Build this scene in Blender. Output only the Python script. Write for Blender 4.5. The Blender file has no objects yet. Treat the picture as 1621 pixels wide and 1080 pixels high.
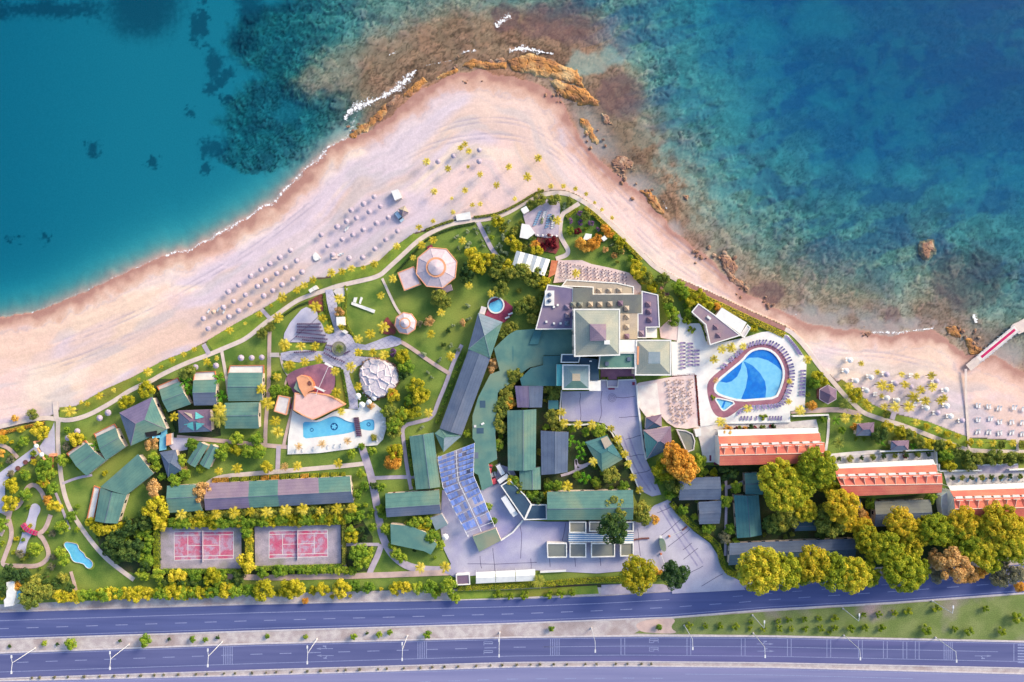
import bpy, math, random
import numpy as np
from mathutils import Vector, Matrix
from mathutils.geometry import tessellate_polygon

# ---------------------------------------------------------------- camera, sky, sun, exposure
H = 270.0          # drone height above the garden level (m)
S = 4.0            # photograph pixels per metre at garden level
CX, CY = 810.5, 540.0
scene = bpy.context.scene
col = scene.collection
cam_d = bpy.data.cameras.new('camera')
cam_d.sensor_width = 36.0
cam_d.lens = 36.0 * H / (1621.0 / S)
cam_d.clip_start = 1.0
cam_d.clip_end = 9000.0
cam = bpy.data.objects.new('camera', cam_d)
cam.location = (0, 0, H)
col.objects.link(cam)
scene.camera = cam

SUN_EL, SUN_AZ = math.radians(27), math.radians(52)      # azimuth clockwise from +Y
world = bpy.data.worlds.new('World')
scene.world = world
world.use_nodes = True
wn = world.node_tree
bg = wn.nodes['Background']
sky = wn.nodes.new('ShaderNodeTexSky')
sky.sky_type = 'NISHITA'
sky.sun_disc = False
sky.sun_elevation = SUN_EL
sky.sun_rotation = SUN_AZ
sky.air_density = 1.0
sky.dust_density = 2.0
wn.links.new(sky.outputs[0], bg.inputs[0])
bg.inputs[1].default_value = 0.15
sun_d = bpy.data.lights.new('sun', 'SUN')
sun_d.energy = 2.35
sun_d.angle = math.radians(18)
sun_d.color = (1.0, 0.80, 0.56)
sun = bpy.data.objects.new('sun', sun_d)
sdir = Vector((math.sin(SUN_AZ) * math.cos(SUN_EL), math.cos(SUN_AZ) * math.cos(SUN_EL), math.sin(SUN_EL)))
sun.rotation_euler = sdir.to_track_quat('Z', 'Y').to_euler()
sun.location = (200, 200, 200)
col.objects.link(sun)
vs = scene.view_settings
vs.view_transform = 'Standard'
vs.look = 'None'
vs.gamma = 1.0
vs.exposure = 1.08
vs.use_curve_mapping = False
scene.cycles.transparent_max_bounces = 12
scene.cycles.max_bounces = 6

rnd = random.Random(7)
KV = (1.45, 1.40, 1.46)     # brightness of a flat sunlit white surface, per channel

def s2l(c):
    c /= 255.0
    return c / 12.92 if c <= 0.04045 else ((c + 0.055) / 1.055) ** 2.4

def C(r, g, b, k=1.0):
    """base colour that shows the given sRGB value on a flat sunlit surface"""
    return tuple(min(0.9, max(0.004, s2l(v) / q * k)) for v, q in zip((r, g, b), KV)) + (1.0,)

# ---------------------------------------------------------------- geometry helpers
def P(px, py, z=0.0):
    k = (H - z) / H / S
    return Vector(((px - CX) * k, (CY - py) * k, z))

def XY(px, py, z=0.0):
    v = P(px, py, z)
    return (v.x, v.y)

def link(name, data, parent=None, loc=None, rz=0.0, sc=None):
    o = bpy.data.objects.new(name, data)
    col.objects.link(o)
    if parent is not None:
        o.parent = parent
    if loc is not None:
        o.location = loc
    if rz:
        o.rotation_euler = (0, 0, rz)
    if sc is not None:
        o.scale = sc if hasattr(sc, '__len__') else (sc, sc, sc)
    return o

def tag(o, label=None, cat=None, group=None, kind=None):
    if label: o['label'] = label
    if cat: o['category'] = cat
    if group: o['group'] = group
    if kind: o['kind'] = kind
    return o

def thing(name, label, cat, loc=(0, 0, 0), rz=0.0, group=None, sc=None):
    o = link(name, None, None, loc, rz, sc)
    o.empty_display_size = 0.3
    return tag(o, label, cat, group)

class MB:
    def __init__(s):
        s.v, s.f, s.m = [], [], []
    def vert(s, p):
        s.v.append((p[0], p[1], p[2])); return len(s.v) - 1
    def face(s, pts, mi=0):
        i0 = len(s.v)
        s.v.extend((p[0], p[1], p[2]) for p in pts)
        s.f.append(tuple(range(i0, i0 + len(pts)))); s.m.append(mi)
        return s
    def prism(s, xy, z0, z1, mi=0, holes=(), top=True, bottom=False, mtop=None):
        """xy outline (world) from z0 to z1, optional holes; z1 may be a list per vertex"""
        mtop = mi if mtop is None else mtop
        loops = [list(xy)] + [list(h) for h in holes]
        if top:
            if holes:
                pl = [[Vector((p[0], p[1], 0)) for p in l] for l in loops]
                flat = [p for l in loops for p in l]
                for t in tessellate_polygon(pl):
                    q = [flat[i] for i in t]
                    a = (q[1][0]-q[0][0])*(q[2][1]-q[0][1])-(q[1][1]-q[0][1])*(q[2][0]-q[0][0])
                    if a < 0: q.reverse()
                    s.face([(p[0], p[1], z1) for p in q], mtop)
            else:
                a = sum(xy[i-1][0]*xy[i][1]-xy[i][0]*xy[i-1][1] for i in range(len(xy)))
                q = list(xy) if a > 0 else list(reversed(xy))
                s.face([(p[0], p[1], z1) for p in q], mtop)
        if z1 > z0:
            for li, l in enumerate(loops):
                a = sum(l[i-1][0]*l[i][1]-l[i][0]*l[i-1][1] for i in range(len(l)))
                if (a < 0) != (li > 0): l = list(reversed(l))
                n = len(l)
                for i in range(n):
                    p, q = l[i], l[(i+1) % n]
                    s.face([(p[0], p[1], z0), (q[0], q[1], z0), (q[0], q[1], z1), (p[0], p[1], z1)], mi)
        if bottom:
            s.face([(p[0], p[1], z0) for p in reversed(xy)], mi)
        return s
    def box(s, c, d, rz=0.0, mi=0):
        ca, sa = math.cos(rz), math.sin(rz)
        x, y, z = d[0]/2, d[1]/2, d[2]/2
        pts = []
        for dx, dy, dz in ((-x,-y,-z),(x,-y,-z),(x,y,-z),(-x,y,-z),(-x,-y,z),(x,-y,z),(x,y,z),(-x,y,z)):
            pts.append((c[0]+dx*ca-dy*sa, c[1]+dx*sa+dy*ca, c[2]+dz))
        i0 = len(s.v); s.v.extend(pts)
        for q in ((0,3,2,1),(4,5,6,7),(0,1,5,4),(1,2,6,5),(2,3,7,6),(3,0,4,7)):
            s.f.append(tuple(i0+i for i in q)); s.m.append(mi)
        return s
    def tube(s, p0, p1, r0, r1=None, n=8, mi=0, caps=True):
        r1 = r0 if r1 is None else r1
        p0, p1 = Vector(p0), Vector(p1)
        d = (p1-p0).normalized()
        u = d.orthogonal().normalized(); w = d.cross(u)
        i0 = len(s.v)
        for p, r in ((p0, r0), (p1, r1)):
            for k in range(n):
                a = 2*math.pi*k/n
                q = p+u*(r*math.cos(a))+w*(r*math.sin(a))
                s.v.append(tuple(q))
        for k in range(n):
            s.f.append((i0+k, i0+(k+1) % n, i0+n+(k+1) % n, i0+n+k)); s.m.append(mi)
        if caps:
            s.f.append(tuple(i0+n+k for k in range(n))); s.m.append(mi)
            s.f.append(tuple(i0+n-1-k for k in range(n))); s.m.append(mi)
        return s
    def lathe(s, c, prof, n=12, mi=0, ph=0.0):
        """prof: list of (radius, z)"""
        i0 = len(s.v)
        for r, z in prof:
            for k in range(n):
                a = 2*math.pi*k/n+ph
                s.v.append((c[0]+r*math.cos(a), c[1]+r*math.sin(a), c[2]+z))
        for j in range(len(prof)-1):
            for k in range(n):
                a, b = i0+j*n+k, i0+j*n+(k+1) % n
                s.f.append((a, b, b+n, a+n)); s.m.append(mi)
        return s
    def slab(s, quad, t, mi=0):
        """a thin roof slab: top quad (CCW from above), thickness t downwards"""
        q = [Vector(p) for p in quad]
        a = sum(q[i-1].x*q[i].y-q[i].x*q[i-1].y for i in range(len(q)))
        if a < 0: q.reverse()
        lo = [p-Vector((0, 0, t)) for p in q]
        s.face(q, mi); s.face(list(reversed(lo)), mi)
        n = len(q)
        for i in range(n):
            j = (i+1) % n
            s.face([lo[i], lo[j], q[j], q[i]], mi)
        return s
    def mesh(s, name, mats, org=None, smooth=False):
        me = bpy.data.meshes.new(name)
        v = s.v
        if org is not None:
            v = [(p[0]-org[0], p[1]-org[1], p[2]-org[2]) for p in v]
        me.from_pydata(v, [], s.f)
        if not isinstance(mats, (list, tuple)): mats = [mats]
        for m in mats: me.materials.append(m)
        if any(s.m): me.polygons.foreach_set('material_index', s.m)
        if smooth: me.polygons.foreach_set('use_smooth', [True]*len(me.polygons))
        me.update()
        return me
    def build(s, name, mats, parent=None, org=None, smooth=False):
        return link(name, s.mesh(name, mats, org, smooth), parent)

def centroid(pts):
    n = len(pts)
    return (sum(p[0] for p in pts)/n, sum(p[1] for p in pts)/n)

def offset(xy, d):
    """offset a closed outline outwards by d (inwards when negative)"""
    a = sum(xy[i-1][0]*xy[i][1]-xy[i][0]*xy[i-1][1] for i in range(len(xy)))
    sg = 1 if a > 0 else -1
    out, n = [], len(xy)
    for i in range(n):
        p, c, q = Vector(xy[i-1]), Vector(xy[i]), Vector(xy[(i+1) % n])
        e1, e2 = (c-p), (q-c)
        if e1.length < 1e-6 or e2.length < 1e-6:
            out.append(tuple(c)); continue
        e1.normalize(); e2.normalize()
        n1, n2 = Vector((e1.y, -e1.x))*sg, Vector((e2.y, -e2.x))*sg
        b = n1+n2
        k = max(0.35, (1+n1.dot(n2)))
        out.append(tuple(c+b*(d/k)))
    return out

def smooth_closed(pts, it=2):
    for _ in range(it):
        q = []
        for i in range(len(pts)):
            a, b = pts[i], pts[(i+1) % len(pts)]
            q.append((a[0]*.75+b[0]*.25, a[1]*.75+b[1]*.25))
            q.append((a[0]*.25+b[0]*.75, a[1]*.25+b[1]*.75))
        pts = q
    return pts

def smooth_open(pts, it=2):
    for _ in range(it):
        q = [pts[0]]
        for i in range(len(pts)-1):
            a, b = pts[i], pts[i+1]
            q.append((a[0]*.75+b[0]*.25, a[1]*.75+b[1]*.25))
            q.append((a[0]*.25+b[0]*.75, a[1]*.25+b[1]*.75))
        q.append(pts[-1])
        pts = q
    return pts

def strip_outline(pts, w):
    """closed outline of a polyline of width w (same units)"""
    l, r = [], []
    n = len(pts)
    for i in range(n):
        a = Vector(pts[max(0, i-1)]); b = Vector(pts[min(n-1, i+1)])
        d = (b-a).normalized()
        nn = Vector((-d.y, d.x))*(w/2)
        c = Vector(pts[i])
        l.append(tuple(c+nn)); r.append(tuple(c-nn))
    return l, r

def nums(s):
    """'x,y,r x,y,r ...' -> list of tuples"""
    return [tuple(float(v) for v in t.split(',')) for t in s.split()]

def inside(p, poly):
    x, y = p
    c = False
    n = len(poly)
    for i in range(n):
        x1, y1 = poly[i]; x2, y2 = poly[i-1]
        if (y1 > y) != (y2 > y) and x < (x2-x1)*(y-y1)/(y2-y1)+x1:
            c = not c
    return c

# ---------------------------------------------------------------- materials
MATS = {}
def nodes_of(name):
    m = bpy.data.materials.new(name)
    m.use_nodes = True
    nt = m.node_tree
    b = nt.nodes['Principled BSDF']
    return m, nt, b

def N(nt, t, **kw):
    n = nt.nodes.new(t)
    for k, v in kw.items(): setattr(n, k, v)
    return n

def mat(name, c1, c2=None, scale=0.5, rough=0.85, fine=0.10, fscale=6.0, bump=0.0, spec=0.2, detail=5, c3=None, obj_rand=0.0, stretch=None, thr=(0.38, 0.62), course=0.0):
    """procedural surface: two (three) colours mixed by noise, fine grain, optional relief"""
    if name in MATS: return MATS[name]
    m, nt, b = nodes_of(name)
    L = nt.links.new
    c2 = c2 or tuple(min(1, v*0.86) for v in c1[:3])+(1,)
    geo = N(nt, 'ShaderNodeNewGeometry')
    vec = geo.outputs['Position']
    if stretch:
        mp = N(nt, 'ShaderNodeMapping'); mp.inputs['Scale'].default_value = stretch[:3]
        if len(stretch) > 3: mp.inputs['Rotation'].default_value = (0, 0, stretch[3])
        L(vec, mp.inputs[0]); vec = mp.outputs[0]
    n1 = N(nt, 'ShaderNodeTexNoise'); n1.inputs['Scale'].default_value = scale; n1.inputs['Detail'].default_value = detail
    L(vec, n1.inputs['Vector'])
    mr = N(nt, 'ShaderNodeMapRange'); mr.inputs[1].default_value, mr.inputs[2].default_value = thr
    L(n1.outputs[0], mr.inputs[0])
    mx = N(nt, 'ShaderNodeMix', data_type='RGBA')
    mx.inputs[6].default_value = c1; mx.inputs[7].default_value = c2
    L(mr.outputs[0], mx.inputs[0])
    out = mx.outputs[2]
    if c3:
        n3 = N(nt, 'ShaderNodeTexNoise'); n3.inputs['Scale'].default_value = scale*0.37; n3.inputs['Detail'].default_value = 3
        mp3 = N(nt, 'ShaderNodeMapping'); mp3.inputs['Location'].default_value = (31, 17, 5)
        L(vec, mp3.inputs[0]); L(mp3.outputs[0], n3.inputs['Vector'])
        mr3 = N(nt, 'ShaderNodeMapRange'); mr3.inputs[1].default_value, mr3.inputs[2].default_value = 0.5, 0.7
        L(n3.outputs[0], mr3.inputs[0])
        mx3 = N(nt, 'ShaderNodeMix', data_type='RGBA'); mx3.inputs[7].default_value = c3
        L(mr3.outputs[0], mx3.inputs[0]); L(out, mx3.inputs[6]); out = mx3.outputs[2]
    n2 = N(nt, 'ShaderNodeTexNoise'); n2.inputs['Scale'].default_value = fscale; n2.inputs['Detail'].default_value = 3
    L(geo.outputs['Position'], n2.inputs['Vector'])
    m2 = N(nt, 'ShaderNodeMapRange'); m2.inputs[1].default_value, m2.inputs[2].default_value = 0.25, 0.75
    m2.inputs[3].default_value, m2.inputs[4].default_value = 1-fine*2, 1+fine*2
    L(n2.outputs[0], m2.inputs[0])
    val = m2.outputs[0]
    if obj_rand:
        oi = N(nt, 'ShaderNodeObjectInfo')
        mo = N(nt, 'ShaderNodeMapRange'); mo.inputs[3].default_value, mo.inputs[4].default_value = 1-obj_rand, 1+obj_rand
        L(oi.outputs['Random'], mo.inputs[0])
        mm = N(nt, 'ShaderNodeMath', operation='MULTIPLY'); L(val, mm.inputs[0]); L(mo.outputs[0], mm.inputs[1]); val = mm.outputs[0]
    if course:      # tile courses parallel to the eaves: bands of constant height
        sp = N(nt, 'ShaderNodeSeparateXYZ'); L(geo.outputs['Position'], sp.inputs[0])
        md = N(nt, 'ShaderNodeMath', operation='FRACT'); dv = N(nt, 'ShaderNodeMath', operation='DIVIDE'); dv.inputs[1].default_value = course
        L(sp.outputs[2], dv.inputs[0]); L(dv.outputs[0], md.inputs[0])
        mc = N(nt, 'ShaderNodeMapRange'); mc.inputs[1].default_value, mc.inputs[2].default_value, mc.inputs[3].default_value, mc.inputs[4].default_value = 0.0, 0.35, 0.86, 1.03
        L(md.outputs[0], mc.inputs[0])
        m3 = N(nt, 'ShaderNodeMath', operation='MULTIPLY'); L(val, m3.inputs[0]); L(mc.outputs[0], m3.inputs[1]); val = m3.outputs[0]
    sc = N(nt, 'ShaderNodeVectorMath', operation='SCALE')
    L(out, sc.inputs[0]); L(val, sc.inputs['Scale'])
    L(sc.outputs[0], b.inputs['Base Color'])
    b.inputs['Roughness'].default_value = rough
    b.inputs['Specular IOR Level'].default_value = spec
    if bump:
        bp = N(nt, 'ShaderNodeBump'); bp.inputs['Strength'].default_value = 0.6; bp.inputs['Distance'].default_value = bump
        L(n2.outputs[0], bp.inputs['Height']); L(bp.outputs[0], b.inputs['Normal'])
    MATS[name] = m
    return m

def leafmat(name, c1, c2, c3, trans=0.35):
    """foliage: three leaf colours mixed by clump noise, with light passing through the leaves"""
    m, nt, b = nodes_of(name)
    L = nt.links.new
    tc = N(nt, 'ShaderNodeTexCoord'); oi = N(nt, 'ShaderNodeObjectInfo'); geo = N(nt, 'ShaderNodeNewGeometry')
    n1 = N(nt, 'ShaderNodeTexNoise'); n1.inputs['Scale'].default_value = 0.55; n1.inputs['Detail'].default_value = 2
    L(geo.outputs['Position'], n1.inputs['Vector'])
    n2 = N(nt, 'ShaderNodeTexNoise'); n2.inputs['Scale'].default_value = 3.0; n2.inputs['Detail'].default_value = 1
    L(geo.outputs['Position'], n2.inputs['Vector'])
    ad = N(nt, 'ShaderNodeMath', operation='ADD'); L(n1.outputs[0], ad.inputs[0]); L(n2.outputs[0], ad.inputs[1])
    a2 = N(nt, 'ShaderNodeMath', operation='MULTIPLY_ADD'); L(oi.outputs['Random'], a2.inputs[0]); a2.inputs[1].default_value = 0.35; L(ad.outputs[0], a2.inputs[2])
    rp = N(nt, 'ShaderNodeValToRGB'); cr = rp.color_ramp
    mr = N(nt, 'ShaderNodeMapRange'); mr.inputs[1].default_value, mr.inputs[2].default_value = 0.75, 1.6
    L(a2.outputs[0], mr.inputs[0]); L(mr.outputs[0], rp.inputs[0])
    cr.elements[0].position = 0.15; cr.elements[0].color = c1
    cr.elements[1].position = 0.85; cr.elements[1].color = c3
    e = cr.elements.new(0.5); e.color = c2
    L(rp.outputs[0], b.inputs['Base Color'])
    b.inputs['Roughness'].default_value = 0.7
    b.inputs['Specular IOR Level'].default_value = 0.15
    tr = N(nt, 'ShaderNodeBsdfTranslucent'); L(rp.outputs[0], tr.inputs[0])
    ms = N(nt, 'ShaderNodeMixShader'); ms.inputs[0].default_value = trans
    out = nt.nodes['Material Output']
    L(b.outputs[0], ms.inputs[1]); L(tr.outputs[0], ms.inputs[2]); L(ms.outputs[0], out.inputs[0])
    MATS[name] = m
    return m

def M(n): return MATS[n]
# ---------------------------------------------------------------- terrain: beach, sea bed, reef
SEA = -1.2
COAST = nums("-9000,640 -1500,600 -400,560 -100,522 0,502 30,497 60,491 95,478 130,463 165,447 200,431 235,416 262,404 300,396 340,375 380,351 410,334 440,313 472,282 504,250 530,226 549,217 570,212 596,200 620,180 648,157 672,140 693,128 729,115 761,111 793,120 841,129 867,143 889,157 899,180 906,201 920,218 934,236 950,254 966,268 988,285 1003,298 1017,306 1030,322 1043,339 1065,362 1085,382 1104,397 1122,408 1140,428 1159,446 1178,460 1204,477 1222,487 1241,494 1278,512 1300,515 1340,520 1381,528 1411,530 1440,525 1477,522 1492,530 1510,545 1529,562 1545,561 1574,563 1596,574 1621,589 1700,640 2000,690 3000,720 9000,740")
coast_w = [XY(px, py, SEA) for px, py in COAST]
GARDEN_TOP = nums("-400,700 -60,682 0,679 40,669 74,663 90,650 120,643 165,617 210,597 258,571 300,555 321,543 327,540 370,514 413,490 440,474 471,455 501,440 524,437 550,426 578,421 600,413 622,393 655,369 690,358 720,348 754,344 794,337 822,323 845,309 869,302 892,301 912,307 926,316 945,330 962,346 984,366 1006,389 1024,405 1040,421 1074,440 1130,464 1185,490 1245,516 1258,525 1280,551 1300,580 1325,604 1333,601 1345,610 1380,640 1411,653 1470,668 1532,692 1609,697 1700,700 2000,760")

def vnoise(x, y, seed):
    """value noise on numpy arrays"""
    rs = np.random.RandomState(seed)
    t = rs.rand(256, 256)
    xi, yi = np.floor(x).astype(np.int64), np.floor(y).astype(np.int64)
    fx, fy = x-xi, y-yi
    fx, fy = fx*fx*(3-2*fx), fy*fy*(3-2*fy)
    a = t[yi & 255, xi & 255]; b = t[yi & 255, (xi+1) & 255]
    c = t[(yi+1) & 255, xi & 255]; d = t[(yi+1) & 255, (xi+1) & 255]
    return (a*(1-fx)+b*fx)*(1-fy)+(c*(1-fx)+d*fx)*fy

def fbm(x, y, seed, o=4):
    r, a, t = 0, 0.5, 0
    for i in range(o):
        r = r+a*vnoise(x*2**i+i*13.7, y*2**i+i*7.1, seed+i); t += a; a *= 0.5
    return r/t

def worley(x, y, seed, jit=0.9):
    """distance to nearest and second nearest feature point, and a random value per cell"""
    rs = np.random.RandomState(seed)
    jx, jy, jv = rs.rand(128, 128), rs.rand(128, 128), rs.rand(128, 128)
    xi, yi = np.floor(x).astype(np.int64), np.floor(y).astype(np.int64)
    d1 = np.full(x.shape, 9.0); d2 = d1.copy(); cv = np.zeros(x.shape)
    for oy in (-1, 0, 1):
        for ox in (-1, 0, 1):
            cx, cy = xi+ox, yi+oy
            a, b = cy & 127, cx & 127
            d = np.hypot(cx+0.5+(jx[a, b]-.5)*jit-x, cy+0.5+(jy[a, b]-.5)*jit-y)
            n = d < d1
            d2 = np.where(n, d1, np.minimum(d2, d))
            cv = np.where(n, jv[a, b], cv)
            d1 = np.where(n, d, d1)
    return d1, d2, cv

def seg_dist(x, y, pl):
    best = np.full(x.shape, 1e9)
    for (x1, y1), (x2, y2) in zip(pl[:-1], pl[1:]):
        dx, dy = x2-x1, y2-y1
        t = np.clip(((x-x1)*dx+(y-y1)*dy)/(dx*dx+dy*dy+1e-9), 0, 1)
        best = np.minimum(best, (x-x1-t*dx)**2+(y-y1-t*dy)**2)
    return np.sqrt(best)

def in_poly(x, y, pl):
    c = np.zeros(x.shape, bool)
    n = len(pl)
    for i in range(n):
        x1, y1 = pl[i]; x2, y2 = pl[i-1]
        if y1 == y2: continue
        c ^= ((y1 > y) != (y2 > y)) & (x < (x2-x1)*(y-y1)/(y2-y1)+x1)
    return c

def sstep(a, b, x):
    t = np.clip((x-a)/(b-a), 0, 1)
    return t*t*(3-2*t)

def blob(px, py, pts, nz, amp=14.0, e0=1.15, e1=0.8):
    """soft mask from a list of (x, y, rx, ry) ellipses in photograph pixels, edges broken by noise"""
    m = np.zeros(px.shape)
    for cx, cy, rx, ry in pts:
        d = np.hypot((px-cx)/rx, (py-cy)/ry)
        m = np.maximum(m, sstep(e0, e1, d+(nz-.5)*amp/ max(4.0, min(rx, ry))*1.2))
    return m

far = [2600.0, 1500.0, 900.0, 560.0, 380.0, 290.0, 245.0, 225.0]
gx = np.array([-v for v in far]+list(np.arange(-215, 215.01, 0.5))+far[::-1])
gy = np.array([-v for v in far[:-2]]+list(np.arange(-150, 150.01, 0.5))+[v*1.0 for v in far[::-1][2:]])
X, Y = np.meshgrid(gx, gy)
PX, PY = X*S+CX, CY-Y*S
dist = seg_dist(X, Y, coast_w)
land = in_poly(X, Y, coast_w+[(2600*4, -9000), (-2600*4, -9000)])
n_big = fbm(X*0.06, Y*0.06, 1)
n_mid = fbm(X*0.25, Y*0.25, 11)
n_fine = fbm(X*0.9, Y*0.9, 21, 3)
D = np.where(land, dist, -dist)
D = D+(n_mid-0.5)*2.6*np.exp(-np.abs(D)/14)
land2 = D > 0
A = np.abs(D)
# reef mask (rock bottom) and its roughness
left = sstep(560, 470, PX-0.55*(PY-100)+(n_big-.5)*120)
reef = 1-left
reef = np.maximum(reef, blob(PX, PY, [(480, 60, 120, 75), (430, 190, 90, 75), (500, 130, 90, 80), (400, 240, 60, 28)], n_mid, 26)*0.95)
sand_n = sstep(.50, .60, fbm(X*0.05+3, Y*0.06+8, 81))*sstep(960, 1080, PX)*sstep(420, 300, PY)
sandp = 0.3*sand_n*sstep(.34, .56, n_mid)
sandp = np.maximum(sandp, 0.42*blob(PX, PY, [(1150, 20, 40, 26), (1215, 45, 48, 30), (1300, 20, 60, 30), (1190, 60, 36, 20), (1170, 170, 46, 26), (1400, 165, 40, 20), (1140, 300, 30, 14), (1460, 265, 44, 16), (1380, 250, 40, 14), (470, 175, 26, 20), (925, 92, 34, 12), (1120, 140, 40, 26), (1290, 150, 36, 14)], fbm(X*0.12, Y*0.12, 91), 60, 1.6, 0.3))
grass_b = blob(PX, PY, [(215, 5, 62, 48), (60, 6, 120, 16), (375, 58, 27, 26), (390, 10, 22, 30), (330, 95, 15, 26), (313, 30, 7, 40), (133, 225, 12, 14), (292, 172, 7, 8), (60, 370, 8, 8), (8, 374, 10, 7), (232, 250, 9, 7), (352, 150, 9, 5), (325, 130, 10, 14), (350, 110, 12, 10), (335, 230, 20, 14), (318, 262, 8, 8), (340, 120, 14, 8), (300, 40, 10, 20)], 0.5*n_fine+0.5*fbm(X*0.16, Y*0.16, 95), 34, 1.45, 0.45)
# depth below sea level
dl = 0.08+3.4*(1-np.exp(-(A/9.5)**1.25))+sstep(60, -420, PY)*1.2+sstep(250, -150, PX)*0.7
dr = 0.08+0.45*(1-np.exp(-A/12))+np.maximum(0, np.minimum(A, 85)-(22-12*sstep(980, 1150, PX)))*0.032+sstep(960, 1400, PX)*sstep(480, 120, PY)*0.5
wl = 1-sstep(420, 620, PX-0.35*(PY-100))
depth = dl*wl+dr*(1-wl)
reef_up = blob(PX, PY, [(560, 110, 85, 55), (620, 90, 100, 46), (500, 125, 50, 34), (700, 66, 120, 40), (800, 50, 120, 44), (890, 66, 100, 50), (965, 140, 50, 60), (1000, 220, 50, 60), (1050, 300, 40, 40)], n_mid, 18, 1.4, 0.4)
depth = depth*(1-reef_up*0.85)+reef_up*0.22
depth = np.maximum(0.05, depth)
# stone blocks
w1a, w2a, cva = worley(X*0.24+(n_mid-.5)*2.4+(n_big-.5)*3+(n_fine-.5)*.6, Y*0.30+(fbm(X*.25+9, Y*.25, 15)-.5)*2.4+(n_fine-.5)*.6, 5)
w1b, w2b, cvb = worley(X*0.62+(n_fine-.5)*0.8, Y*0.70+(n_fine-.5)*0.8, 6)
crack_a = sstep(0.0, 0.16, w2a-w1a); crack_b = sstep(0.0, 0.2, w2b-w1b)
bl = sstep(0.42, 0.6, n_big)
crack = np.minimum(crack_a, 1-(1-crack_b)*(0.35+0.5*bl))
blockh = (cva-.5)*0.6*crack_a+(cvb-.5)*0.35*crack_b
rockz = reef*(1-sandp)
shallow = np.clip(depth/1.2, 0.12, 1.0)
zsea = SEA-depth+rockz*shallow*(blockh-0.4*(1-crack)+ (n_big-.5)*0.8)*(1-0.75*sstep(980, 1250, PX)*sstep(20, 60, A))
zsea = np.minimum(zsea, SEA-0.03)
# land profile: beach rising to the garden terrace
gt_w = [XY(*p) for p in GARDEN_TOP]
gard = in_poly(X, Y, gt_w+[(2600*3, -9000), (-2600*3, -9000)])
slope = sstep(0, 24, D)
zland = SEA+0.02+1.06*slope+(n_mid-.5)*0.10*sstep(1, 6, D)+(n_fine-.5)*0.05
zland = np.where(gard, -0.16, np.minimum(zland, -0.05))
Z = np.where(land2, zland, zsea)

# ---- colours (surface colours: sand, wet sand, gravel, rock, sea grass; shade and water light painted on the reef)
def lin3(r, g, b): return np.array(C(r, g, b)[:3])
def mixc(a, b, t): return a*(1-t[..., None])+b*t[..., None]
cream, pink, lav = lin3(250, 226, 214), lin3(245, 211, 207), lin3(222, 203, 219)
wet, brown, grey = lin3(178, 130, 122), lin3(212, 166, 150), lin3(184, 176, 196)
col_s = mixc(np.broadcast_to(cream, X.shape+(3,)), pink, sstep(0.35, 0.65, n_big))
lband = fbm(X*0.035+D*0.0, D*0.16, 31, 3)
rightside = sstep(860, 1000, PX)
col_s = mixc(col_s, lav, sstep(0.44, 0.62, lband)*sstep(5, 12, D)*0.9*(1-0.35*rightside))
field = blob(PX, PY, [(420, 440, 110, 44), (510, 390, 90, 48), (590, 345, 80, 55), (330, 490, 60, 34), (1440, 630, 110, 36), (1590, 660, 70, 40)], n_mid, 14)
col_s = mixc(col_s, lav, field*0.75)
tip = blob(PX, PY, [(760, 165, 140, 40), (640, 225, 70, 44), (880, 230, 40, 60)], n_mid, 10)
col_s = mixc(col_s, lin3(226, 208, 220), tip*0.8)
col_s = mixc(col_s, pink, blob(PX, PY, [(800, 300, 130, 50), (900, 280, 70, 50), (1000, 360, 40, 60)], n_mid, 10)*0.7)
# ragged wet edge, strand lines
edge = D+(n_mid-.5)*5
col_s = mixc(col_s, lin3(236, 200, 180), sstep(.5, .66, fbm(X*0.03+5, D*0.10+7, 45, 3))*0.6)
col_s = mixc(col_s, lin3(200, 192, 200), sstep(.56, .7, fbm(X*0.05+5, D*0.22+1, 46, 4))*sstep(8, 14, D)*0.5)
col_s = mixc(col_s, brown, sstep(9.5, 3.5, edge)*(0.85-0.2*rightside))
col_s = mixc(col_s, wet, sstep(4.5, 0.8, edge)*0.85)
st = np.exp(-((edge-7.2)/0.35)**2)*0.35+np.exp(-((edge-11.0)/0.4)**2)*0.22*(lband > .5)
col_s = mixc(col_s, grey, np.clip(st, 0, 1))
# wheel tracks in the sand (pairs of ruts running along the beach)
trk = np.zeros(X.shape)
TR = ["640,232 690,206 740,192 790,188 840,198 880,222 912,255 945,290 990,345 1040,395 1100,440 1165,480 1240,520",
      "600,275 660,238 720,220 780,214 840,222 885,245 925,285 960,320",
      "860,165 890,200 925,245 970,290 1020,340 1080,390 1140,435 1200,480",
      "40,560 120,535 210,500 300,452 400,395 470,340 540,285",
      "0,600 90,580 180,545 260,510", "1260,535 1320,560 1400,560 1480,580 1535,590"]
for t in TR:
    pl = [XY(*p) for p in smooth_open(nums(t), 2)]
    m = (np.abs(X) < 214) & (np.abs(Y) < 149)
    dd = np.full(X.shape, 99.0)
    dd[m] = seg_dist(X[m], Y[m], pl)
    fade = sstep(2, 26, np.minimum(np.hypot(X-pl[0][0], Y-pl[0][1]), np.hypot(X-pl[-1][0], Y-pl[-1][1])))
    trk = np.maximum(trk, fade*np.exp(-((dd-0.9)/0.33)**2)*(0.25+0.75*sstep(.35, .6, n_mid)))
col_s = mixc(col_s, lin3(170, 160, 184), np.clip(trk, 0, 1)*0.55)
Z = np.where(land2 & ~gard, Z-0.10*trk, Z)
rake = fbm(X*0.07+Y*0.04, D*0.95+n_mid*1.5, 43, 4)
col_s = col_s*(1+(rake-.5)*0.22*sstep(3, 10, D))[..., None]
stone = fbm(X*1.3, Y*1.3, 41, 2)
col_s = col_s*(0.93+0.14*stone[..., None])
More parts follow.
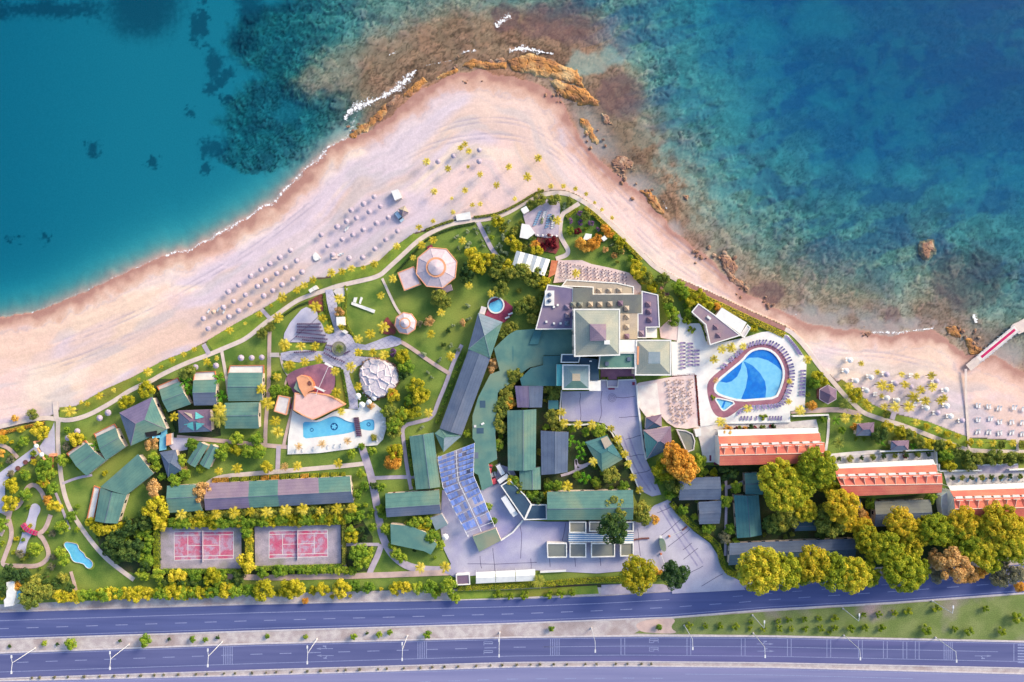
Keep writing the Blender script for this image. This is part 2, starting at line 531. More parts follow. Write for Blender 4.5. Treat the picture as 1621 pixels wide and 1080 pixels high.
soil = mixc(np.broadcast_to(lin3(112, 96, 84), X.shape+(3,)), lin3(88, 92, 66), sstep(.4, .6, n_mid))
# sea bed
sb_sand = lin3(196, 206, 196)
rock1, rock2, rock3 = lin3(200, 170, 152), lin3(172, 144, 140), lin3(186, 172, 158)
rk = mixc(np.broadcast_to(rock1, X.shape+(3,)), rock2, sstep(.42, .6, fbm(X*0.11, Y*0.11, 51)))
rk = mixc(rk, rock3, sstep(.5, .62, fbm(X*0.09, Y*0.09, 61))*0.8)
mott = fbm(X*0.5, Y*0.5, 99, 4)
rk = rk*(0.62+0.76*mott[..., None])
rk = rk*(0.80+0.24*cva[..., None]*crack_a[..., None]+0.14*cvb[..., None])
deepen = sstep(10, 70, A)[..., None]
rk = rk*(1-(1-crack[..., None])*(0.36-0.2*deepen))  # crevice shade darkened into the rock colour along the cracks
brn = sstep(40, 4, A)*sstep(470, 600, PX)*(1-0.45*sstep(980, 1120, PX))*(0.6+0.8*sstep(.4, .6, n_big))
rk = mixc(rk, lin3(186, 126, 98)*(0.66+0.5*n_mid[..., None]), np.clip(brn*0.75+reef_up*0.5, 0, 0.85))
rk = rk*(1-(1-crack[..., None])*(0.12+0.25*reef_up[..., None]+0.22*sstep(26, 6, A)[..., None]))  # more crevice shade in the rock colour, strongest on the shallow reef
strata = fbm(X*0.10, D*0.75+n_mid*3, 97, 3)
rk = rk*(1+(strata-.5)[..., None]*1.1*(brn*0.8+reef_up*0.6)[..., None])
weed_wave_streaks = sstep(.45, .66, fbm(X*0.07+Y*0.03, Y*0.20-X*0.07, 71))*sstep(14, 40, A)*sstep(700, 1000, PX)
rk = mixc(rk, lin3(104, 108, 140), weed_wave_streaks*0.68)  # sea grass drawn out in streaks that also imitate light on waves
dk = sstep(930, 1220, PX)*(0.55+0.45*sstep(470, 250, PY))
rk = mixc(rk, lin3(134, 150, 194)*(0.93+0.07*crack[..., None]), dk*0.62*sstep(25, 85, A))  # blue scatter of deep water painted into the far reef colour
wine = blob(PX, PY, [(1220, 465, 26, 18), (1415, 500, 14, 20), (890, 30, 70, 34), (985, 150, 40, 34), (1540, 440, 60, 50), (800, 25, 26, 22)], n_mid, 14)
rk = mixc(rk, lin3(128, 84, 92), wine*0.6)
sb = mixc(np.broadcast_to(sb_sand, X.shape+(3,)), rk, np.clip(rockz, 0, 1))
sb = mixc(sb, lin3(52, 70, 96), grass_b*0.62)
fringe = sstep(11, 0.5, A)*wl
sb = mixc(sb, lin3(206, 156, 150), fringe*0.85)
sandr = sstep(16, 2, A)*blob(PX, PY, [(950, 205, 40, 50), (1000, 300, 40, 26), (1060, 372, 24, 16), (1290, 500, 70, 16), (1380, 516, 70, 10), (940, 190, 22, 30), (1590, 560, 40, 26)], n_mid, 30, 1.6, .3)
sb = mixc(sb, lin3(196, 166, 164), sandr*0.85)
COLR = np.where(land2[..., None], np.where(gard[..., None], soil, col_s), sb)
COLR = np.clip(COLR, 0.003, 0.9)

def grid_mesh(name, X, Y, Z, colr, m):
    h, w = X.shape
    me = bpy.data.meshes.new(name)
    me.vertices.add(h*w)
    me.vertices.foreach_set('co', np.stack([X, Y, Z], -1).astype(np.float32).ravel())
    i = np.arange(h*w).reshape(h, w)
    q = np.stack([i[:-1, :-1], i[:-1, 1:], i[1:, 1:], i[1:, :-1]], -1).reshape(-1)
    nf = (h-1)*(w-1)
    me.loops.add(nf*4); me.loops.foreach_set('vertex_index', q.astype(np.int32))
    me.polygons.add(nf)
    me.polygons.foreach_set('loop_start', (np.arange(nf)*4).astype(np.int32))
    me.update(calc_edges=True)
    at = me.color_attributes.new('surface_colour', 'FLOAT_COLOR', 'POINT')
    c4 = np.ones((h*w, 4), np.float32); c4[:, :3] = colr.reshape(-1, 3)
    at.data.foreach_set('color', c4.ravel())
    me.polygons.foreach_set('use_smooth', np.ones(nf, bool))
    me.materials.append(m)
    return me

m, nt, b = nodes_of('sand_and_rock')
at = N(nt, 'ShaderNodeAttribute', attribute_name='surface_colour')
geo = N(nt, 'ShaderNodeNewGeometry')
n2 = N(nt, 'ShaderNodeTexNoise'); n2.inputs['Scale'].default_value = 1.7; n2.inputs['Detail'].default_value = 6; n2.inputs['Roughness'].default_value = 0.7
nt.links.new(geo.outputs['Position'], n2.inputs['Vector'])
mr = N(nt, 'ShaderNodeMapRange'); mr.inputs[1].default_value, mr.inputs[2].default_value, mr.inputs[3].default_value, mr.inputs[4].default_value = 0.25, 0.75, 0.88, 1.12
nt.links.new(n2.outputs[0], mr.inputs[0])
sc = N(nt, 'ShaderNodeVectorMath', operation='SCALE'); nt.links.new(at.outputs['Color'], sc.inputs[0]); nt.links.new(mr.outputs[0], sc.inputs['Scale'])
nt.links.new(sc.outputs[0], b.inputs['Base Color'])
b.inputs['Roughness'].default_value = 0.95; b.inputs['Specular IOR Level'].default_value = 0.1
bp = N(nt, 'ShaderNodeBump'); bp.inputs['Distance'].default_value = 0.12; bp.inputs['Strength'].default_value = 0.5
nt.links.new(n2.outputs[0], bp.inputs['Height']); nt.links.new(bp.outputs[0], b.inputs['Normal'])
MATS['sand'] = m
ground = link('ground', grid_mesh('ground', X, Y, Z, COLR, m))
tag(ground, 'pink and lavender sand beach with rocky sea bed off the point', kind='structure')

# ---- the sea: a closed body of water with depth-dependent absorption
m = bpy.data.materials.new('sea_water'); m.use_nodes = True
nt = m.node_tree; nt.nodes.clear(); L = nt.links.new
out = N(nt, 'ShaderNodeOutputMaterial')
tr = N(nt, 'ShaderNodeBsdfTransparent'); gl = N(nt, 'ShaderNodeBsdfGlossy'); gl.inputs['Roughness'].default_value = 0.12
geo = N(nt, 'ShaderNodeNewGeometry')
mp = N(nt, 'ShaderNodeMapping'); mp.inputs['Rotation'].default_value = (0, 0, math.radians(28)); mp.inputs['Scale'].default_value = (0.10, 0.34, 1)
L(geo.outputs['Position'], mp.inputs[0])
nz = N(nt, 'ShaderNodeTexNoise'); nz.inputs['Scale'].default_value = 1.0; nz.inputs['Detail'].default_value = 6; nz.inputs['Roughness'].default_value = 0.6
L(mp.outputs[0], nz.inputs['Vector'])
bp = N(nt, 'ShaderNodeBump'); bp.inputs['Distance'].default_value = 0.35; bp.inputs['Strength'].default_value = 0.5
L(nz.outputs[0], bp.inputs['Height'])
L(bp.outputs[0], gl.inputs['Normal'])
mx = N(nt, 'ShaderNodeMixShader'); mx.inputs[0].default_value = 0.012; L(tr.outputs[0], mx.inputs[1]); L(gl.outputs[0], mx.inputs[2])
L(mx.outputs[0], out.inputs['Surface'])
ab = N(nt, 'ShaderNodeVolumeAbsorption')
ab.inputs['Color'].default_value = (0.58, 0.89, 0.938, 1)
ab.inputs["Density"].default_value = 1.0
L(ab.outputs[0], out.inputs['Volume'])
MATS['sea'] = m
mb = MB()
mb.prism([(-2590, -140), (2590, -140), (2590, 2590), (-2590, 2590)], -40, SEA, 0, bottom=True)
sea = mb.build('sea', m)
tag(sea, 'clear teal and blue sea around the sandy point', kind='structure')

# ---- foam along the shore and on the reef
m, nt, b = nodes_of('foam')
L = nt.links.new
b.inputs['Base Color'].default_value = (0.85, 0.84, 0.86, 1); b.inputs['Roughness'].default_value = 0.9
geo = N(nt, 'ShaderNodeNewGeometry')
nz = N(nt, 'ShaderNodeTexNoise'); nz.inputs['Scale'].default_value = 0.9; nz.inputs['Detail'].default_value = 7; nz.inputs['Roughness'].default_value = 0.75
L(geo.outputs['Position'], nz.inputs['Vector'])
uv = N(nt, 'ShaderNodeAttribute', attribute_name='thin')
sb_ = N(nt, 'ShaderNodeMath', operation='SUBTRACT'); L(nz.outputs[0], sb_.inputs[0]); L(uv.outputs['Fac'], sb_.inputs[1])
mr = N(nt, 'ShaderNodeMapRange'); mr.inputs[1].default_value, mr.inputs[2].default_value = 0.0, 0.12
L(sb_.outputs[0], mr.inputs[0])
tr = N(nt, 'ShaderNodeBsdfTransparent'); mx = N(nt, 'ShaderNodeMixShader')
L(mr.outputs[0], mx.inputs[0]); L(tr.outputs[0], mx.inputs[1]); L(b.outputs[0], mx.inputs[2])
L(mx.outputs[0], nt.nodes['Material Output'].inputs[0])
foam_m = m
def foam(name, pts, width, thin=0.42, z=SEA+0.02, label=None):
    thin *= 1.16
    width *= 1.45
    pts = smooth_open(pts, 2)
    # resample
    q = []
    for a, b_ in zip(pts[:-1], pts[1:]):
        n = max(1, int(math.hypot(b_[0]-a[0], b_[1]-a[1])/2))
        q += [(a[0]+(b_[0]-a[0])*i/n, a[1]+(b_[1]-a[1])*i/n) for i in range(n)]
    q.append(pts[-1])
    v, f, th = [], [], []
    K = 5
    nq = len(q)
    for i in range(nq):
        a, b_ = q[max(0, i-1)], q[min(nq-1, i+1)]
        d = Vector((b_[0]-a[0], b_[1]-a[1])).normalized(); nn = Vector((-d.y, d.x))
        e = math.sin(math.pi*(i+.5)/nq)**0.3
        w = width*1.3*(0.6+0.9*rnd.random()*0.5+0.3*math.sin(i*0.17)+0.2*math.sin(i*0.61+1))*e
        for k in range(K):
            s_ = (k/(K-1)-.5)
            p = P(q[i][0]+nn.x*w*s_, q[i][1]+nn.y*w*s_, z)
            v.append(tuple(p)); th.append(thin*(1.0+1.1*abs(s_)**1.5*2))
    for i in range(nq-1):
        for k in range(K-1):
            a = i*K+k
            f.append((a, a+1, a+K+1, a+K))
    me = bpy.data.meshes.new(name); me.from_pydata(v, [], f)
    at = me.attributes.new('thin', 'FLOAT', 'POINT'); at.data.foreach_set('value', th)
    me.materials.append(foam_m)
    return tag(link(name, me), label, 'foam', kind='stuff')
def waterline(px, py, nx_, ny_):
    """slide a traced shore point along its normal to where the sand really meets the water"""
    best, bd = (px, py), 9e9
    for k in np.arange(-4, 4.01, .25):
        x, y = XY(px+nx_*k*S, py+ny_*k*S, SEA)
        i = int(np.searchsorted(gx, x)); j = int(np.searchsorted(gy, y))
        v = abs(D[min(j, len(gy)-1), min(i, len(gx)-1)]+0.35)
        if v < bd: bd, best = v, (px+nx_*k*S, py+ny_*k*S)
    return best
def on_shore(pts):
    q = []
    pts = smooth_open(pts, 2)
    for a, b_ in zip(pts[:-1], pts[1:]):
        n = max(1, int(math.hypot(b_[0]-a[0], b_[1]-a[1])/7))
        d = Vector((b_[0]-a[0], b_[1]-a[1])).normalized()
        q += [waterline(a[0]+(b_[0]-a[0])*i/n, a[1]+(b_[1]-a[1])*i/n, d.y, -d.x) for i in range(n)]
    return q
shore = [p for p in COAST if -120 < p[0] < 552]
foam('foam', on_shore([q for q in shore if q[0] < 275]), 5, 0.44, z=SEA+.05, label='thin white foam line where the teal sea meets the left beach')
foam('foam', on_shore([q for q in shore if q[0] > 255]), 9, 0.38, z=SEA+.05, label='white surf line along the beach left of the point')
foam('foam', nums("546,190 552,178 566,168 590,160 612,150 632,137 650,120 659,111"), 15, 0.345, label='broken white surf over rocks left of the point')
foam('foam', nums("548,219 556,205 560,190 566,182"), 9, 0.42, label='patch of white surf beside the orange rock slab')
foam('foam', nums("784,42 794,33 808,25"), 12, 0.36, label='white wave breaking on the reef above the point')
foam('foam', nums("728,86 742,80 754,80"), 8, 0.4, label='small white wave left of centre on the reef')
foam('foam', nums("806,82 822,76 838,78 858,83 876,85"), 9, 0.34, label='white surf at the tip beside the orange rocks')
foam('foam', nums("616,87 624,84 630,81"), 5, 0.4, label='small white wave above the left surf')
foam('foam', nums("670,105 690,100 715,96"), 4, 0.42, label='thin foam trace above the tip')
foam('foam', nums("860,60 876,58 890,66"), 18, 0.52, label='lacy foam over wine red reef')
foam('foam', nums("915,40 932,48 945,52"), 12, 0.5, label='scattered foam on the reef right of the tip')
foam('foam', nums("1380,526 1400,526 1420,528 1440,524 1470,521 1480,519"), 6, 0.36, label='white surf line on the right beach near the pier')
foam('foam', nums("1541,498 1544,506 1546,511"), 6, 0.32, label='white foam on rocks beside the pier')
foam('foam', nums("1050,318 1055,330 1060,336"), 4, 0.42, label='small foam patch beside rocks on the right shore')
foam('foam', nums("1240,492 1262,498 1278,505"), 3, 0.44, label='thin foam line below the cafe roofs')

# ---- rocks that stand out of the water and on the shore
mat('orange_rock', C(200, 140, 82), C(160, 112, 80), 0.35, fine=0.16, fscale=2.5, bump=0.25, c3=C(224, 188, 140))
mat('brown_rock', C(178, 134, 108), C(138, 104, 96), 0.7, fine=0.16, fscale=2.5, bump=0.25, c3=C(206, 172, 150))
def rock_mesh(name, outline, h, m, seed, cell=0.33, tilt=(0.0, 0.0)):
    """a layered rock slab: outline (world xy) filled with a stepped, cracked height field"""
    xs = [p[0] for p in outline]; ys = [p[1] for p in outline]
    x0, x1, y0, y1 = min(xs), max(xs), min(ys), max(ys)
    nx, ny = max(6, int((x1-x0)/cell)+2), max(6, int((y1-y0)/cell)+2)
    gx_, gy_ = np.meshgrid(np.linspace(x0-.4, x1+.4, nx), np.linspace(y0-.4, y1+.4, ny))
    ol = outline+[outline[0]]
    d = seg_dist(gx_, gy_, ol); ins = in_poly(gx_, gy_, outline)
    d = np.where(ins, d, -d)+(fbm(gx_*0.45, gy_*0.45, seed)-.5)*3.0
    pc = np.array(outline)-np.mean(outline, 0)
    ax = np.linalg.svd(pc, full_matrices=False)[2][0]          # long axis: the strata run along it
    u = gx_*ax[0]+gy_*ax[1]; v_ = -gx_*ax[1]+gy_*ax[0]
    w1_, w2_, cv_ = worley(u*0.22+7, v_*0.55+3, seed+3)
    st_ = fbm(u*0.10, v_*0.55+fbm(u*.2, v_*.2, seed+5)*1.5, seed+9)
    z = SEA-0.6+np.clip(d/0.9, 0, 1)*0.62+sstep(0, 2.2, d)*h*(0.15+0.5*st_+0.35*cv_)-0.3*sstep(.10, .0, w2_-w1_)
    z += (gx_-x0)*tilt[0]+(gy_-y0)*tilt[1]
    v = np.stack([gx_, gy_, z], -1).reshape(-1, 3)
    f = []
    for j in range(ny-1):
        for i in range(nx-1):
            if max(d[j, i], d[j, i+1], d[j+1, i], d[j+1, i+1]) > -0.3:
                a = j*nx+i
                f.append((a, a+1, a+nx+1, a+nx))
    me = bpy.data.meshes.new(name); me.from_pydata(v.tolist(), [], f); me.materials.append(M(m)); me.update()
    return me
SLABS = [("548,221 556,213 578,197 598,176 610,168 614,174 604,188 585,202 566,214 555,220", 1.0, 'orange_rock', 'long orange rock slab in the surf left of the point'),
 ("688,126 700,116 722,107 726,112 706,122", 0.8, 'orange_rock', 'small orange rock shelf at the left of the tip'),
 ("728,105 748,97 762,98 782,101 800,99 798,106 770,108 745,108", 0.8, 'orange_rock', 'orange rock shelf at the very tip of the point'),
 ("806,97 826,88 846,86 872,97 892,108 912,112 918,124 920,134 906,132 885,125 862,120 838,116 812,112", 1.0, 'orange_rock', 'broad layered orange rock shelf right of the tip'),
 ("862,122 890,130 915,138 930,146 948,160 946,165 925,166 905,160 885,148", 1.3, 'orange_rock', 'pointed orange rock shelf ending in the right bay'),
 ("917,186 926,190 936,202 944,218 946,226 938,224 930,210 920,198", 0.6, 'orange_rock', 'narrow orange rock slab lying along the right shore'),
 ("970,258 980,250 992,252 1001,258 1000,266 986,268 974,266", 0.6, 'brown_rock', 'round cluster of brown stones near the right shore'),
 ("1017,305 1026,303 1036,314 1048,330 1049,336 1038,332 1026,322", 0.9, 'orange_rock', 'leaf shaped orange slab on the right shore'),
 ("1137,405 1148,404 1158,412 1168,424 1164,434 1152,428 1142,418", 1.0, 'brown_rock', 'pale brown boulder slab on the shore above the boardwalk'),
 ("1150,430 1162,436 1172,446 1178,456 1168,456 1156,444", 0.8, 'brown_rock', 'pale brown slab below the boulder on the shore'),
 ("1500,520 1510,516 1520,522 1518,532 1508,530", 0.7, 'orange_rock', 'small orange rock left of the pier'),
 ("1526,535 1536,538 1546,548 1556,553 1562,556 1550,563 1536,560 1530,548", 0.9, 'orange_rock', 'orange rock ledge at the foot of the pier'),
 ("1541,522 1546,522 1547,529 1541,530", 0.6, 'brown_rock', 'single brown boulder in shallow water beside the pier'),
 ("1462,386 1474,384 1478,396 1468,406 1461,398", 0.4, 'brown_rock', 'lone pale rock far out in the right bay'),
 ("1080,308 1088,312 1090,318 1082,316", 0.5, 'brown_rock', 'tiny pink rock standing alone in the right shallows'),
 ("640,150 652,138 668,126 674,130 660,142 648,152", 0.5, 'orange_rock', 'low orange rock strip between the surf and the point'),
 ("612,166 624,154 634,148 636,154 622,166", 0.5, 'brown_rock', 'low brown rock patch beside the broken surf'),
 ("770,96 790,90 806,92 800,98 778,102", 0.5, 'brown_rock', 'low brown rock patch above the tip shelf'),
 ("950,176 962,182 968,196 958,196 950,186", 0.4, 'brown_rock', 'low brown rock patch in the right bay shallows'),
 ("1362,526 1376,522 1384,530 1372,534", 0.6, 'brown_rock', 'low brown rock at the waterline of the right beach')]
for i, (o_, h_, m_, lb) in enumerate(SLABS):
    ol = offset([XY(*p, SEA) for p in nums(o_)], 0.9 if len(o_) > 40 else 0.3)
    tag(link('rock', rock_mesh('rock', ol, h_, m_, 100+i*7)), lb, 'rock', 'rocks along the shore')

# ---- loose boulders on the shore
def boulder_mesh(seed):
    rs = np.random.RandomState(seed)
    mb = MB()
    n, k = 8, 4
    pr = []
    for j in range(k+1):
        a = math.pi*(j/k-0.5)*0.98
        pr.append((math.cos(a), math.sin(a)))
    mb.lathe((0, 0, 0), pr, n)
    v = np.array(mb.v)
    v *= (0.78+0.4*rs.rand(len(v)))[:, None]
    v *= np.array([1, 0.75, 0.55])
    mb.v = [tuple(p) for p in v]
    return mb.mesh('boulder', M('brown_rock'))
BOULD = [boulder_mesh(i) for i in range(5)]
BOULDERS = []
for cx, cy, n, sp, r0, r1 in ((1145, 415, 10, 18, .5, 1.3), (1172, 455, 8, 14, .4, 1.0), (985, 275, 9, 20, .4, 1.1), (1025, 312, 8, 16, .4, 1.0),
                              (1215, 478, 8, 16, .4, 0.9), (1510, 522, 9, 14, .4, 1.0), (1540, 545, 9, 16, .4, 1.1), (885, 150, 9, 14, .3, .8), (945, 215, 7, 18, .4, .9), (1370, 524, 6, 14, .3, .8),
                              (560, 205, 6, 14, .3, .8), (735, 112, 8, 26, .3, .8), (1110, 402, 9, 14, .4, 1.0)):
    for k in range(n):
        px, py = cx+rnd.gauss(0, sp*.6), cy+rnd.gauss(0, sp*.45)
        r = rnd.uniform(r0, r1)
        p = P(px, py, SEA)
        o = link('boulder', rnd.choice(BOULD), None, (p.x, p.y, SEA+rnd.uniform(0.0, 0.35)), rnd.random()*6, r)
        BOULDERS.append((o, px, py))
# ---------------------------------------------------------------- surface materials
mat('lawn', C(138, 158, 74), C(90, 122, 52), 0.10, fine=0.16, fscale=3.0, bump=0.06, c3=C(152, 160, 76))
mat('lawn_bright', C(148, 166, 66), C(120, 148, 58), 0.2, fine=0.16, fscale=3.0, bump=0.06, c3=C(140, 140, 60))
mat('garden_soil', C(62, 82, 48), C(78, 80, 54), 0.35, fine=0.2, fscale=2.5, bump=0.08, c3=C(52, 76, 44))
mat('verge_grass', C(136, 148, 92), C(116, 134, 74), 0.15, fine=0.14, fscale=2.5, bump=0.05, c3=C(166, 148, 152))
mat('gravel', C(214, 203, 206), C(190, 176, 182), 0.35, fine=0.16, fscale=4.0, bump=0.05, c3=C(176, 158, 160))
mat('asphalt_dark', C(98, 108, 164), C(80, 90, 146), 0.55, fine=0.07, fscale=9.0, bump=0.01, stretch=(0.03, 0.7, 1, 0.03), thr=(.25, .7), c3=C(110, 116, 170))
mat('asphalt_mid', C(108, 112, 162), C(88, 94, 146), 0.55, fine=0.07, fscale=9.0, stretch=(0.03, 0.7, 1, 0.03), thr=(.25, .7), c3=C(112, 110, 166))
mat('asphalt_pale', C(148, 148, 192), C(128, 130, 178), 0.55, fine=0.06, fscale=9.0, stretch=(0.03, 0.7, 1, 0.03), thr=(.25, .7), c3=C(150, 144, 196))
mat('yard_asphalt', C(212, 207, 228), C(190, 185, 212), 0.12, fine=0.07, fscale=5.0, c3=C(160, 158, 206), detail=7, thr=(.32, .6))
mat('path_cream', C(240, 222, 214), C(226, 206, 204), 0.4, fine=0.06, fscale=5.0)
mat('path_white', C(252, 244, 242), C(240, 226, 226), 0.4, fine=0.05, fscale=5.0)
mat('path_lavender', C(208, 194, 212), C(190, 176, 198), 0.4, fine=0.08, fscale=5.0)
mat('path_pink', C(226, 196, 190), C(208, 180, 178), 0.4, fine=0.08, fscale=5.0)
mat('plaza_blue', C(212, 208, 232), C(198, 194, 222), 0.3, fine=0.06, fscale=4.0, c3=C(218, 210, 230))
mat('joint', C(112, 104, 138), C(96, 90, 124), 2.0)
mat('sett_joint', C(164, 156, 190), C(150, 142, 178), 2.0)
mat('white_deck', C(255, 252, 252), C(246, 240, 242), 0.4, fine=0.03, fscale=4.0)
mat('pink_deck', C(246, 222, 222), C(234, 206, 208), 0.3, fine=0.05, fscale=4.0, c3=C(250, 232, 230))
mat('plum_paving', C(178, 122, 140), C(160, 108, 128), 0.5, fine=0.08, fscale=4.0)
mat('plum_dark', C(172, 122, 148), C(158, 110, 138), 0.5, fine=0.08, fscale=4.0)
mat('boardwalk', C(182, 134, 128), C(164, 118, 116), 0.8, fine=0.10, fscale=5.0)
mat('terracotta', C(226, 140, 100), C(206, 120, 88), 0.8, fine=0.10, fscale=4.0)
mat('peach', C(246, 178, 140), C(236, 164, 128), 0.6, fine=0.05)
mat('white_paint', C(252, 250, 250), C(240, 238, 240), 0.6, fine=0.03)
mat('offwhite', C(236, 228, 230), C(222, 212, 218), 0.6, fine=0.05)
mat('cream_wall', C(240, 220, 206), C(226, 204, 194), 0.6, fine=0.05)
mat('line_paint', C(162, 168, 210), C(138, 146, 194), 2.0, fine=0.12, fscale=6.0)
mat('kerb_stone', C(222, 214, 222), C(202, 194, 208), 1.0, fine=0.08)
mat('maroon', C(156, 70, 100), C(138, 58, 88), 1.0, fine=0.08)
mat('magenta', C(214, 40, 112), C(196, 34, 104), 1.0, fine=0.06)
mat('dark_wood', C(112, 84, 112), C(92, 68, 96), 1.0, fine=0.1)
mat('brown_wood', C(140, 92, 88), C(118, 76, 78), 1.0, fine=0.1)
mat('grey_metal', C(150, 152, 168), C(136, 138, 156), 1.0, rough=0.5, spec=0.5)
mat('white_metal', C(236, 236, 244), C(224, 224, 236), 1.0, rough=0.4, spec=0.5)
mat('glass_dark', C(52, 62, 84), C(44, 54, 76), 1.0, rough=0.12, spec=0.8, fine=0.02)
mat('rubber', C(40, 40, 46), None, 1.0)
mat('red_flower', C(150, 70, 78), C(120, 84, 62), 0.8, fine=0.25, fscale=3.0, bump=0.1)

ZL = [0.0]
PATHS = []
def lay(base):
    ZL[0] += 0.003
    return base+ZL[0]

def sheet(name, pts, m, base=0.0, z=None, thick=0.0, holes=(), kind='structure', parent=None, label=None, cat=None, smooth=0, px=True):
    z = lay(base) if z is None else z
    pts = nums(pts) if isinstance(pts, str) else pts
    if smooth: pts = smooth_closed(pts, smooth)
    xy = [XY(p[0], p[1], z) for p in pts] if px else pts
    hs = [[XY(p[0], p[1], z) for p in h] if px else h for h in holes]
    mb = MB().prism(xy, z-thick, z, 0, hs)
    o = mb.build(name, M(m), parent)
    return tag(o, label, cat, None, kind if parent is None else None)

def path(name, pts, w, m, base=0.02, smooth=2, kind='structure', thick=0.06, label=None):
    pts = nums(pts) if isinstance(pts, str) else pts
    if smooth: pts = smooth_open(pts, smooth)
    PATHS.append((pts, w))
    l, r = strip_outline(pts, w)
    z = lay(base)
    mb = MB()
    for i in range(len(l)-1):
        q = [XY(*l[i+1], z), XY(*l[i], z), XY(*r[i], z), XY(*r[i+1], z)]
        a = sum(q[j-1][0]*q[j][1]-q[j][0]*q[j-1][1] for j in range(4))
        if a < 0: q.reverse()
        mb.face([(p[0], p[1], z) for p in q])
    for e in (l, r):
        for i in range(len(e)-1):
            a, b = XY(*e[i], z), XY(*e[i+1], z)
            q = [(a[0], a[1], z-thick), (b[0], b[1], z-thick), (b[0], b[1], z), (a[0], a[1], z)]
            mb.face(q if e is r else q[::-1])
    return tag(mb.build(name, M(m)), label, None, None, kind)

def ribbon(mb, pts, w, z, mi=0):
    """flat strip (pixels) added to a mesh builder"""
    l, r = strip_outline(pts, w)
    for i in range(len(l)-1):
        q = [XY(*l[i], z), XY(*r[i], z), XY(*r[i+1], z), XY(*l[i+1], z)]
        a = sum(q[j-1][0]*q[j][1]-q[j][0]*q[j-1][1] for j in range(4))
        if a < 0: q.reverse()
        mb.face([(p[0], p[1], z) for p in q], mi)

def wall(name, pts, w, h, m, label, cat='wall', group=None, closed=False, z0=-0.05):
    """free-standing wall along a traced line; traced at its top"""
    pts = nums(pts) if isinstance(pts, str) else pts
    if closed: pts = pts+[pts[0]]
    l, r = strip_outline([XY(p[0], p[1], h) for p in pts], w/S)
    mb = MB()
    for i in range(len(l)-1):
        q = [l[i], r[i], r[i+1], l[i+1]]
        mb.prism(q, z0, h)
    c = centroid(l)
    return tag(mb.build(name, M(m)), label, cat, group)

# ---------------------------------------------------------------- highway
C1T = nums("-400,984 0,970 405,957.5 812,949 952,944 1064,937 1170,931 1300,919 1621,893 1900,868")
C1B = nums("1900,916 1621,938 1415,953 1217,964 1062,976.5 812,986 405,998 0,1011 -400,1025")
C2T = nums("-400,1049 0,1035 405,1020.5 812,1010.5 1010,1008 1218,1009 1621,1017.5 1900,1025")
C2B = nums("1900,1065 1621,1057 1218,1048.5 1000,1046.5 812,1048 405,1060 0,1073.5 -400,1087")
C3T = nums("-400,1092 0,1079 405,1070 812,1057 1000,1055.5 1218,1057.5 1621,1068 1900,1077")
sheet('verge', nums("-400,960 0,955 405,940 812,930 950,930 1064,931 1170,925 1300,905 1621,870 1900,850 1900,1200 -400,1200"), 'gravel', z=-0.02, label='pale gravel verge beside the highway')
road1 = sheet('road', C1T+C1B, 'asphalt_dark', z=0.02, label='upper dark blue grey carriageway of the highway')
road2 = sheet('road', C2T+C2B, 'asphalt_mid', z=0.02, label='middle carriageway of the highway with arrows')
road3 = sheet('road', C3T+nums("1900,1210 -400,1210"), 'asphalt_pale', z=0.02, label='lower pale carriageway at the bottom edge')
def edge_y(pl, x):
    p = sorted(pl)
    for a, b in zip(p[:-1], p[1:]):
        if a[0] <= x <= b[0]: return a[1]+(b[1]-a[1])*(x-a[0])/(b[0]-a[0])
# kerbs
def kerb(pl, dy, w=1.6, label='kerb'):
    pts = [(x, y+dy) for x, y in sorted(pl)]
    l, r = strip_outline([XY(p[0], p[1], 0.12) for p in pts], w/S)
    mb = MB()
    for i in range(len(l)-1): mb.prism([l[i], r[i], r[i+1], l[i+1]], -0.02, 0.13)
    return tag(mb.build('kerb', M('kerb_stone')), label, None, None, 'structure')
kerb(C1B, 1.2, 2.0, 'pale kerb below the upper carriageway'); kerb(C2T, -1.4, 2.4, 'pale kerb above the middle carriageway')
kerb(C2B, 1.0, 1.6, 'pale kerb below the middle carriageway'); kerb(C3T, -1.0, 2.0, 'pale kerb above the lower carriageway')
kerb(nums("-400,982 0,968.5 405,956 700,950"), 0, 1.0, 'thin kerb at the planted edge'); kerb(nums("700,951 812,947.5 950,942.5"), 0, 1.0, 'thin kerb below the roadside lawn')
# lane markings: each painted mark is a part of its carriageway
def mark(road, pts, w, z=0.028, name='lane_marking'):
    mb = MB(); ribbon(mb, pts, w, z)
    return mb.build(name, M('line_paint'), road)
def along(yfun, x0, x1, st=40):
    return [(x, yfun(x)) for x in np.arange(x0, x1+.1, st)]
lane = lambda A_, B_, t: (lambda x: edge_y(A_, x)*(1-t)+edge_y(B_, x)*t)
mark(road1, along(lane(C1T, C1B, 0.31), -100, 1060), 1.0, name='edge_line')
mark(road1, along(lambda x: edge_y(C1B, x)-3, -100, 1721), 0.8, name='edge_line')
f1 = lane(C1T, C1B, 0.62)
for k, x in enumerate(np.arange(-5, 1640, 47.0)): mark(road1, [(x, f1(x)), (x+19, f1(x+19))], 1.1)
f1b = lane(C1T, C1B, 0.35)
for x in np.arange(1160, 1640, 47.0): mark(road1, [(x, f1b(x)), (x+16, f1b(x+16))], 0.8)
mark(road2, along(lambda x: edge_y(C2B, x)-9.5, -100, 1721), 0.9, name='edge_line')
mark(road2, along(lambda x: edge_y(C2T, x)+1.6, -100, 1721), 0.9, name='edge_line')
f2 = lambda x: (edge_y(C2T, x)+edge_y(C2B, x)-9)/2
for x in np.arange(26, 870, 46.3): mark(road2, [(x, f2(x)), (x+19, f2(x+19))], 1.1)
mark(road2, along(f2, 860, 1600), 0.8, name='lane_line')
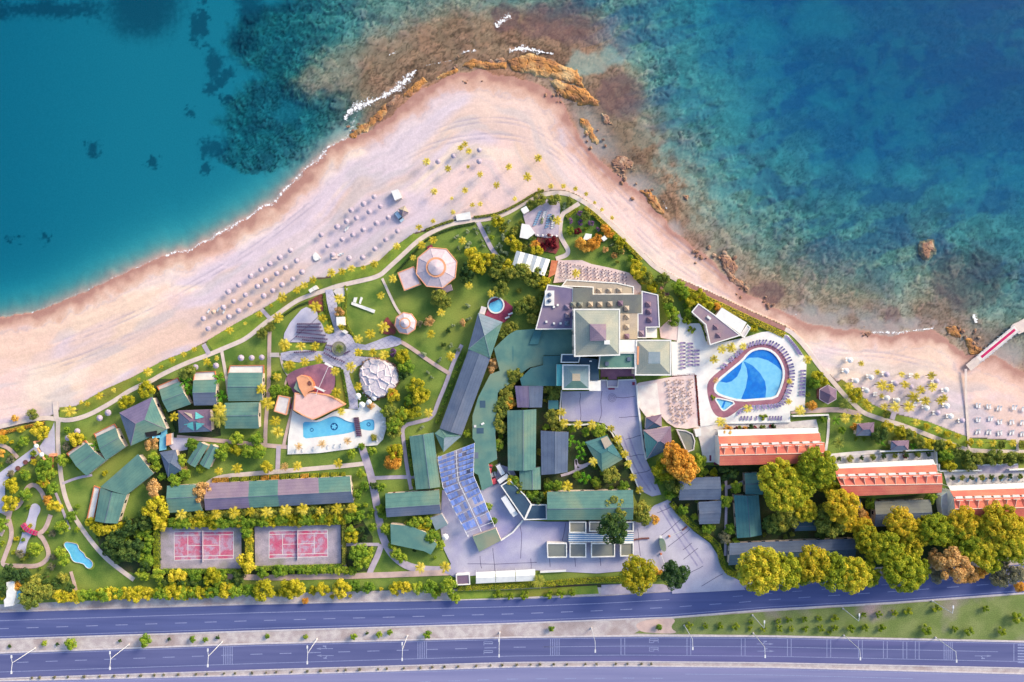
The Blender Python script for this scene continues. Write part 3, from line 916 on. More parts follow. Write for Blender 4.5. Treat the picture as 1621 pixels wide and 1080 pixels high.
def bars(xs, h=1.0):
    for x in xs:
        a, b = edge_y(C2T, x)+2, edge_y(C2B, x)-10
        mark(road2, [(x, a), (x, b)], 1.1, 0.031, 'rumble_bar')
for x0 in (354, 661.5, 871.5): bars([x0+3.4*k for k in range(5)])
for x0 in (983, 1087.5, 1173.5, 1246.5, 1309, 1359, 1398.5, 1429.5, 1449): bars([x0, x0+6])
bars([1494.5+3.2*k for k in range(5)]); bars([1605])
for k in range(7): mark(road2, [(1611, 1021+4.6*k), (1640, 1021.6+4.6*k)], 2.2, 0.031, 'crossing_stripe')
f3 = lambda x: edge_y(C3T, x)+18.5
for x in np.arange(480, 1060, 46.0): mark(road3, [(x, f3(x)-.5), (x+18, f3(x+18)-.5)], 1.3)
mark(road3, along(lambda x: edge_y(C3T, x)+11, 1085, 1480), 1.1, name='lane_line')
mark(road3, along(lambda x: edge_y(C3T, x)+2, -100, 1721), 0.8, name='edge_line')
def arrow(cx, cy, d, both=False):
    mb = MB()
    ribbon(mb, [(cx-13*d, cy), (cx+8*d, cy)], 0.9, 0.034)
    z = 0.034
    q = [XY(cx+14*d, cy, z), XY(cx+6*d, cy-1.7, z), XY(cx+6*d, cy+1.7, z)]
    mb.face([(p[0], p[1], z) for p in (q if d < 0 else q)])
    ribbon(mb, [(cx-3*d, cy), (cx, cy+3.6*(1 if both else -1))], 1.1, 0.037)
    ribbon(mb, [(cx-2.5*d, cy+4*(1 if both else -1)), (cx+3*d, cy+4*(1 if both else -1))], 1.6, 0.040)
    mb.build('arrow_marking', M('line_paint'), road2)
arrow(514, 1027, -1); arrow(515, 1038, -1, True); arrow(1211, 1019.5, 1); arrow(1212, 1031, 1); arrow(1556, 1038.5, 1, True)
SEG = {'5': 'abfged'.replace('abfged', 'afgcd'), '0': 'abcdef', '7': 'abc'}
def digits(txt, cx, cy):
    """speed figures painted along the lane, read by drivers heading left"""
    mb = MB()
    Lx, Ly = 14.0, 2.6
    for i, ch in enumerate(txt):
        oy = cy+(i-.5)*3.4*-1
        seg = {'a': ((-1, -1), (-1, 1)), 'd': ((1, -1), (1, 1)), 'g': ((0, -1), (0, 1)), 'b': ((-1, -1), (0, -1)), 'f': ((-1, 1), (0, 1)), 'c': ((0, -1), (1, -1)), 'e': ((0, 1), (1, 1))}
        for s_ in SEG[ch]:
            (x1, y1), (x2, y2) = seg[s_]
            ribbon(mb, [(cx+x1*Lx/2, oy+y1*Ly/2), (cx+x2*Lx/2, oy+y2*Ly/2)], 0.9, 0.034)
    mb.build('speed_figure', M('line_paint'), road2)
digits('50', 1035, 1014.5); digits('50', 1035, 1028); digits('70', 773, 1019); digits('70', 773, 1033)
# grass triangle and median strips
vg = sheet('grass_verge', nums("1004,1003 1030,988 1070,979 1220,968 1415,956.5 1621,941 1900,920 1900,1022 1621,1014 1218,1005.5 1060,1004"), 'verge_grass', z=0.03, label='dry grass triangle between the carriageways')
sheet('soil_patch', smooth_closed(nums("1005,985 1050,978 1072,980 1060,994 1075,1003 1040,1003 1010,1000"), 2), 'path_pink', z=0.036, label='bare earth at the tip of the grass triangle')
sheet('median_strip', nums("-400,1029 0,1016 405,1002.5 812,990.5 890,988 893,1004 812,1006.5 405,1016.5 0,1031 -400,1044"), 'gravel', z=0.02, label='pale gravel median strip with shrubs')
sheet('roadside_lawn', nums("718,936 800,934 900,929 945,927 948,940 812,946 722,949"), 'lawn_bright', z=0.0, label='narrow lawn with young trees beside the highway')
sheet('pavement', nums("952,926 1000,924 1050,925 1064,931 1062,936 952,942"), 'path_lavender', z=0.03, label='pale pavement by the resort entrance')

# ---------------------------------------------------------------- garden ground
sheet('garden_lawn', [(x, y+3) for x, y in GARDEN_TOP[1:-1]]+nums("1700,860 1621,868 1300,903 1170,922 1064,926 952,924 812,929 405,940 0,957 -60,958"), 'lawn', z=0.0, label='dark green lawn filling the resort gardens')
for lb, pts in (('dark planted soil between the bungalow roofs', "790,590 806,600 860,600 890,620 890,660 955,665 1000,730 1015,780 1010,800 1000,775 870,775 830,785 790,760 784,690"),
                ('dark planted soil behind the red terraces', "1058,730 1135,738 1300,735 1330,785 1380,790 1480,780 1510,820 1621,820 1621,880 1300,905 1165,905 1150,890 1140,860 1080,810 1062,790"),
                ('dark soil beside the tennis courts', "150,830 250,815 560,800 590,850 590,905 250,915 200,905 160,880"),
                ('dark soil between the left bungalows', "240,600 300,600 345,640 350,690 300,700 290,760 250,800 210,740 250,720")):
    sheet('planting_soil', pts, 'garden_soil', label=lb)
# seaside lawns
for lb, pts in (('narrow seaside lawn strip on the far left', "94,645 120,643 165,617 210,597 258,571 300,555 320,544 332,559 300,572 250,592 205,614 180,632 140,653 110,661 95,661"),
                ('seaside lawn strip left of the cafe ramp', "327,540 370,514 412,491 427,504 415,511 398,526 384,537 360,546 338,556"),
                ('seaside lawn strip beside the beach umbrellas', "419,487 440,474 471,455 501,440 512,454 490,464 470,472 445,491 433,501"),
                ('seaside lawn strip above the octagonal pavilion', "524,437 550,426 578,421 600,413 622,393 655,369 663,376 640,398 612,422 598,434 560,442 525,450"),
                ('seaside lawn strip below the hexagonal gazebo', "1325,607 1333,601 1345,610 1365,628 1382,641 1409,652 1404,664 1377,653 1350,636 1336,620"),
                ('seaside lawn strip right of the ramp', "1419,656 1470,668 1532,692 1530,709 1507,700 1485,691 1462,682 1433,670"),
                ('seaside lawn strip in the lower right', "1538,694 1609,698 1609,711 1560,711 1538,710"),
                ('seaside lawn strip at the right edge', "1613,698 1700,701 1700,711 1613,711")):
    sheet('seaside_lawn', pts, 'lawn_bright', base=0.03, label=lb)
# ---------------------------------------------------------------- paths
PROM = "-80,690 0,676 37,666 74,661 89,664 111,666 139,658 167,643 185,632 207,617 241,602.5 254,594 294,575 330,562 353,552 370,545 386,538 400,528 416,514 430,504 444,494 462,481 474,474 492,467 514,460 533,453 563,446.5 600,438 615,424 637,404 659,383 680,369 704,358 721,353 748,349.5 778,346 802,338 824,325 847,312.6 869,306 891,305 909,311 922,318.5 940,330 958,347 980,367 1002,390 1020,406 1037,424 1072,443"
path('promenade', PROM, 7, 'path_cream', base=0.10, label='cream promenade curving along the beach')
path('promenade', "1243,521 1256,528 1278,553 1298,582 1316,601 1335,624 1355,643 1367,654 1387,661 1411,668 1433,675 1462,686 1485,695 1507,704 1529,712 1559,715 1621,716 1700,716", 7, 'path_cream', base=0.10, label='cream promenade along the right beach')
bw_pts = nums("1076,446 1130,470 1185,496 1243,521")
path('boardwalk', bw_pts, 7, 'boardwalk', base=0.12, smooth=0, label='brown boardwalk below the cafe roofs')
for nm, pts, w, m_, lb in (
    ('path', "87,636 89,662", 8, 'path_cream', 'cream path stub onto the far left beach'),
    ('path', "92,664 91,700 95,740 97,760 104,792 118,820 140,852 165,882 190,902 212,918", 7, 'path_cream', 'long cream path on the left going down to the highway'),
    ('path', "88,780 92,790 100,810 110,838", 4, 'path_lavender', 'narrow lavender path beside the mini golf'),
    ('path', "98,766 120,757 146,752", 4, 'path_lavender', 'thin path to the lower left bungalow'),
    ('path', "322,545 331,561", 7, 'path_lavender', 'ramp onto the beach left of centre'),
    ('path', "414,490 428,505", 6, 'path_lavender', 'ramp onto the beach beside the umbrellas'),
    ('path', "351,556 355,580 360,606 362,632", 5, 'path_cream', 'thin path down between the bungalows'),
    ('path', "427,510 426,560 426,600 423,640 420,680 420,706", 6, 'path_pink', 'straight pink path left of the plaza'),
    ('path', "427,562 442,562", 7, 'path_cream', 'short cream link into the plaza'),
    ('path', "444,563 448,582 460,600 470,612", 4, 'path_cream', 'thin path beside the plum arena'),
    ('path', "454,598 448,622", 3, 'path_pink', 'thin pink path to the small pavilion'),
    ('path', "470,612 465,640 458,668 452,690 449,706", 5, 'path_pink', 'pink path left of the lower pool'),
    ('path', "280,692 330,696 380,701 430,706 456,708", 6.5, 'path_pink', 'pink path running to the lower pool'),
    ('path', "441,706 440,730 439,750", 7, 'path_lavender', 'short path down to the long building'),
    ('path', "328,766 345,755 400,750 460,745 520,740 570,735 580,733", 7, 'path_cream', 'cream path in front of the long building'),
    ('path', "573,708 580,730 587,752 594,785 599,815 603,842 613,868 632,890 660,902 716,903", 12, 'path_lavender', 'lavender service lane down to the yard'),
    ('path', "590,757 640,755 660,756", 6, 'path_lavender', 'pale path stub from the service lane'),
    ('path', "604,862 598,880 590,896 584,910", 9, 'path_lavender', 'left branch of the service lane'),
    ('path', "360,913 430,915 500,913 560,912 620,910 720,906", 9, 'path_pink', 'pink footway behind the highway hedge'),
    ('path', "541,866 546,862 575,862 600,862", 5, 'path_lavender', 'small path around the round shrub bed'),
    ('path', "546,862 545,890 548,912", 5, 'path_lavender', 'small path beside the right tennis court'),
    ('path', "731,546 717,575 705,610 693,638 685,662 662,668 636,674 639,700 644,740 651,775", 6, 'path_lavender', 'lavender path along the curved green wing'),
    ('path', "634,541 650,550 680,572 712,592", 6, 'path_pink', 'pink path crossing the central lawn'),
    ('path', "605,441 616,465 627,488 636,500", 4, 'path_cream', 'thin cream path to the small octagonal pavilion'),
    ('path', "757,352 767,372 778,394 787,406 800,415", 7, 'path_lavender', 'lavender path from the promenade to the white awning'),
    ('path', "917,322 900,333 890,338 887,355 886,372 893,385 900,396 898,404 880,410", 7, 'path_cream', 'cream path winding round the sun terrace'),
    ('path', "1056,441 1050,452 1044,462 1058,468 1056,464", 5, 'boardwalk', 'small brown stair path beside the boardwalk'),
    ('path', "1252,651 1290,650 1330,648 1362,656", 8, 'path_pink', 'pink path below the hexagonal gazebo'),
    ('path', "1312,662 1311,690 1307,715", 4, 'path_white', 'white path right of the upper red terrace'),
    ('path', "1310,722 1350,718 1395,715", 6, 'path_white', 'white path behind the middle red terrace'),
    ('path', "1416,652 1412,664", 8, 'path_lavender', 'lavender ramp from the promenade to the right beach'),
    ('path', "1529,584 1529,620 1531,660 1533,690 1534,711", 4, 'path_cream', 'straight sand path leading to the pier'),
    ('path', "1611,696 1611,713", 5, 'path_cream', 'short path at the right edge'),
    ('path', "1149,755 1150,790 1149,830 1148,880", 4, 'path_lavender', 'narrow path between the teal roofs'),
    ('path', "1150,772 1175,765 1180,760", 6, 'path_lavender', 'short pale path by the teal roofs'),
    ('path', "112,905 118,925 121,938", 5, 'path_pink', 'short pink path below the small slide pool'),
    ('path', "912,748 911,722 914,740 935,733 942,728", 4, 'path_lavender', 'forked path below the rotated teal roof'),
    ('path', "888,753 900,750 912,745 930,736", 4, 'path_lavender', 'curved path beside the blue grey roof'),
    ('path', "1148,698 1140,730", 5, 'path_cream', 'small ramp left of the upper red terrace')):
    path(nm, pts, w, m_, base=0.12, label=lb)
# mini golf
for pts, w, lb in (("0,848 14,820 18,800 22,806 30,800 36,790 42,772 54,766 66,778 70,790", 7, 'pink mini golf path on the left'),
               ("14,822 20,848 8,880 2,896 30,896 60,897 76,885 77,872 68,852 60,846 72,838 80,815", 7, 'pink mini golf path looping round the course'),
               ("0,808 16,816", 7, 'short mini golf path at the left edge'), ("0,704 15,710 28,725", 6, 'curved path above the mini golf')):
    path('path', pts, w, 'path_pink', base=0.12, label=lb)
sheet('mini_golf_lane', smooth_closed(nums("48,800 56,796 64,802 64,810 58,820 56,838 48,850 42,862 40,880 36,882 28,878 25,872 33,855 36,838 45,818"), 2), 'plaza_blue', base=0.14, label='pale blue mini golf lane')
# ---------------------------------------------------------------- yards and plazas
yard = sheet('courtyard', "889,620 951,619 951,602 1007,602 1012,640 1018,690 1022,726 1034,752 1047,783 1032,786 1012,776 1000,744 986,708 972,686 957,671 940,667 898,667 889,663", 'yard_asphalt', base=0.10, label='lavender asphalt courtyard below the hotel')
yard2 = sheet('service_yard', "1036,800 1060,790 1069,811 1098,841 1124,860 1140,885 1148,907 1172,920 1180,934 1064,940 1058,905 1000,903 945,908 850,903 720,914 702,906 714,893 702,868 697,835 700,776 760,776 781,766 790,735 812,742 835,790 830,824 866,826 1003,826 1022,812", 'yard_asphalt', base=0.10, label='lavender asphalt service yard and entrance drive')
for yd, pl in ((yard, ["919,622 918,640 920,655 919,667", "953,619 951,640 953,655 947,670", "975,629 990,630 1005,627", "980,661 995,660 1010,659", "990,696 1005,692 1016,689", "996,723 1008,720 1020,720", "1005,750 1020,748 1033,742"]),
               (yard2, ["823,830 826,850 824,884", "895,828 893,845 890,858", "780,868 782,890 784,905", "760,880 762,900", "1010,838 1012,870 1014,880", "1040,812 1052,808 1062,803", "1047,848 1062,836 1078,822", "1057,866 1075,852 1092,838", "1081,871 1095,860", "1082,886 1105,868", "1090,908 1113,896", "1110,928 1145,908", "740,893 800,893 850,890", "840,884 841,900", "870,884 871,898", "910,883 911,897", "950,882 951,896"])):
    for p in pl:
        mb = MB()
        q = smooth_open(nums(p), 1)
        q = [(x+rnd.uniform(-.5, .5), y+rnd.uniform(-.5, .5)) for x, y in q]
        ribbon(mb, q, 0.9, ZL[0]+0.105)
        mb.build('crack', M('joint'), yd)
mat('tyre_mark', C(178, 172, 206), C(160, 154, 192), .5, fine=.1, fscale=3)
for k, pl in enumerate(("1044,803 1056,822 1068,842 1084,866 1104,896", "1052,800 1063,819 1075,838 1092,862 1113,892", "985,690 998,725 1012,752 1030,778", "994,686 1006,720 1021,748 1038,776")):
    mb = MB(); ribbon(mb, smooth_open(nums(pl), 2), 2.6, ZL[0]+0.101+.001*k)
    mb.build('tyre_mark', M('tyre_mark'), yard2 if k < 2 else yard)
plz_pts = nums("515,459 526,458 531,472 534,484 531,502 536,520 557,532 562,543 578,546 592,541 607,535 619,531 634,536 636,544 628,548 593,556 563,553 562,564 590,566 598,567 566,580 556,592 560,609 566,631 567,648 552,647 548,631 543,600 540,582 527,579 512,573 500,570 474,574 446,570 444,559 471,553 500,556 512,556 518,542 459,542 449,536 450,528 459,511 477,490 485,486 502,494 505,507 513,517 515,528 527,528 527,515 520,490 517,475")
plaza = sheet('plaza', plz_pts, 'plaza_blue', base=0.13, label='pale blue plaza with fan patterned paving')
# fan pattern: rings of darker setts let into the plaza
mbj = MB()
fan = nums("515,459 526,458 531,472 534,484 531,502 536,520 557,532 562,543 578,546 592,541 607,535 619,531 634,536 636,544 628,548 593,556 563,553 562,564 590,566 566,580 556,592 560,609 566,631 567,648 552,647 548,631 543,600 540,582 527,579 512,573 474,574 446,570 444,559 471,553 512,556 524,540 527,515 520,490")
row = 0
for yy in np.arange(452, 655, 4.4):
    for xx in np.arange(430, 640, 10.0):
        cxx = xx+(5 if row % 2 else 0)
        arc = [(cxx+4.9*math.cos(a), yy-4.9*math.sin(a)) for a in np.linspace(0.05, math.pi-0.05, 8)]
        run = []
        for q in arc+[None]:
            if q is not None and inside(q, fan): run.append(q)
            else:
                if len(run) > 2: ribbon(mbj, run, 0.42, ZL[0]+0.135+(row % 2)*0.003)
                run = []
    row += 1
tag(mbj.build('paving_joint', M('sett_joint'), plaza), None, None, None, 'stuff')
sheet('crack', strip_outline(nums("459,541 466,535 478,524 492,513 504,501"), 0.9)[0]+strip_outline(nums("459,541 466,535 478,524 492,513 504,501"), 0.9)[1][::-1], 'joint', z=ZL[0]+0.14, parent=plaza)
# flower beds on the plaza
for pts, m_, lb in (("485,478 498,471 510,464 513,472 512,492 508,497 497,490", 'red_flower', 'red flower bed beside the plaza'),
    ("505,495 512,492 518,505 525,520 527,527 521,530 514,526 511,514 504,506", 'lawn_bright', 'green planting strip with palms beside the plaza'),
    ("455,543 480,544 508,547 508,553 480,554 455,556 444,554", 'lawn_bright', 'planting strip above the left plaza arm'),
    ("445,571 470,575 495,572 510,567 512,574 490,581 465,588 452,594", 'lawn_bright', 'planting strip below the left plaza arm'),
    ("562,553 590,555 628,549 634,552 632,560 610,566 570,564", 'lawn_bright', 'planting strip on the right plaza arm'),
    ("530,583 538,586 543,600 546,620 549,640 545,648 536,645 530,630 532,610", 'lawn_bright', 'planting strip right of the plum arena'),
    ("552,588 558,592 562,606 570,620 566,626 560,614 555,600", 'lawn_bright', 'planting strip beside the stone dome'),
    ("548,455 556,452 550,470 546,485 545,500 549,520 545,520 541,500 542,480", 'lawn_bright', 'clipped hedge edge of the round lawn'),
    ("613,500 618,508 625,516 628,530 612,530 600,526 606,512", 'red_flower', 'russet flower bed beside the small pavilion'),
    ("525,458 552,454 546,466 540,475 534,470", 'offwhite', 'white pebble bed at the top of the plaza')):
    sheet('flower_bed', pts, m_, base=0.15, label=lb, smooth=1)
# plum arena
sheet('arena_floor', smooth_closed(nums("452,602 456,592 471,584 495,578 512,575 527,580 531,597 530,613 522,626 500,632 470,630"), 1), 'plum_dark', base=0.16, label='plum coloured open air arena floor')
# tennis courts
mat('court_red', C(208, 118, 148), C(196, 164, 190), 0.45, fine=0.16, fscale=3.0, thr=(0.44, 0.54), detail=7, c3=C(206, 92, 128))
mat('court_grey', C(192, 178, 194), C(168, 158, 174), 0.3, fine=0.12, fscale=3.0, c3=C(150, 146, 140))
def court(area, lines, lb, nm):
    t = thing('tennis_court', lb, 'tennis court', P(*centroid(area)), group='tennis courts')
    og = t.location
    z = 0.17+ZL[0]
    MB().prism([XY(*p, z) for p in area], 0, z).build('surround', M('court_grey'), t, og)
    a, b, c, d = lines
    def uv(u, v):
        x = (a[0]*(1-u)+b[0]*u)*(1-v)+(d[0]*(1-u)+c[0]*u)*v
        y = (a[1]*(1-u)+b[1]*u)*(1-v)+(d[1]*(1-u)+c[1]*u)*v
        return (x, y)
    MB().prism([XY(*uv(*q), z+.006) for q in ((0, 0), (1, 0), (1, 1), (0, 1))], z-.01, z+.006).build('playing_surface', M('court_red'), t, og)
    k = 0
    for (u0, v0), (u1, v1) in (((0, 0), (1, 0)), ((0, 1), (1, 1)), ((0, 0), (0, 1)), ((1, 0), (1, 1)), ((0, .125), (1, .125)), ((0, .875), (1, .875)), ((.23, .125), (.23, .875)), ((.77, .125), (.77, .875)), ((.23, .5), (.77, .5))):
        mb = MB(); ribbon(mb, [uv(u0, v0), uv(u1, v1)], 0.75, z+0.012+0.003*k); k += 1
        mb.build('court_line', M('white_paint'), t, og)
    p0, p1 = P(*uv(.5, -.06)), P(*uv(.5, 1.06))
    net = MB(); net.face([(p0.x, p0.y, z+.1), (p1.x, p1.y, z+.1), (p1.x, p1.y, z+1.0), (p0.x, p0.y, z+1.0)])
    net.face([(p0.x+.03, p0.y, z+1.0), (p1.x+.03, p1.y, z+1.0), (p1.x+.03, p1.y, z+.1), (p0.x+.03, p0.y, z+.1)])
    net.build('net', M('path_lavender'), t, og)
    for p in (p0, p1): MB().tube((p.x, p.y, 0), (p.x, p.y, z+1.15), .05).build('net_post', M('grey_metal'), t, og)
court(nums("251,835 382,835 382,901 252,901"), nums("275.6,842 369.6,841 369.6,884.5 276,887"), 'left tennis court with worn red and lavender surface', 0)
court(nums("403,834 539,831 540,894 404,897"), nums("426,841 518.5,839 519,881 426,884"), 'right tennis court with faded pink surface', 1)

# ---------------------------------------------------------------- pools
m = bpy.data.materials.new('pool_water'); m.use_nodes = True
nt = m.node_tree; nt.nodes.clear(); L = nt.links.new
out = N(nt, 'ShaderNodeOutputMaterial'); tr = N(nt, 'ShaderNodeBsdfTransparent'); gl = N(nt, 'ShaderNodeBsdfGlossy')
tr.inputs[0].default_value = (0.88, 0.98, 1, 1); gl.inputs['Roughness'].default_value = 0.05
mx = N(nt, 'ShaderNodeMixShader'); mx.inputs[0].default_value = 0.03; L(tr.outputs[0], mx.inputs[1]); L(gl.outputs[0], mx.inputs[2]); L(mx.outputs[0], out.inputs[0])
MATS['pool_water'] = m
mat('tile_light', C(156, 218, 252), C(140, 208, 250), 0.6, fine=0.03, fscale=3)
mat('tile_mid', C(136, 216, 252), C(122, 206, 250), 0.6, fine=0.04, fscale=3)
mat('tile_dark', C(20, 132, 232), C(14, 116, 222), 0.5, fine=0.05, fscale=2, c3=C(70, 160, 236))
mat('tile_navy', C(20, 84, 150), C(16, 74, 140), 0.6)

def pool(lb, outline, floor_m, zd, depth=0.30, rim=1.4, rim_m='white_paint', cat='swimming pool'):
    """water body with tiled floor, walls and a coping; returns the thing"""
    t = thing('swimming_pool', lb, cat, P(*centroid(outline)))
    og = t.location
    xy = [XY(*p, zd) for p in outline]
    zf = zd-depth
    MB().prism(xy, zf-.02, zf).build('pool_floor', M(floor_m), t, og)
    mb = MB()
    n = len(xy)
    for i in range(n):
        p, q = xy[i], xy[(i+1) % n]
        mb.face([(p[0], p[1], zf), (q[0], q[1], zf), (q[0], q[1], zd), (p[0], p[1], zd)])
    mb.build('pool_wall', M(floor_m), t, og)
    if rim:
        MB().prism(offset(xy, rim/S), zd-.1, zd+.06, 0, [offset(xy, -0.02)]).build('coping', M(rim_m), t, og)
    MB().prism(xy, zd-.05, zd-.05).build('water', M('pool_water'), t, og)
    t['zf'] = zf
    return t
ZD = 0.62
# lower left pool with white deck
lp = smooth_closed(nums("479,667.5 492,668.5 505,668 518,662 529,658.5 539,661 548,666.5 560,669.5 570,669 579,664.5 589,663.5 592.5,666 593,679 590,682 579,681.5 569,678.5 561,683 548,686.7 518.5,690.5 496,693 480,695 479.5,682"), 1)
deck_l = nums("463,650 470,655 485,661 500,666 512,661 528,652 545,647.5 566,649 569,643 580,637 593,639 604,648 610,661 611.5,678 606,696 597,705 575,706.5 557,710.5 504,717.5 455,719.5 456,693 460,668")
sheet('pool_deck', deck_l, 'white_deck', z=ZD, thick=0.6, holes=[lp], label='white deck around the lower pool')
pl_l = pool('long pale blue pool narrowing to the right with round mosaics', lp, 'tile_mid', ZD, rim=0)
og = pl_l.location
for cx, cy, r in ((493.5, 680.7, 3), (529, 675.5, 6), (583.5, 672, 3.2)):
    c = P(cx, cy, ZD-.3)
    mb = MB().prism([(c.x+r/S*math.cos(a), c.y+r/S*math.sin(a)) for a in np.linspace(0, 2*math.pi, 20, endpoint=False)], ZD-.3, ZD-.285)
    d = mb.build('mosaic', M('tile_navy'), pl_l, og)
    mb = MB().prism([(c.x+r/S*(.62+.16*math.cos(a*5))*math.cos(a), c.y+r/S*(.62+.16*math.cos(a*5))*math.sin(a)) for a in np.linspace(0, 2*math.pi, 40, endpoint=False)], ZD-.285, ZD-.27)
    mb.build('mosaic_flower', M('tile_mid'), d, None).location = -Vector(og)
bt = thing('foot_bridge', 'small plum timber foot bridge over the lower pool', 'bridge', P(566, 676))
og = bt.location
for k in range(10):
    y0, y1 = 661+30*k/10, 661+30*(k+.9)/10
    x0 = 560+5*k/10
    MB().prism([XY(x0, y0, ZD+.5), XY(x0+8, y0-.3, ZD+.5), XY(x0+8, y1-.3, ZD+.5), XY(x0, y1, ZD+.5)], ZD+.35, ZD+.5).build('plank', M('dark_wood'), bt, og)
for sx in (0.4, 7.6):
    a, b = P(560+sx, 661, ZD), P(565+sx, 691, ZD)
    MB().tube((a.x, a.y, ZD+1.2), (b.x, b.y, ZD+1.2), .05).tube((a.x, a.y, ZD), (a.x, a.y, ZD+1.2), .05).tube((b.x, b.y, ZD), (b.x, b.y, ZD+1.2), .05).build('railing', M('brown_wood'), bt, og)
# main pool on the right
mp_ = smooth_closed(nums("1177,571 1184,562 1192,556 1204,553 1217,555 1227,562 1235,574 1239.5,587 1238.5,601 1233,617 1227.5,628.5 1200,631 1172,633 1150,627.5 1135,621.5 1132.5,613 1138,603 1155,589"), 1)
kid = smooth_closed(nums("1133,632 1136,631.5 1150,634 1163,637.5 1155,643 1147,649.5 1143,648 1139,641"), 1)
deck_r = nums("1063,541 1072,541 1074,516 1075,500 1090,512 1112,512 1118,525 1124,546 1172,536 1190,531 1205,526 1220,524.5 1248,531 1263,550 1277,570 1276,600 1274,649 1251,651 1251,668 1180,670 1139,671 1109,676 1106,640 1101,593 1064,595")
sheet('pool_deck', deck_r, 'white_deck', z=ZD, thick=0.6, holes=[mp_, kid], label='white deck around the large pool')
ring = smooth_closed(nums("1170,560 1180,551 1192,546 1206,543.5 1222,546 1236,556 1245,570 1250,587 1249,604 1243,622 1236,637 1220,640.5 1190,642 1175,644 1160,656 1149,662 1135,660 1127,650 1122,634 1119,618 1120,606 1128,596 1148,580"), 1)
sheet('pool_surround', ring, 'plum_paving', z=ZD+.012, holes=[mp_, kid], label='plum paving ring around the large pool')
pr = pool('large blue pool with pale swirl pattern on its floor', mp_, 'tile_light', ZD, rim=3.4)
og = pr.location
zf = ZD-.3
for pts, m_ in (("1177,571.5 1184,562.5 1192,556.5 1204,553.6 1217,555.6 1227,562.5 1234.5,574 1238.6,585 1238.4,588 1229,579 1216,570.6 1200.6,566 1186,566.5", 'tile_dark'),
                ("1177,572.5 1180,573 1191.5,579 1203,590.7 1211,603.7 1213,616.7 1211.6,629.5 1200,630.6 1173,632.6 1180.5,614 1183.7,596 1182,583", 'tile_dark'),
                ("1175,573.5 1172.7,584 1167,596 1158,603.7 1150,606 1139.6,604 1155,589.6", 'tile_dark')):
    q = [XY(*p, zf) for p in nums(pts)]
    MB().prism(q, zf, zf+.012).build('floor_swirl', M(m_), pr, og)
kp = pool('small pale blue paddling pool at the corner of the large pool', kid, 'tile_light', ZD+.01, rim=2.0, cat='paddling pool')
MB().prism([XY(*p, ZD-.27) for p in nums("1142,645 1146,635 1149,635 1145,646")], ZD-.29, ZD-.27).build('floor_swirl', M('tile_dark'), kp, kp.location)
# round tub
c = (785, 483)
tub = [(c[0]+11.5*math.cos(a), c[1]+11.5*math.sin(a)) for a in np.linspace(0, 2*math.pi, 32, endpoint=False)]
sheet('tub_deck', nums("766,502 770,494 776,480 790,474 800,476 812,486 810,499 798,511 780,505"), 'maroon', z=0.7, thick=0.7, holes=[tub], label='maroon timber deck beside the round tub')
pool('round blue hot tub with a white rim', tub, 'tile_mid', 0.9, rim=2.2, cat='hot tub')
# slide pool in the lower left
sp = smooth_closed(nums("101,862 105,858 110,859 116,860 123,862 124,868 127,872 133,876 135,882 141,885 146,890 147,895 143,900 137,899 133,893 127,891 118,890 113,885 110,875 104,868"), 2)
sheet('pool_edge', [(124+(x-124)*1.13, 879+(y-879)*1.13) for x, y in sp], 'lawn_bright', z=0.3, thick=.3, holes=[sp], label='grass rim of the small curvy pool')
pool('small turquoise curvy pool among trees in the lower left', sp, 'tile_mid', 0.32, depth=.25, rim=0.6, rim_m='offwhite')
# terraces
sheet('dining_terrace', nums("1007,609 1012,606 1063,597 1100,593 1107,676 1087,679 1069,677 1056,669 1048,660 1023,660 1011,644"), 'pink_deck', z=0.55, thick=.5, label='pink dining terrace left of the large pool')
sheet('restaurant_terrace', nums("884,412 921,412 936,418 965,424 996,432 1015,453 1015,468 1003,468 900,446 876,448"), 'pink_deck', z=0.5, thick=.5, label='pink restaurant terrace above the hotel roofs')
sheet('sun_terrace', nums("828,340 838,336 862,320 868,312 885,314 887,330 884,375 868,377 848,374 845,368 832,355"), 'path_lavender', z=0.5, thick=.4, label='lavender sun terrace beside the promenade')
sheet('terrace_garden', nums("851,374 884,374 886,392 880,402 862,398 846,392"), 'red_flower', z=0.3, thick=.2, label='crimson flower terrace below the sun terrace')
sheet('terrace_court', nums("1007,612 1040,606 1044,640 1046,658 1024,660 1012,644"), 'path_white', z=0.56, thick=.1, label='white forecourt left of the dining terrace')
sheet('entrance_terrace', nums("1066,500 1075,492 1082,512 1075,540 1064,538 1046,535 1044,520"), 'pink_deck', z=0.45, thick=.4, label='pink stone apron right of the hotel')
sheet('terrace_walk', nums("1101,676 1138,672 1139,690 1132,732 1114,732 1108,700"), 'path_white', z=0.4, thick=.3, label='white walkway left of the upper red terrace')
sheet('sundeck', nums("1136,672 1252,668 1292,664 1296,680 1136,690"), 'offwhite', z=0.3, thick=.2, label='pale garden court above the upper red terrace')
sheet('sundeck', nums("1322,722 1478,716 1480,730 1322,736"), 'offwhite', z=0.3, thick=.2, label='pale garden court above the middle red terrace')
sheet('sundeck', nums("1494,748 1700,745 1700,766 1500,770"), 'offwhite', z=0.3, thick=.2, label='pale garden court above the lower red terrace')
sheet('sundeck', nums("1548,737 1612,734 1612,748 1548,750"), 'path_lavender', z=0.34, thick=.2, label='lavender paved court behind the hedge on the right')
# theme court at the left edge
sheet('go_kart_lane', nums("-40,752 0,748 58,705 66,716 30,742 8,762 8,812 -40,812"), 'plaza_blue', base=0.16, label='pale blue lane with round planters on the left')
sheet('forecourt', nums("62,708 82,678 86,668 88,720 80,726 70,722"), 'plaza_blue', base=0.16, label='pale blue triangular forecourt by the left path')
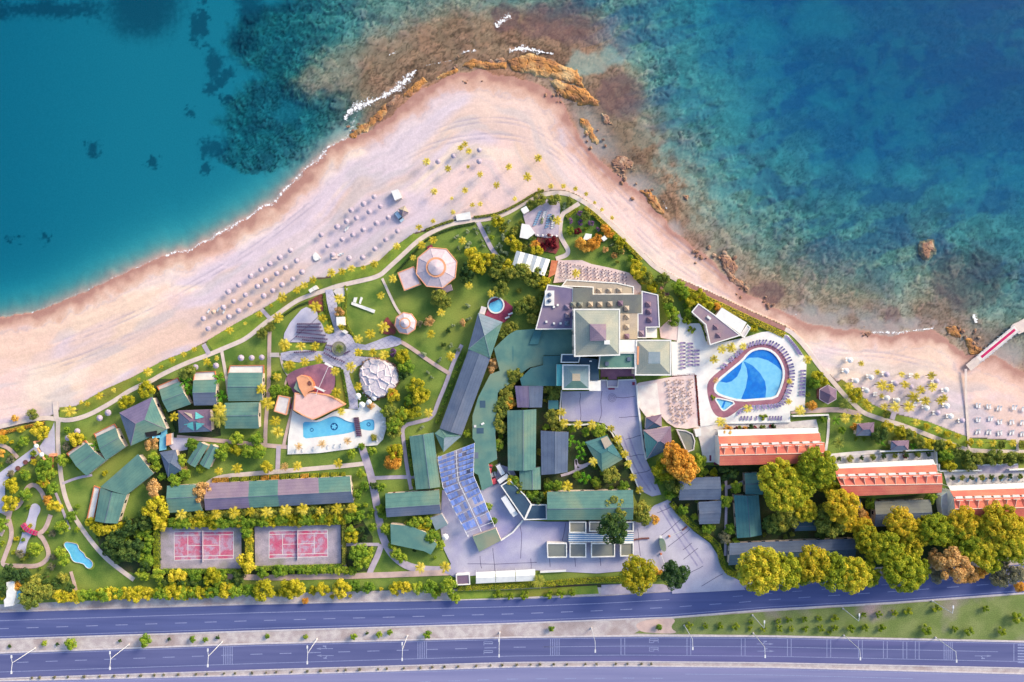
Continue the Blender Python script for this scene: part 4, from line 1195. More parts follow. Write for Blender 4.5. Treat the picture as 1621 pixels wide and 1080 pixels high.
# ---------------------------------------------------------------- buildings
def roofmat(n, a, b, c=None, sc=0.22):
    return mat('roof_'+n, C(*a), C(*b), sc, fine=0.10, fscale=5.0, c3=C(*c) if c else None, detail=7, rough=0.8, bump=0.03, course=0.27)
roofmat('green', (106, 146, 138), (90, 132, 130), (130, 152, 134))
roofmat('teal', (78, 130, 136), (68, 118, 128), (96, 138, 138))
roofmat('moss', (138, 158, 142), (120, 146, 136), (160, 160, 140))
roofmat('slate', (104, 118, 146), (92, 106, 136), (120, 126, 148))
roofmat('purple', (134, 122, 156), (120, 110, 146), (150, 132, 152))
roofmat('mauve', (158, 138, 156), (146, 126, 150), (172, 146, 150))
roofmat('sand', (176, 176, 166), (160, 166, 160), (186, 180, 164))
roofmat('tan', (196, 180, 164), (182, 168, 156), (204, 186, 160))
roofmat('olive', (134, 138, 134), (120, 124, 128), (150, 146, 132))
roofmat('wash', (152, 164, 178), (134, 154, 168), (120, 150, 156))
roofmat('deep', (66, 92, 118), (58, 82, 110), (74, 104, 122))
roofmat('red', (230, 128, 108), (218, 114, 102), (234, 142, 116))
roofmat('rose', (232, 124, 116), (222, 112, 110), (236, 136, 124))
roofmat('brown', (136, 112, 136), (120, 98, 124), (150, 122, 138))
roofmat('aqua', (110, 196, 200), (96, 184, 192))
BOX = MB().box((0, 0, 0), (1, 1, 1)).mesh('unit_box', M('glass_dark'))
BOXW = MB().box((0, 0, 0), (1, 1, 1)).mesh('unit_box_white', M('white_paint'))
BOXD = MB().box((0, 0, 0), (1, 1, 1)).mesh('unit_box_door', M('brown_wood'))

def openings(t, xy, z1, storeys=1):
    """windows and a door along the longer walls, as parts"""
    og = t.location
    n = len(xy)
    a = sum(xy[i-1][0]*xy[i][1]-xy[i][0]*xy[i-1][1] for i in range(n))
    door = False
    for i in range(n):
        p, q = Vector(xy[i]), Vector(xy[(i+1) % n])
        ln = (q-p).length
        if ln < 4.5: continue
        d = (q-p)/ln
        nn = Vector((d.y, -d.x))*(1 if a > 0 else -1)
        k = max(1, int(ln/5.0))
        for j in range(k):
            c = p+d*(ln*(j+.5)/k)+nn*0.02
            for s_ in range(storeys):
                if not door and s_ == 0:
                    o = link('door', BOXD, t, (c.x-og[0], c.y-og[1], 1.05), math.atan2(d.y, d.x), (1.0, .1, 2.1)); door = True
                else:
                    o = link('window', BOX, t, (c.x-og[0], c.y-og[1], 1.55+s_*3.0), math.atan2(d.y, d.x), (1.4, .1, 1.2))

FOOT = []
def W3(p, z): return Vector((p[0], p[1], z))

def gable(lb, quad, eave, ridge, m1, m2=None, wallm='cream_wall', over=0.4, segs=None, name='bungalow', group=None, cap='roof_slate', t_r=0.5, win=True, cat='building'):
    """gabled house; quad = eave corners a,b,c,d traced in the photograph, ridge parallel to a-b.
    m1 roofs the slope at a-b, m2 the slope at c-d; segs = [(t0,t1,mat1,mat2)] patches along the length"""
    ridge = eave+(ridge-eave)*.72
    quad = nums(quad) if isinstance(quad, str) else quad
    FOOT.append(quad)
    a, b, c, d = [Vector(XY(p[0], p[1], eave)) for p in quad]
    t = thing(name, lb, cat, W3((a+b+c+d)/4, 0), group=group)
    og = t.location
    r0, r1 = a.lerp(d, t_r), b.lerp(c, t_r)
    m2 = m2 or m1
    for t0, t1, ma, mb_ in (segs or [(0, 1, m1, m2)]):
        q = [W3(a.lerp(b, t0), eave), W3(a.lerp(b, t1), eave), W3(r0.lerp(r1, t1), ridge), W3(r0.lerp(r1, t0), ridge)]
        MB().slab(q, .14).build('roof_slope', M('roof_'+ma), t, og)
        q = [W3(d.lerp(c, t0), eave), W3(d.lerp(c, t1), eave), W3(r0.lerp(r1, t1), ridge), W3(r0.lerp(r1, t0), ridge)]
        MB().slab(q, .14).build('roof_slope', M('roof_'+mb_), t, og)
    MB().tube(W3(r0, ridge+.02), W3(r1, ridge+.02), .11, n=6).build('ridge_cap', M(cap), t, og)
    base = offset([tuple(a), tuple(b), tuple(c), tuple(d)], -over)
    mb = MB().prism(base, -.05, eave-.12, top=False)
    i0, i1 = (Vector(base[0]).lerp(Vector(base[3]), t_r)), (Vector(base[1]).lerp(Vector(base[2]), t_r))
    zr = ridge-.22
    mb.face([W3(base[3], eave-.12), W3(base[0], eave-.12), W3(i0, zr)]); mb.face([W3(base[1], eave-.12), W3(base[2], eave-.12), W3(i1, zr)])
    mb.build('wall', M(wallm), t, og)
    if win: openings(t, base, eave)
    return t

def hip(lb, quad, eave, ridge, mats4, wallm='cream_wall', over=0.4, run=None, name='bungalow', cap=None, cat='building', storeys=1, win=True, group=None, fascia=None):
    """hipped roof on four corners a,b,c,d; mats4 = roof materials of sides ab, bc, cd, da; run = fraction of a-b kept as ridge"""
    quad = nums(quad) if isinstance(quad, str) else quad
    FOOT.append(quad)
    a, b, c, d = [Vector(XY(p[0], p[1], eave)) for p in quad]
    t = thing(name, lb, cat, W3((a+b+c+d)/4, 0), group=group)
    og = t.location
    ridge = eave+(ridge-eave)*.75
    mL, mR = a.lerp(d, .5), b.lerp(c, .5)
    run = 0.0 if run is None else run
    r0, r1 = mL.lerp(mR, .5-run/2), mL.lerp(mR, .5+run/2)
    R0, R1 = W3(r0, ridge), W3(r1, ridge)
    A_, B_, C_, D_ = [W3(v, eave) for v in (a, b, c, d)]
    faces = [[A_, B_, R1, R0], [B_, C_, R1], [C_, D_, R0, R1], [D_, A_, R0]] if run else [[A_, B_, R0], [B_, C_, R0], [C_, D_, R0], [D_, A_, R0]]
    for f, m_ in zip(faces, mats4):
        MB().slab(f, .14).build('roof_slope', M('roof_'+m_), t, og)
    for p, q in ((A_, R0), (B_, R1), (C_, R1), (D_, R0)):
        MB().tube(p+Vector((0, 0, .03)), q+Vector((0, 0, .03)), .09, n=5).build('hip_cap', M(cap or 'roof_'+mats4[0]), t, og)
    base = offset([tuple(a), tuple(b), tuple(c), tuple(d)], -over)
    MB().prism(base, -.05, eave-.1, top=False).build('wall', M(wallm), t, og)
    if fascia:
        MB().prism(offset([tuple(a), tuple(b), tuple(c), tuple(d)], .35), eave-.5, eave+.12, 0, [offset([tuple(a), tuple(b), tuple(c), tuple(d)], -.12)]).build('parapet', M(fascia), t, og)
    if win: openings(t, base, eave, storeys)
    return t

def flat(lb, pts, z, m_, wallm='cream_wall', par=0.0, parm='white_paint', name='flat_roof_block', cat='building', group=None, parent=None, storeys=1, win=True, z0=-.05):
    pts = nums(pts) if isinstance(pts, str) else pts
    FOOT.append(pts)
    xy = [XY(p[0], p[1], z) for p in pts]
    if parent is None:
        t = thing(name, lb, cat, W3(centroid(xy), 0), group=group)
    else: t = parent
    og = t.location
    MB().prism(offset(xy, -.05), z0, z-.02, top=False).build('wall', M(wallm), t, og)
    MB().prism(xy, z-.2, z).build('roof_deck', M(m_), t, og)
    if par:
        MB().prism(offset(xy, .12), z-.3, z+par, 0, [offset(xy, -.28)]).build('parapet', M(parm), t, og)
    if win: openings(t, offset(xy, -.03), z, storeys)
    return t

def on_roof(t, name, px, py, z, d, m_, rz=0.0):
    p = P(px, py, z+d[2])
    return MB().box((p.x, p.y, z+d[2]/2), d, rz).build(name, M(m_), t, t.location)

def porch(t, pts, z, m_='offwhite', rail=True):
    xy = [XY(*p, z) for p in nums(pts)]
    MB().prism(xy, -.05, z).build('porch_deck', M(m_), t, t.location)
    if rail:
        MB().prism(offset(xy, .25), z-.3, z+.35, 0, [offset(xy, -.02)]).build('porch_rail', M('terracotta'), t, t.location)

BG = 'green roofed bungalows'
t = gable('green gabled bungalow lowest left in the left cluster', "109,721 137,701 167.5,729 137,753.5", 3.2, 4.6, 'green', 'green', group=BG); porch(t, "107,718 135,698 138,703 111,722", .9)
t = gable('green gabled bungalow second from the left path', "152,691.5 183,677 198,708 167.6,729", 3.2, 4.6, 'green', 'green', group=BG); porch(t, "150,687 181,672 184,677 153,692", .9)
t = hip('large slate and green hipped house with water slide', "189,653.5 241,628.5 264,680 207,706", 4.0, 6.2, ('purple', 'green', 'green', 'slate'), run=.25, name='house')
t = gable('green gabled bungalow right of the large hipped house', "252,617 284,604 302,640 266,652.6", 3.2, 4.6, 'green', 'green', group=BG); porch(t, "250,612 281,599 284,604 252.5,617", .9)
t = gable('mauve and slate gabled bungalow between palms', "306,602 343,601 343,641.5 307,642", 3.2, 4.6, 'green', 'slate', group=BG); porch(t, "309,590 340,588.5 342,601 307,602", .9, 'white_paint')
t = gable('wide green bungalow with white porch next to the pink path', "361.5,590 416,590 415.6,635 361.5,635", 3.4, 5.0, 'green', 'green', group=BG); porch(t, "365,579.5 417,579 417,590 362,590.5", .9, 'white_paint')
gable('wide green bungalow directly below the white porched one', "355.6,638 410,636.5 410,678.5 356,678.5", 3.3, 4.9, 'green', 'green', group=BG)
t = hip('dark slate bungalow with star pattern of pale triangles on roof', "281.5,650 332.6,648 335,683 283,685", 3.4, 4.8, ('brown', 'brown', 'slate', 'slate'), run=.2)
og = t.location
for tri, m_ in (("291,652.5 303,655 305,663", 'roof_tan'), ("309.5,652 323,660.5 309,664", 'roof_aqua'), ("305.5,668 306.5,682 291,672", 'roof_aqua'), ("310,669 324,671 311,681.5", 'roof_aqua')):
    q = []
    for p in nums(tri):
        k = 1-max(abs(p[0]-308.3)/26.0, abs(p[1]-666.5)/18.0)
        q.append(P(p[0], p[1], 3.62+1.08*max(0, min(1, k*1.15))))
    MB().slab(q, .05).build('roof_panel', M(m_), t, og)
gable('narrow green gabled hut at the left of a split pair', "316,699 295.6,731 309,740 330,705.6", 3.0, 4.0, 'green', 'green', group=BG)
gable('narrow green gabled hut at the right of a split pair', "334,703 316,734 331,743 346,709", 3.2, 4.2, 'green', 'green', group=BG)
hip('dark slate hipped hut among bananas below the slide', "253,716 278,712 287,745 266,757", 3.2, 4.6, ('slate', 'slate', 'deep', 'slate'), run=.1)
# angled wing (two blocks meeting at an elbow)
t = gable('green roofed angled wing near the left lawn', "150,825 159,772 200,784 186,829", 3.4, 4.8, 'green', 'green', name='angled_wing', t_r=.5)
og = t.location
e, r = 3.4, 4.82
for q, m_ in ((("159,771 218.5,719 229,733 177,777.5"), 'green'), (("177,777.5 229,733 243,750 200,784"), 'teal')):
    zz = (e, e, r, r) if m_ == 'green' else (r, r, e, e)
    MB().slab([P(*p, z_) for p, z_ in zip(nums(q), zz)], .14).build('roof_slope', M('roof_green'), t, og)
MB().prism(offset([XY(*p, e) for p in nums("159,771 218.5,719 243,750 200,784")], -.4), -.05, e-.2, top=False).build('wall', M('cream_wall'), t, og)
porch(t, "139,821 150,770 158,773 148,823", .9, 'white_paint')
# long building
gable('green gabled block at the left end of the long building', "264.5,769 309,767 321,808.5 266.7,812", 3.6, 5.2, 'green', 'green', name='long_building', t_r=.45)
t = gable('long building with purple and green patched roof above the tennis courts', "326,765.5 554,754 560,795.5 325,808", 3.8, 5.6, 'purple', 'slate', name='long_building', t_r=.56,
      segs=[(0, .30, 'mauve', 'purple'), (.30, .50, 'green', 'green'), (.50, .78, 'mauve', 'slate'), (.78, 1, 'green', 'slate')])  # patches vary along the length; south slope tones also paint its shade
# pavilion beside the pink path
t = flat('small white shade roof on posts beside the plum arena', "441,626 459,630 453,657 434,651", 2.8, 'offwhite', name='shade_pavilion', par=.15, parm='peach', win=False)
# curved green wing
t = hip('hipped green block at the top of the curved wing', "757,495.5 795.6,510 776,567 741,553", 4.4, 6.4, ('wash', 'green', 'green', 'slate'), run=.0, name='curved_wing')
gable('long slate and green block of the curved wing', "742,553 696,678 731,689 776,567.5", 4.0, 5.6, 'slate', 'slate', name='curved_wing')
t = hip('faceted green elbow block of the curved wing', "688,686 697,678.5 731,690 702,716", 3.8, 4.9, ('green', 'green', 'wash', 'green'), run=.15, name='curved_wing')
gable('green gabled block beside the pergola of solar panels', "648,691 658.5,775 697,771 686,685", 4.0, 5.4, 'green', 'green', name='curved_wing', t_r=.58)
# big low green roof
t = flat('large low green membrane roof curving down from the hotel', "793,541 805,530 817,523 845,521 908,519.5 908,562 860,563 860,577 838,582 824,592 812,604 796,615 788,622 784,687 787,727 773,734 780,768 763,777 757,752 748,747 752,700 748,694 748,658 757,629 776,592.6 791,587 782,552", 3.6, 'roof_green', name='low_roof', win=False)
for px, py, dx, dy, m_ in ((764, 640, 2.2, 2.8, 'roof_deep'), (760, 682, 2.8, 2.2, 'roof_deep'), (754, 721, 1.6, 2.4, 'roof_slate'), (812, 560, .3, 6, 'roof_teal')):
    p = P(px, py, 3.62); MB().box((p.x, p.y, 3.62), (dx, dy, .05)).build('roof_patch', M(m_), t, t.location)
on_roof(t, 'roof_hatch', 752, 675, 3.6, (.9, .9, .3), 'offwhite'); on_roof(t, 'roof_unit', 764, 671, 3.6, (1.2, .7, .4), 'white_paint', .5)
q = [XY(*p, 4.2) for p in nums("846,524 859,522 852,545 838,545")]
MB().prism(q, 3.55, 4.2).build('roof_trapezoid', M('roof_teal'), t, t.location)  # low raised trapezoid in darker teal on the green roof
flat('bright teal step roof left of the hotel', "860,564 888,563 887,576 880,577 881,611 826,611 823,600 840,583 860,578", 4.6, 'roof_teal', name='low_roof', win=False)
# ---- hotel
HT = thing('hotel', 'large hotel with square tower roof and many flat roofs', 'hotel', P(945, 530))
def hflat(pts, z, m_, par=0.0, wallm='cream_wall'): flat(None, pts, z, m_, wallm, par, parent=HT, storeys=2, win=True)
hflat("897,443 977,448 1003,454 1003,466 938.5,466 938.5,455 889,453", 5.0, 'roof_tan', .25)
hflat("867,451 907,456 907,521 848,521.5", 7.0, 'roof_purple', .1)
hflat("907,456 938.3,455.4 938.3,466.4 1015.5,466.4 1015.5,496 982,496 981,489 907,489", 7.3, 'roof_olive')
hflat("1016,461 1041.5,467 1044,518 1023,518.5 1023,535 1009.5,535 1009.5,496.4 1016,496.4", 7.0, 'roof_purple', .2)
hflat("982,496.4 1009,496.4 1009,537 981.5,537", 7.5, 'roof_tan')
hflat("981,538 1009,538 1009.5,557.5 981,557.5", 9.5, 'white_paint')
hflat("950,558.5 1005,558.5 1005,583 947,583.5", 9.0, 'roof_green', .6)
hflat("889,561 909,561 918,565.5 916,574 888,574", 8.0, 'roof_deep', .4)
hflat("918.4,565.8 946.4,569 948.6,602 933.2,602 933,577 918,577.6", 7.6, 'roof_deep')
hflat("933,602.6 951,602.6 951,619 933,619", 7.2, 'white_paint')
hflat("1023.5,519.5 1040,518.5 1040,535 1023.5,535", 5.6, 'white_paint')
def hhip(quad, eave, ridge, mats4, par=.5, run=0.0, top=None):
    a, b, c, d = [Vector(XY(p[0], p[1], eave)) for p in nums(quad)]
    og = HT.location
    base = [tuple(v) for v in (a, b, c, d)]
    MB().prism(base, -.05, eave-.05, top=False).build('wall', M('cream_wall'), HT, og)
    MB().prism(offset(base, .25), eave-.4, eave+.25, 0, [offset(base, -.25)]).build('parapet', M('white_paint'), HT, og)
    m0 = (a+b+c+d)/4
    k = 1-(top or 0.0)
    ins = [v.lerp(m0, k) for v in (a, b, c, d)]
    for i, m_ in enumerate(mats4):
        j = (i+1) % 4
        P0, P1 = base[i], base[j]
        f = [W3(P0, eave), W3(P1, eave), W3(ins[j], ridge), W3(ins[i], ridge)] if top else [W3(P0, eave), W3(P1, eave), W3(m0, ridge)]
        MB().slab(f, .12).build('roof_slope', M('roof_'+m_), HT, og)
    openings(HT, base, eave, 4 if eave > 12 else 2)
    return ins, m0
ins, m0 = hhip("909,490 980.5,490 980.5,562 910,564", 15.0, 17.4, ('sand', 'sand', 'sand', 'sand'), top=.36)
MB().prism([tuple(v) for v in ins], 17.0, 18.2, top=False).build('lantern_wall', M('roof_slate'), HT, HT.location)
for i in range(4):
    j = (i+1) % 4
    MB().slab([W3(ins[i], 18.2), W3(ins[j], 18.2), W3(m0, 19.4)], .12).build('lantern_roof', M('roof_mauve'), HT, HT.location)
ins, m0 = hhip("1007.5,539 1061.5,539 1061.5,593.5 1006,593.5", 9.5, 11.4, ('sand', 'sand', 'sand', 'sand'), top=.34)
MB().prism([tuple(v) for v in ins], 11.2, 11.42).build('roof_deck', M('roof_wash'), HT, HT.location)
ins, m0 = hhip("891,578 932.5,578.5 932.5,616 891,616", 8.6, 9.9, ('wash', 'wash', 'green', 'wash'), top=.3)
MB().prism([tuple(v) for v in ins], 9.7, 9.92).build('roof_deck', M('roof_tan'), HT, HT.location)
flat(None, "881,577 890,577 890,611 881,611", 7.6, 'roof_aqua', parent=HT, win=False)
on_roof(HT, 'lift_cap', 961, 542, 16.6, (2.0, 1.6, 1.6), 'white_paint')
on_roof(HT, 'skylight_box', 870, 472, 7.0, (3.6, 5.8, .7), 'white_paint')
for py in (466.5, 476): 
    p = P(870, py, 8.4); MB().lathe((p.x, p.y, 7.7), ((.75, 0), (.8, .35), (.35, .8), (0.02, .85)), 12).build('roof_fan', M('roof_slate'), HT, HT.location)
# pyramid vents on the roofs
def vent(px, py, z, m_, r=.85):
    p = P(px, py, z+1.2)
    mb = MB().prism([(p.x+sx*r, p.y+sy*r) for sx, sy in ((-1, -1), (1, -1), (1, 1), (-1, 1))], z, z+.45, top=False)
    for (x0, y0), (x1, y1) in (((-1, -1), (1, -1)), ((1, -1), (1, 1)), ((1, 1), (-1, 1)), ((-1, 1), (-1, -1))):
        mb.face([(p.x+x0*r*1.15, p.y+y0*r*1.15, z+.42), (p.x+x1*r*1.15, p.y+y1*r*1.15, z+.42), (p.x, p.y, z+1.35)])
    mb.build('roof_vent', M(m_), HT, HT.location)
for px, py, z, m_ in ((949, 460, 5, 'roof_tan'), (965, 460, 5, 'roof_tan'), (981, 459.5, 5, 'roof_tan'), (907.5, 482, 7.3, 'roof_olive'), (919, 482, 7.3, 'roof_olive'), (935, 481.5, 7.3, 'roof_tan'), (950, 481.5, 7.3, 'roof_tan'), (966, 481, 7.3, 'roof_tan'), (982.5, 480, 7.3, 'roof_brown'), (992.5, 488, 7.3, 'roof_tan'), (993, 501, 7.5, 'roof_tan'), (993, 517, 7.5, 'roof_tan'), (993, 532.5, 7.5, 'roof_brown'), (1027, 481.5, 7, 'roof_brown'), (1028, 493, 7, 'roof_brown'), (1029, 506, 7, 'roof_brown'), (1016, 527.5, 7, 'roof_mauve'), (899, 499, 7, 'roof_mauve'), (898, 512, 7, 'roof_slate'), (898, 486, 7, 'roof_purple')):
    vent(px, py, z, m_)
for px, py in ((865, 509.5), (877, 512), (887.5, 512), (877, 486), (883, 483)): on_roof(HT, 'roof_unit', px, py, 7.0, (.8, .8, .6), 'white_paint')
for px, py in ((961, 576), (996, 568.5)): on_roof(HT, 'roof_unit', px, py, 9.0, (1.4, 1.5, .6), 'roof_slate')
for px, py in ((935, 572), (917, 583), (932, 585), (932, 590), (908, 579)): on_roof(HT, 'roof_unit', px, py, 8.0, (.9, .5, .5), 'white_paint')
on_roof(HT, 'light_strip', 1011, 563, 9.7, (1.3, 7.0, .25), 'peach')
# entrance court walls
wall('garden_wall', "950,602 961,602 962,613 978,613 979,602 1006,601", 1.6, 1.0, 'white_paint', 'low white wall stepping round the hotel entrance')
sheet('entrance_court', "951,584 1005,584 1005,601 951,601", 'plum_dark', z=0.3, thick=.2, label='plum paved court under the hotel entrance')
wall('garden_wall', "889,618 887,640 886,664 888,672 920,673 938,671 955,674 968,684 980,706 992,727 1003,752 1014,782", 2.0, .9, 'white_paint', 'white retaining wall curving round the courtyard')
wall('garden_wall', "1008,610 1010,640 1015,680 1019,710 1023,728", 2.0, 1.2, 'white_paint', 'straight white wall right of the courtyard')
# ---- blocks south of the hotel
gable('dark purple gabled block right below the teal step roof', "815,611 819,645 858,645 860,611", 4.4, 5.6, 'purple', 'slate', name='staff_block')
gable('long green gabled block beside the low green roof', "803,650 804,745 848,744 849,648", 4.4, 6.0, 'green', 'green', name='staff_block', t_r=.55)
gable('small green gabled annex at the foot of the long block', "822,746 823,775 856,775 856,739", 3.8, 4.8, 'green', 'green', name='staff_block', t_r=.6)
gable('blue grey gabled block right of the long green one', "856,682 857,752 898.5,747.5 900,684", 4.2, 5.4, 'slate', 'slate', name='staff_block')
flat('tiny flat teal roof by the courtyard wall', "868,634 884,634 884,648 868,648", 3.2, 'roof_teal', name='store_hut', win=False)
t = hip('square teal roof set at an angle below the courtyard palms', "926,700 961,689 986,727 953,747", 3.6, 5.0, ('teal', 'teal', 'green', 'green'), run=.3)
MB().slab([P(*p, 4.75) for p in nums("951,695 961,690.5 969,703 958,711")], .05).build('roof_panel', M('roof_tan'), t, t.location)
gable('wide green gabled hall above the striped canopy', "866,779 1002,775.6 1002,823 866,823.5", 4.6, 6.6, 'green', 'green', name='hall', t_r=.58)
flat('dark teal wedge roof beside the white truck', "793,769 807,760 832,785 841,798 830,823", 3.4, 'roof_deep', name='store_hut', par=.2, win=False)
flat('dark slate lean-to roof left of the hall', "841.6,799 865,799 865.5,822 831,823", 3.3, 'roof_deep', name='store_hut', par=.15, win=False)
# service boxes and striped canopy
SVC = 'small flat grey roofs with white parapets'
for lb, q in (('flat grey roof with white parapet under the hall, left', "901.5,826 927.5,826 927.5,843 901.5,843"), ('flat grey roof with white parapet under the hall, beside the tree', "933,826 951.5,826 951.5,841 933,841"),
              ('lower leftmost flat grey roof of the service row', "866,860 897,860 897,882 867,882.5"), ('second flat grey roof of the lower service row', "902,860 927.5,860 927.5,882 902,882"),
              ('third and widest flat grey roof of the lower service row', "936,860 973,860 973,881 936,882"), ('rightmost flat grey roof of the lower service row', "982,859.5 1002.5,859 1002.5,880 982,880.5"),
              ('dark flat roof partly under the big dark tree', "988,826 1002.5,826 1002.5,841 988,841")):
    flat(lb, q, 3.2, 'roof_olive' if 'dark flat' not in lb else 'roof_slate', 'offwhite', .35, name='service_room', group=SVC, win=False)
cn = thing('striped_canopy', 'blue and white striped canopy between the service roofs', 'canopy', P(951, 851))
mat('stripe_blue', C(52, 130, 190), C(44, 116, 178), 1)
for k in range(9):
    y0, y1 = 844.4+14*k/9, 844.4+14*(k+1)/9
    MB().slab([P(900, y0, 3.0), P(1003, y0, 3.0), P(1003, y1-.02, 3.0), P(900, y1-.02, 3.0)], .05).build('stripe', M('white_paint' if k % 2 == 0 else 'stripe_blue'), cn, cn.location)
for px, py in ((901, 845), (1002, 845), (901, 857.5), (1002, 857.5)):
    p = P(px, py, 2.9); MB().tube((p.x, p.y, 0), (p.x, p.y, 2.95), .07).build('post', M('white_metal'), cn, cn.location)
# blocks on the left of the yard
gable('green gabled block right of the service lane', "610,781.5 695,776 698,813 612,819", 4.0, 5.4, 'green', 'slate', name='staff_block', t_r=.6)
flat('pale green tapering roof with trees over its top edge', "618,830 649,833 674,843 692,862 682,878 671,872.6 619,861.5", 3.4, 'roof_green', name='store_hut', win=False)
flat('small pale blue flat roof by the yard', "681,820 699,814 709,831 690,840", 3.0, 'roof_wash', 'offwhite', name='store_hut', win=False)
flat('low green hut roof at the foot of the solar pergola', "748,850 785,837 793,856 758.5,874", 3.0, 'roof_moss', name='store_hut', win=False)
wall('garden_wall', "793,856 812,843 828,824", 2.0, 1.6, 'white_paint', 'white gate wall at the edge of the service yard')
# ---- solar panel pergola
sp_ = thing('solar_pergola', 'white steel pergola carrying rows of blue solar panels', 'solar array', P(740, 775))
og = sp_.location
mat('panel_blue', C(140, 160, 226), C(110, 136, 214), 0.6, fine=0.06, fscale=2.0, rough=0.35, spec=0.5, obj_rand=.25)
Lp = smooth_open(nums("693,724 696,745 701,771 718,805 741,850"), 0); Rp = nums("751,702 750,728 749.5,753 762,782 783,834")
def pol(pl, t_):
    k = t_*(len(pl)-1); i = min(len(pl)-2, int(k)); f = k-i
    return (pl[i][0]*(1-f)+pl[i+1][0]*f, pl[i][1]*(1-f)+pl[i+1][1]*f)
zz = 4.2
prev = None
for k in range(14):
    a, b = pol(Lp, k/13.5), pol(Rp, k/13.5)
    pa, pb = P(*a, zz), P(*b, zz)
    MB().tube(pa, pb, .09, n=6).build('crossbeam', M('white_metal'), sp_, og)
    a2, b2 = pol(Lp, min(1, (k+.76)/13.5)), pol(Rp, min(1, (k+.76)/13.5))
    if k == 13: continue
    ncol = 9
    for j in range(ncol):
        if j == 4 or rnd.random() < .10: continue
        u0, u1 = (j+.06)/ncol, (j+.94)/ncol
        lerp = lambda p, q, u: (p[0]+(q[0]-p[0])*u, p[1]+(q[1]-p[1])*u)
        q = [P(*lerp(a, b, u0), zz+.45), P(*lerp(a, b, u1), zz+.45), P(*lerp(a2, b2, u1), zz+.15), P(*lerp(a2, b2, u0), zz+.15)]
        q = [v-Vector((0, 0, 0)) for v in q]
        MB().slab(q, .08).build('solar_panel', M('panel_blue'), sp_, og)
for e in (Lp, Rp, [((a[0]+b[0])/2, (a[1]+b[1])/2) for a, b in zip(Lp, Rp)]):
    mb = MB()
    for a, b in zip(e[:-1], e[1:]): mb.tube(P(*a, zz+.1), P(*b, zz+.1), .12, n=6)
    mb.build('main_beam', M('white_metal'), sp_, og)
for a in (Lp[0], Lp[2], Lp[4], Rp[0], Rp[2], Rp[4]):
    p = P(*a, zz); MB().tube((p.x, p.y, 0), (p.x, p.y, zz), .12).build('post', M('white_metal'), sp_, og)
sheet('pergola_floor', "693,724 751,702 750,753 783,834 741,850 701,771", 'yard_asphalt', z=0.35, thick=.1, label='lavender floor under the solar pergola')
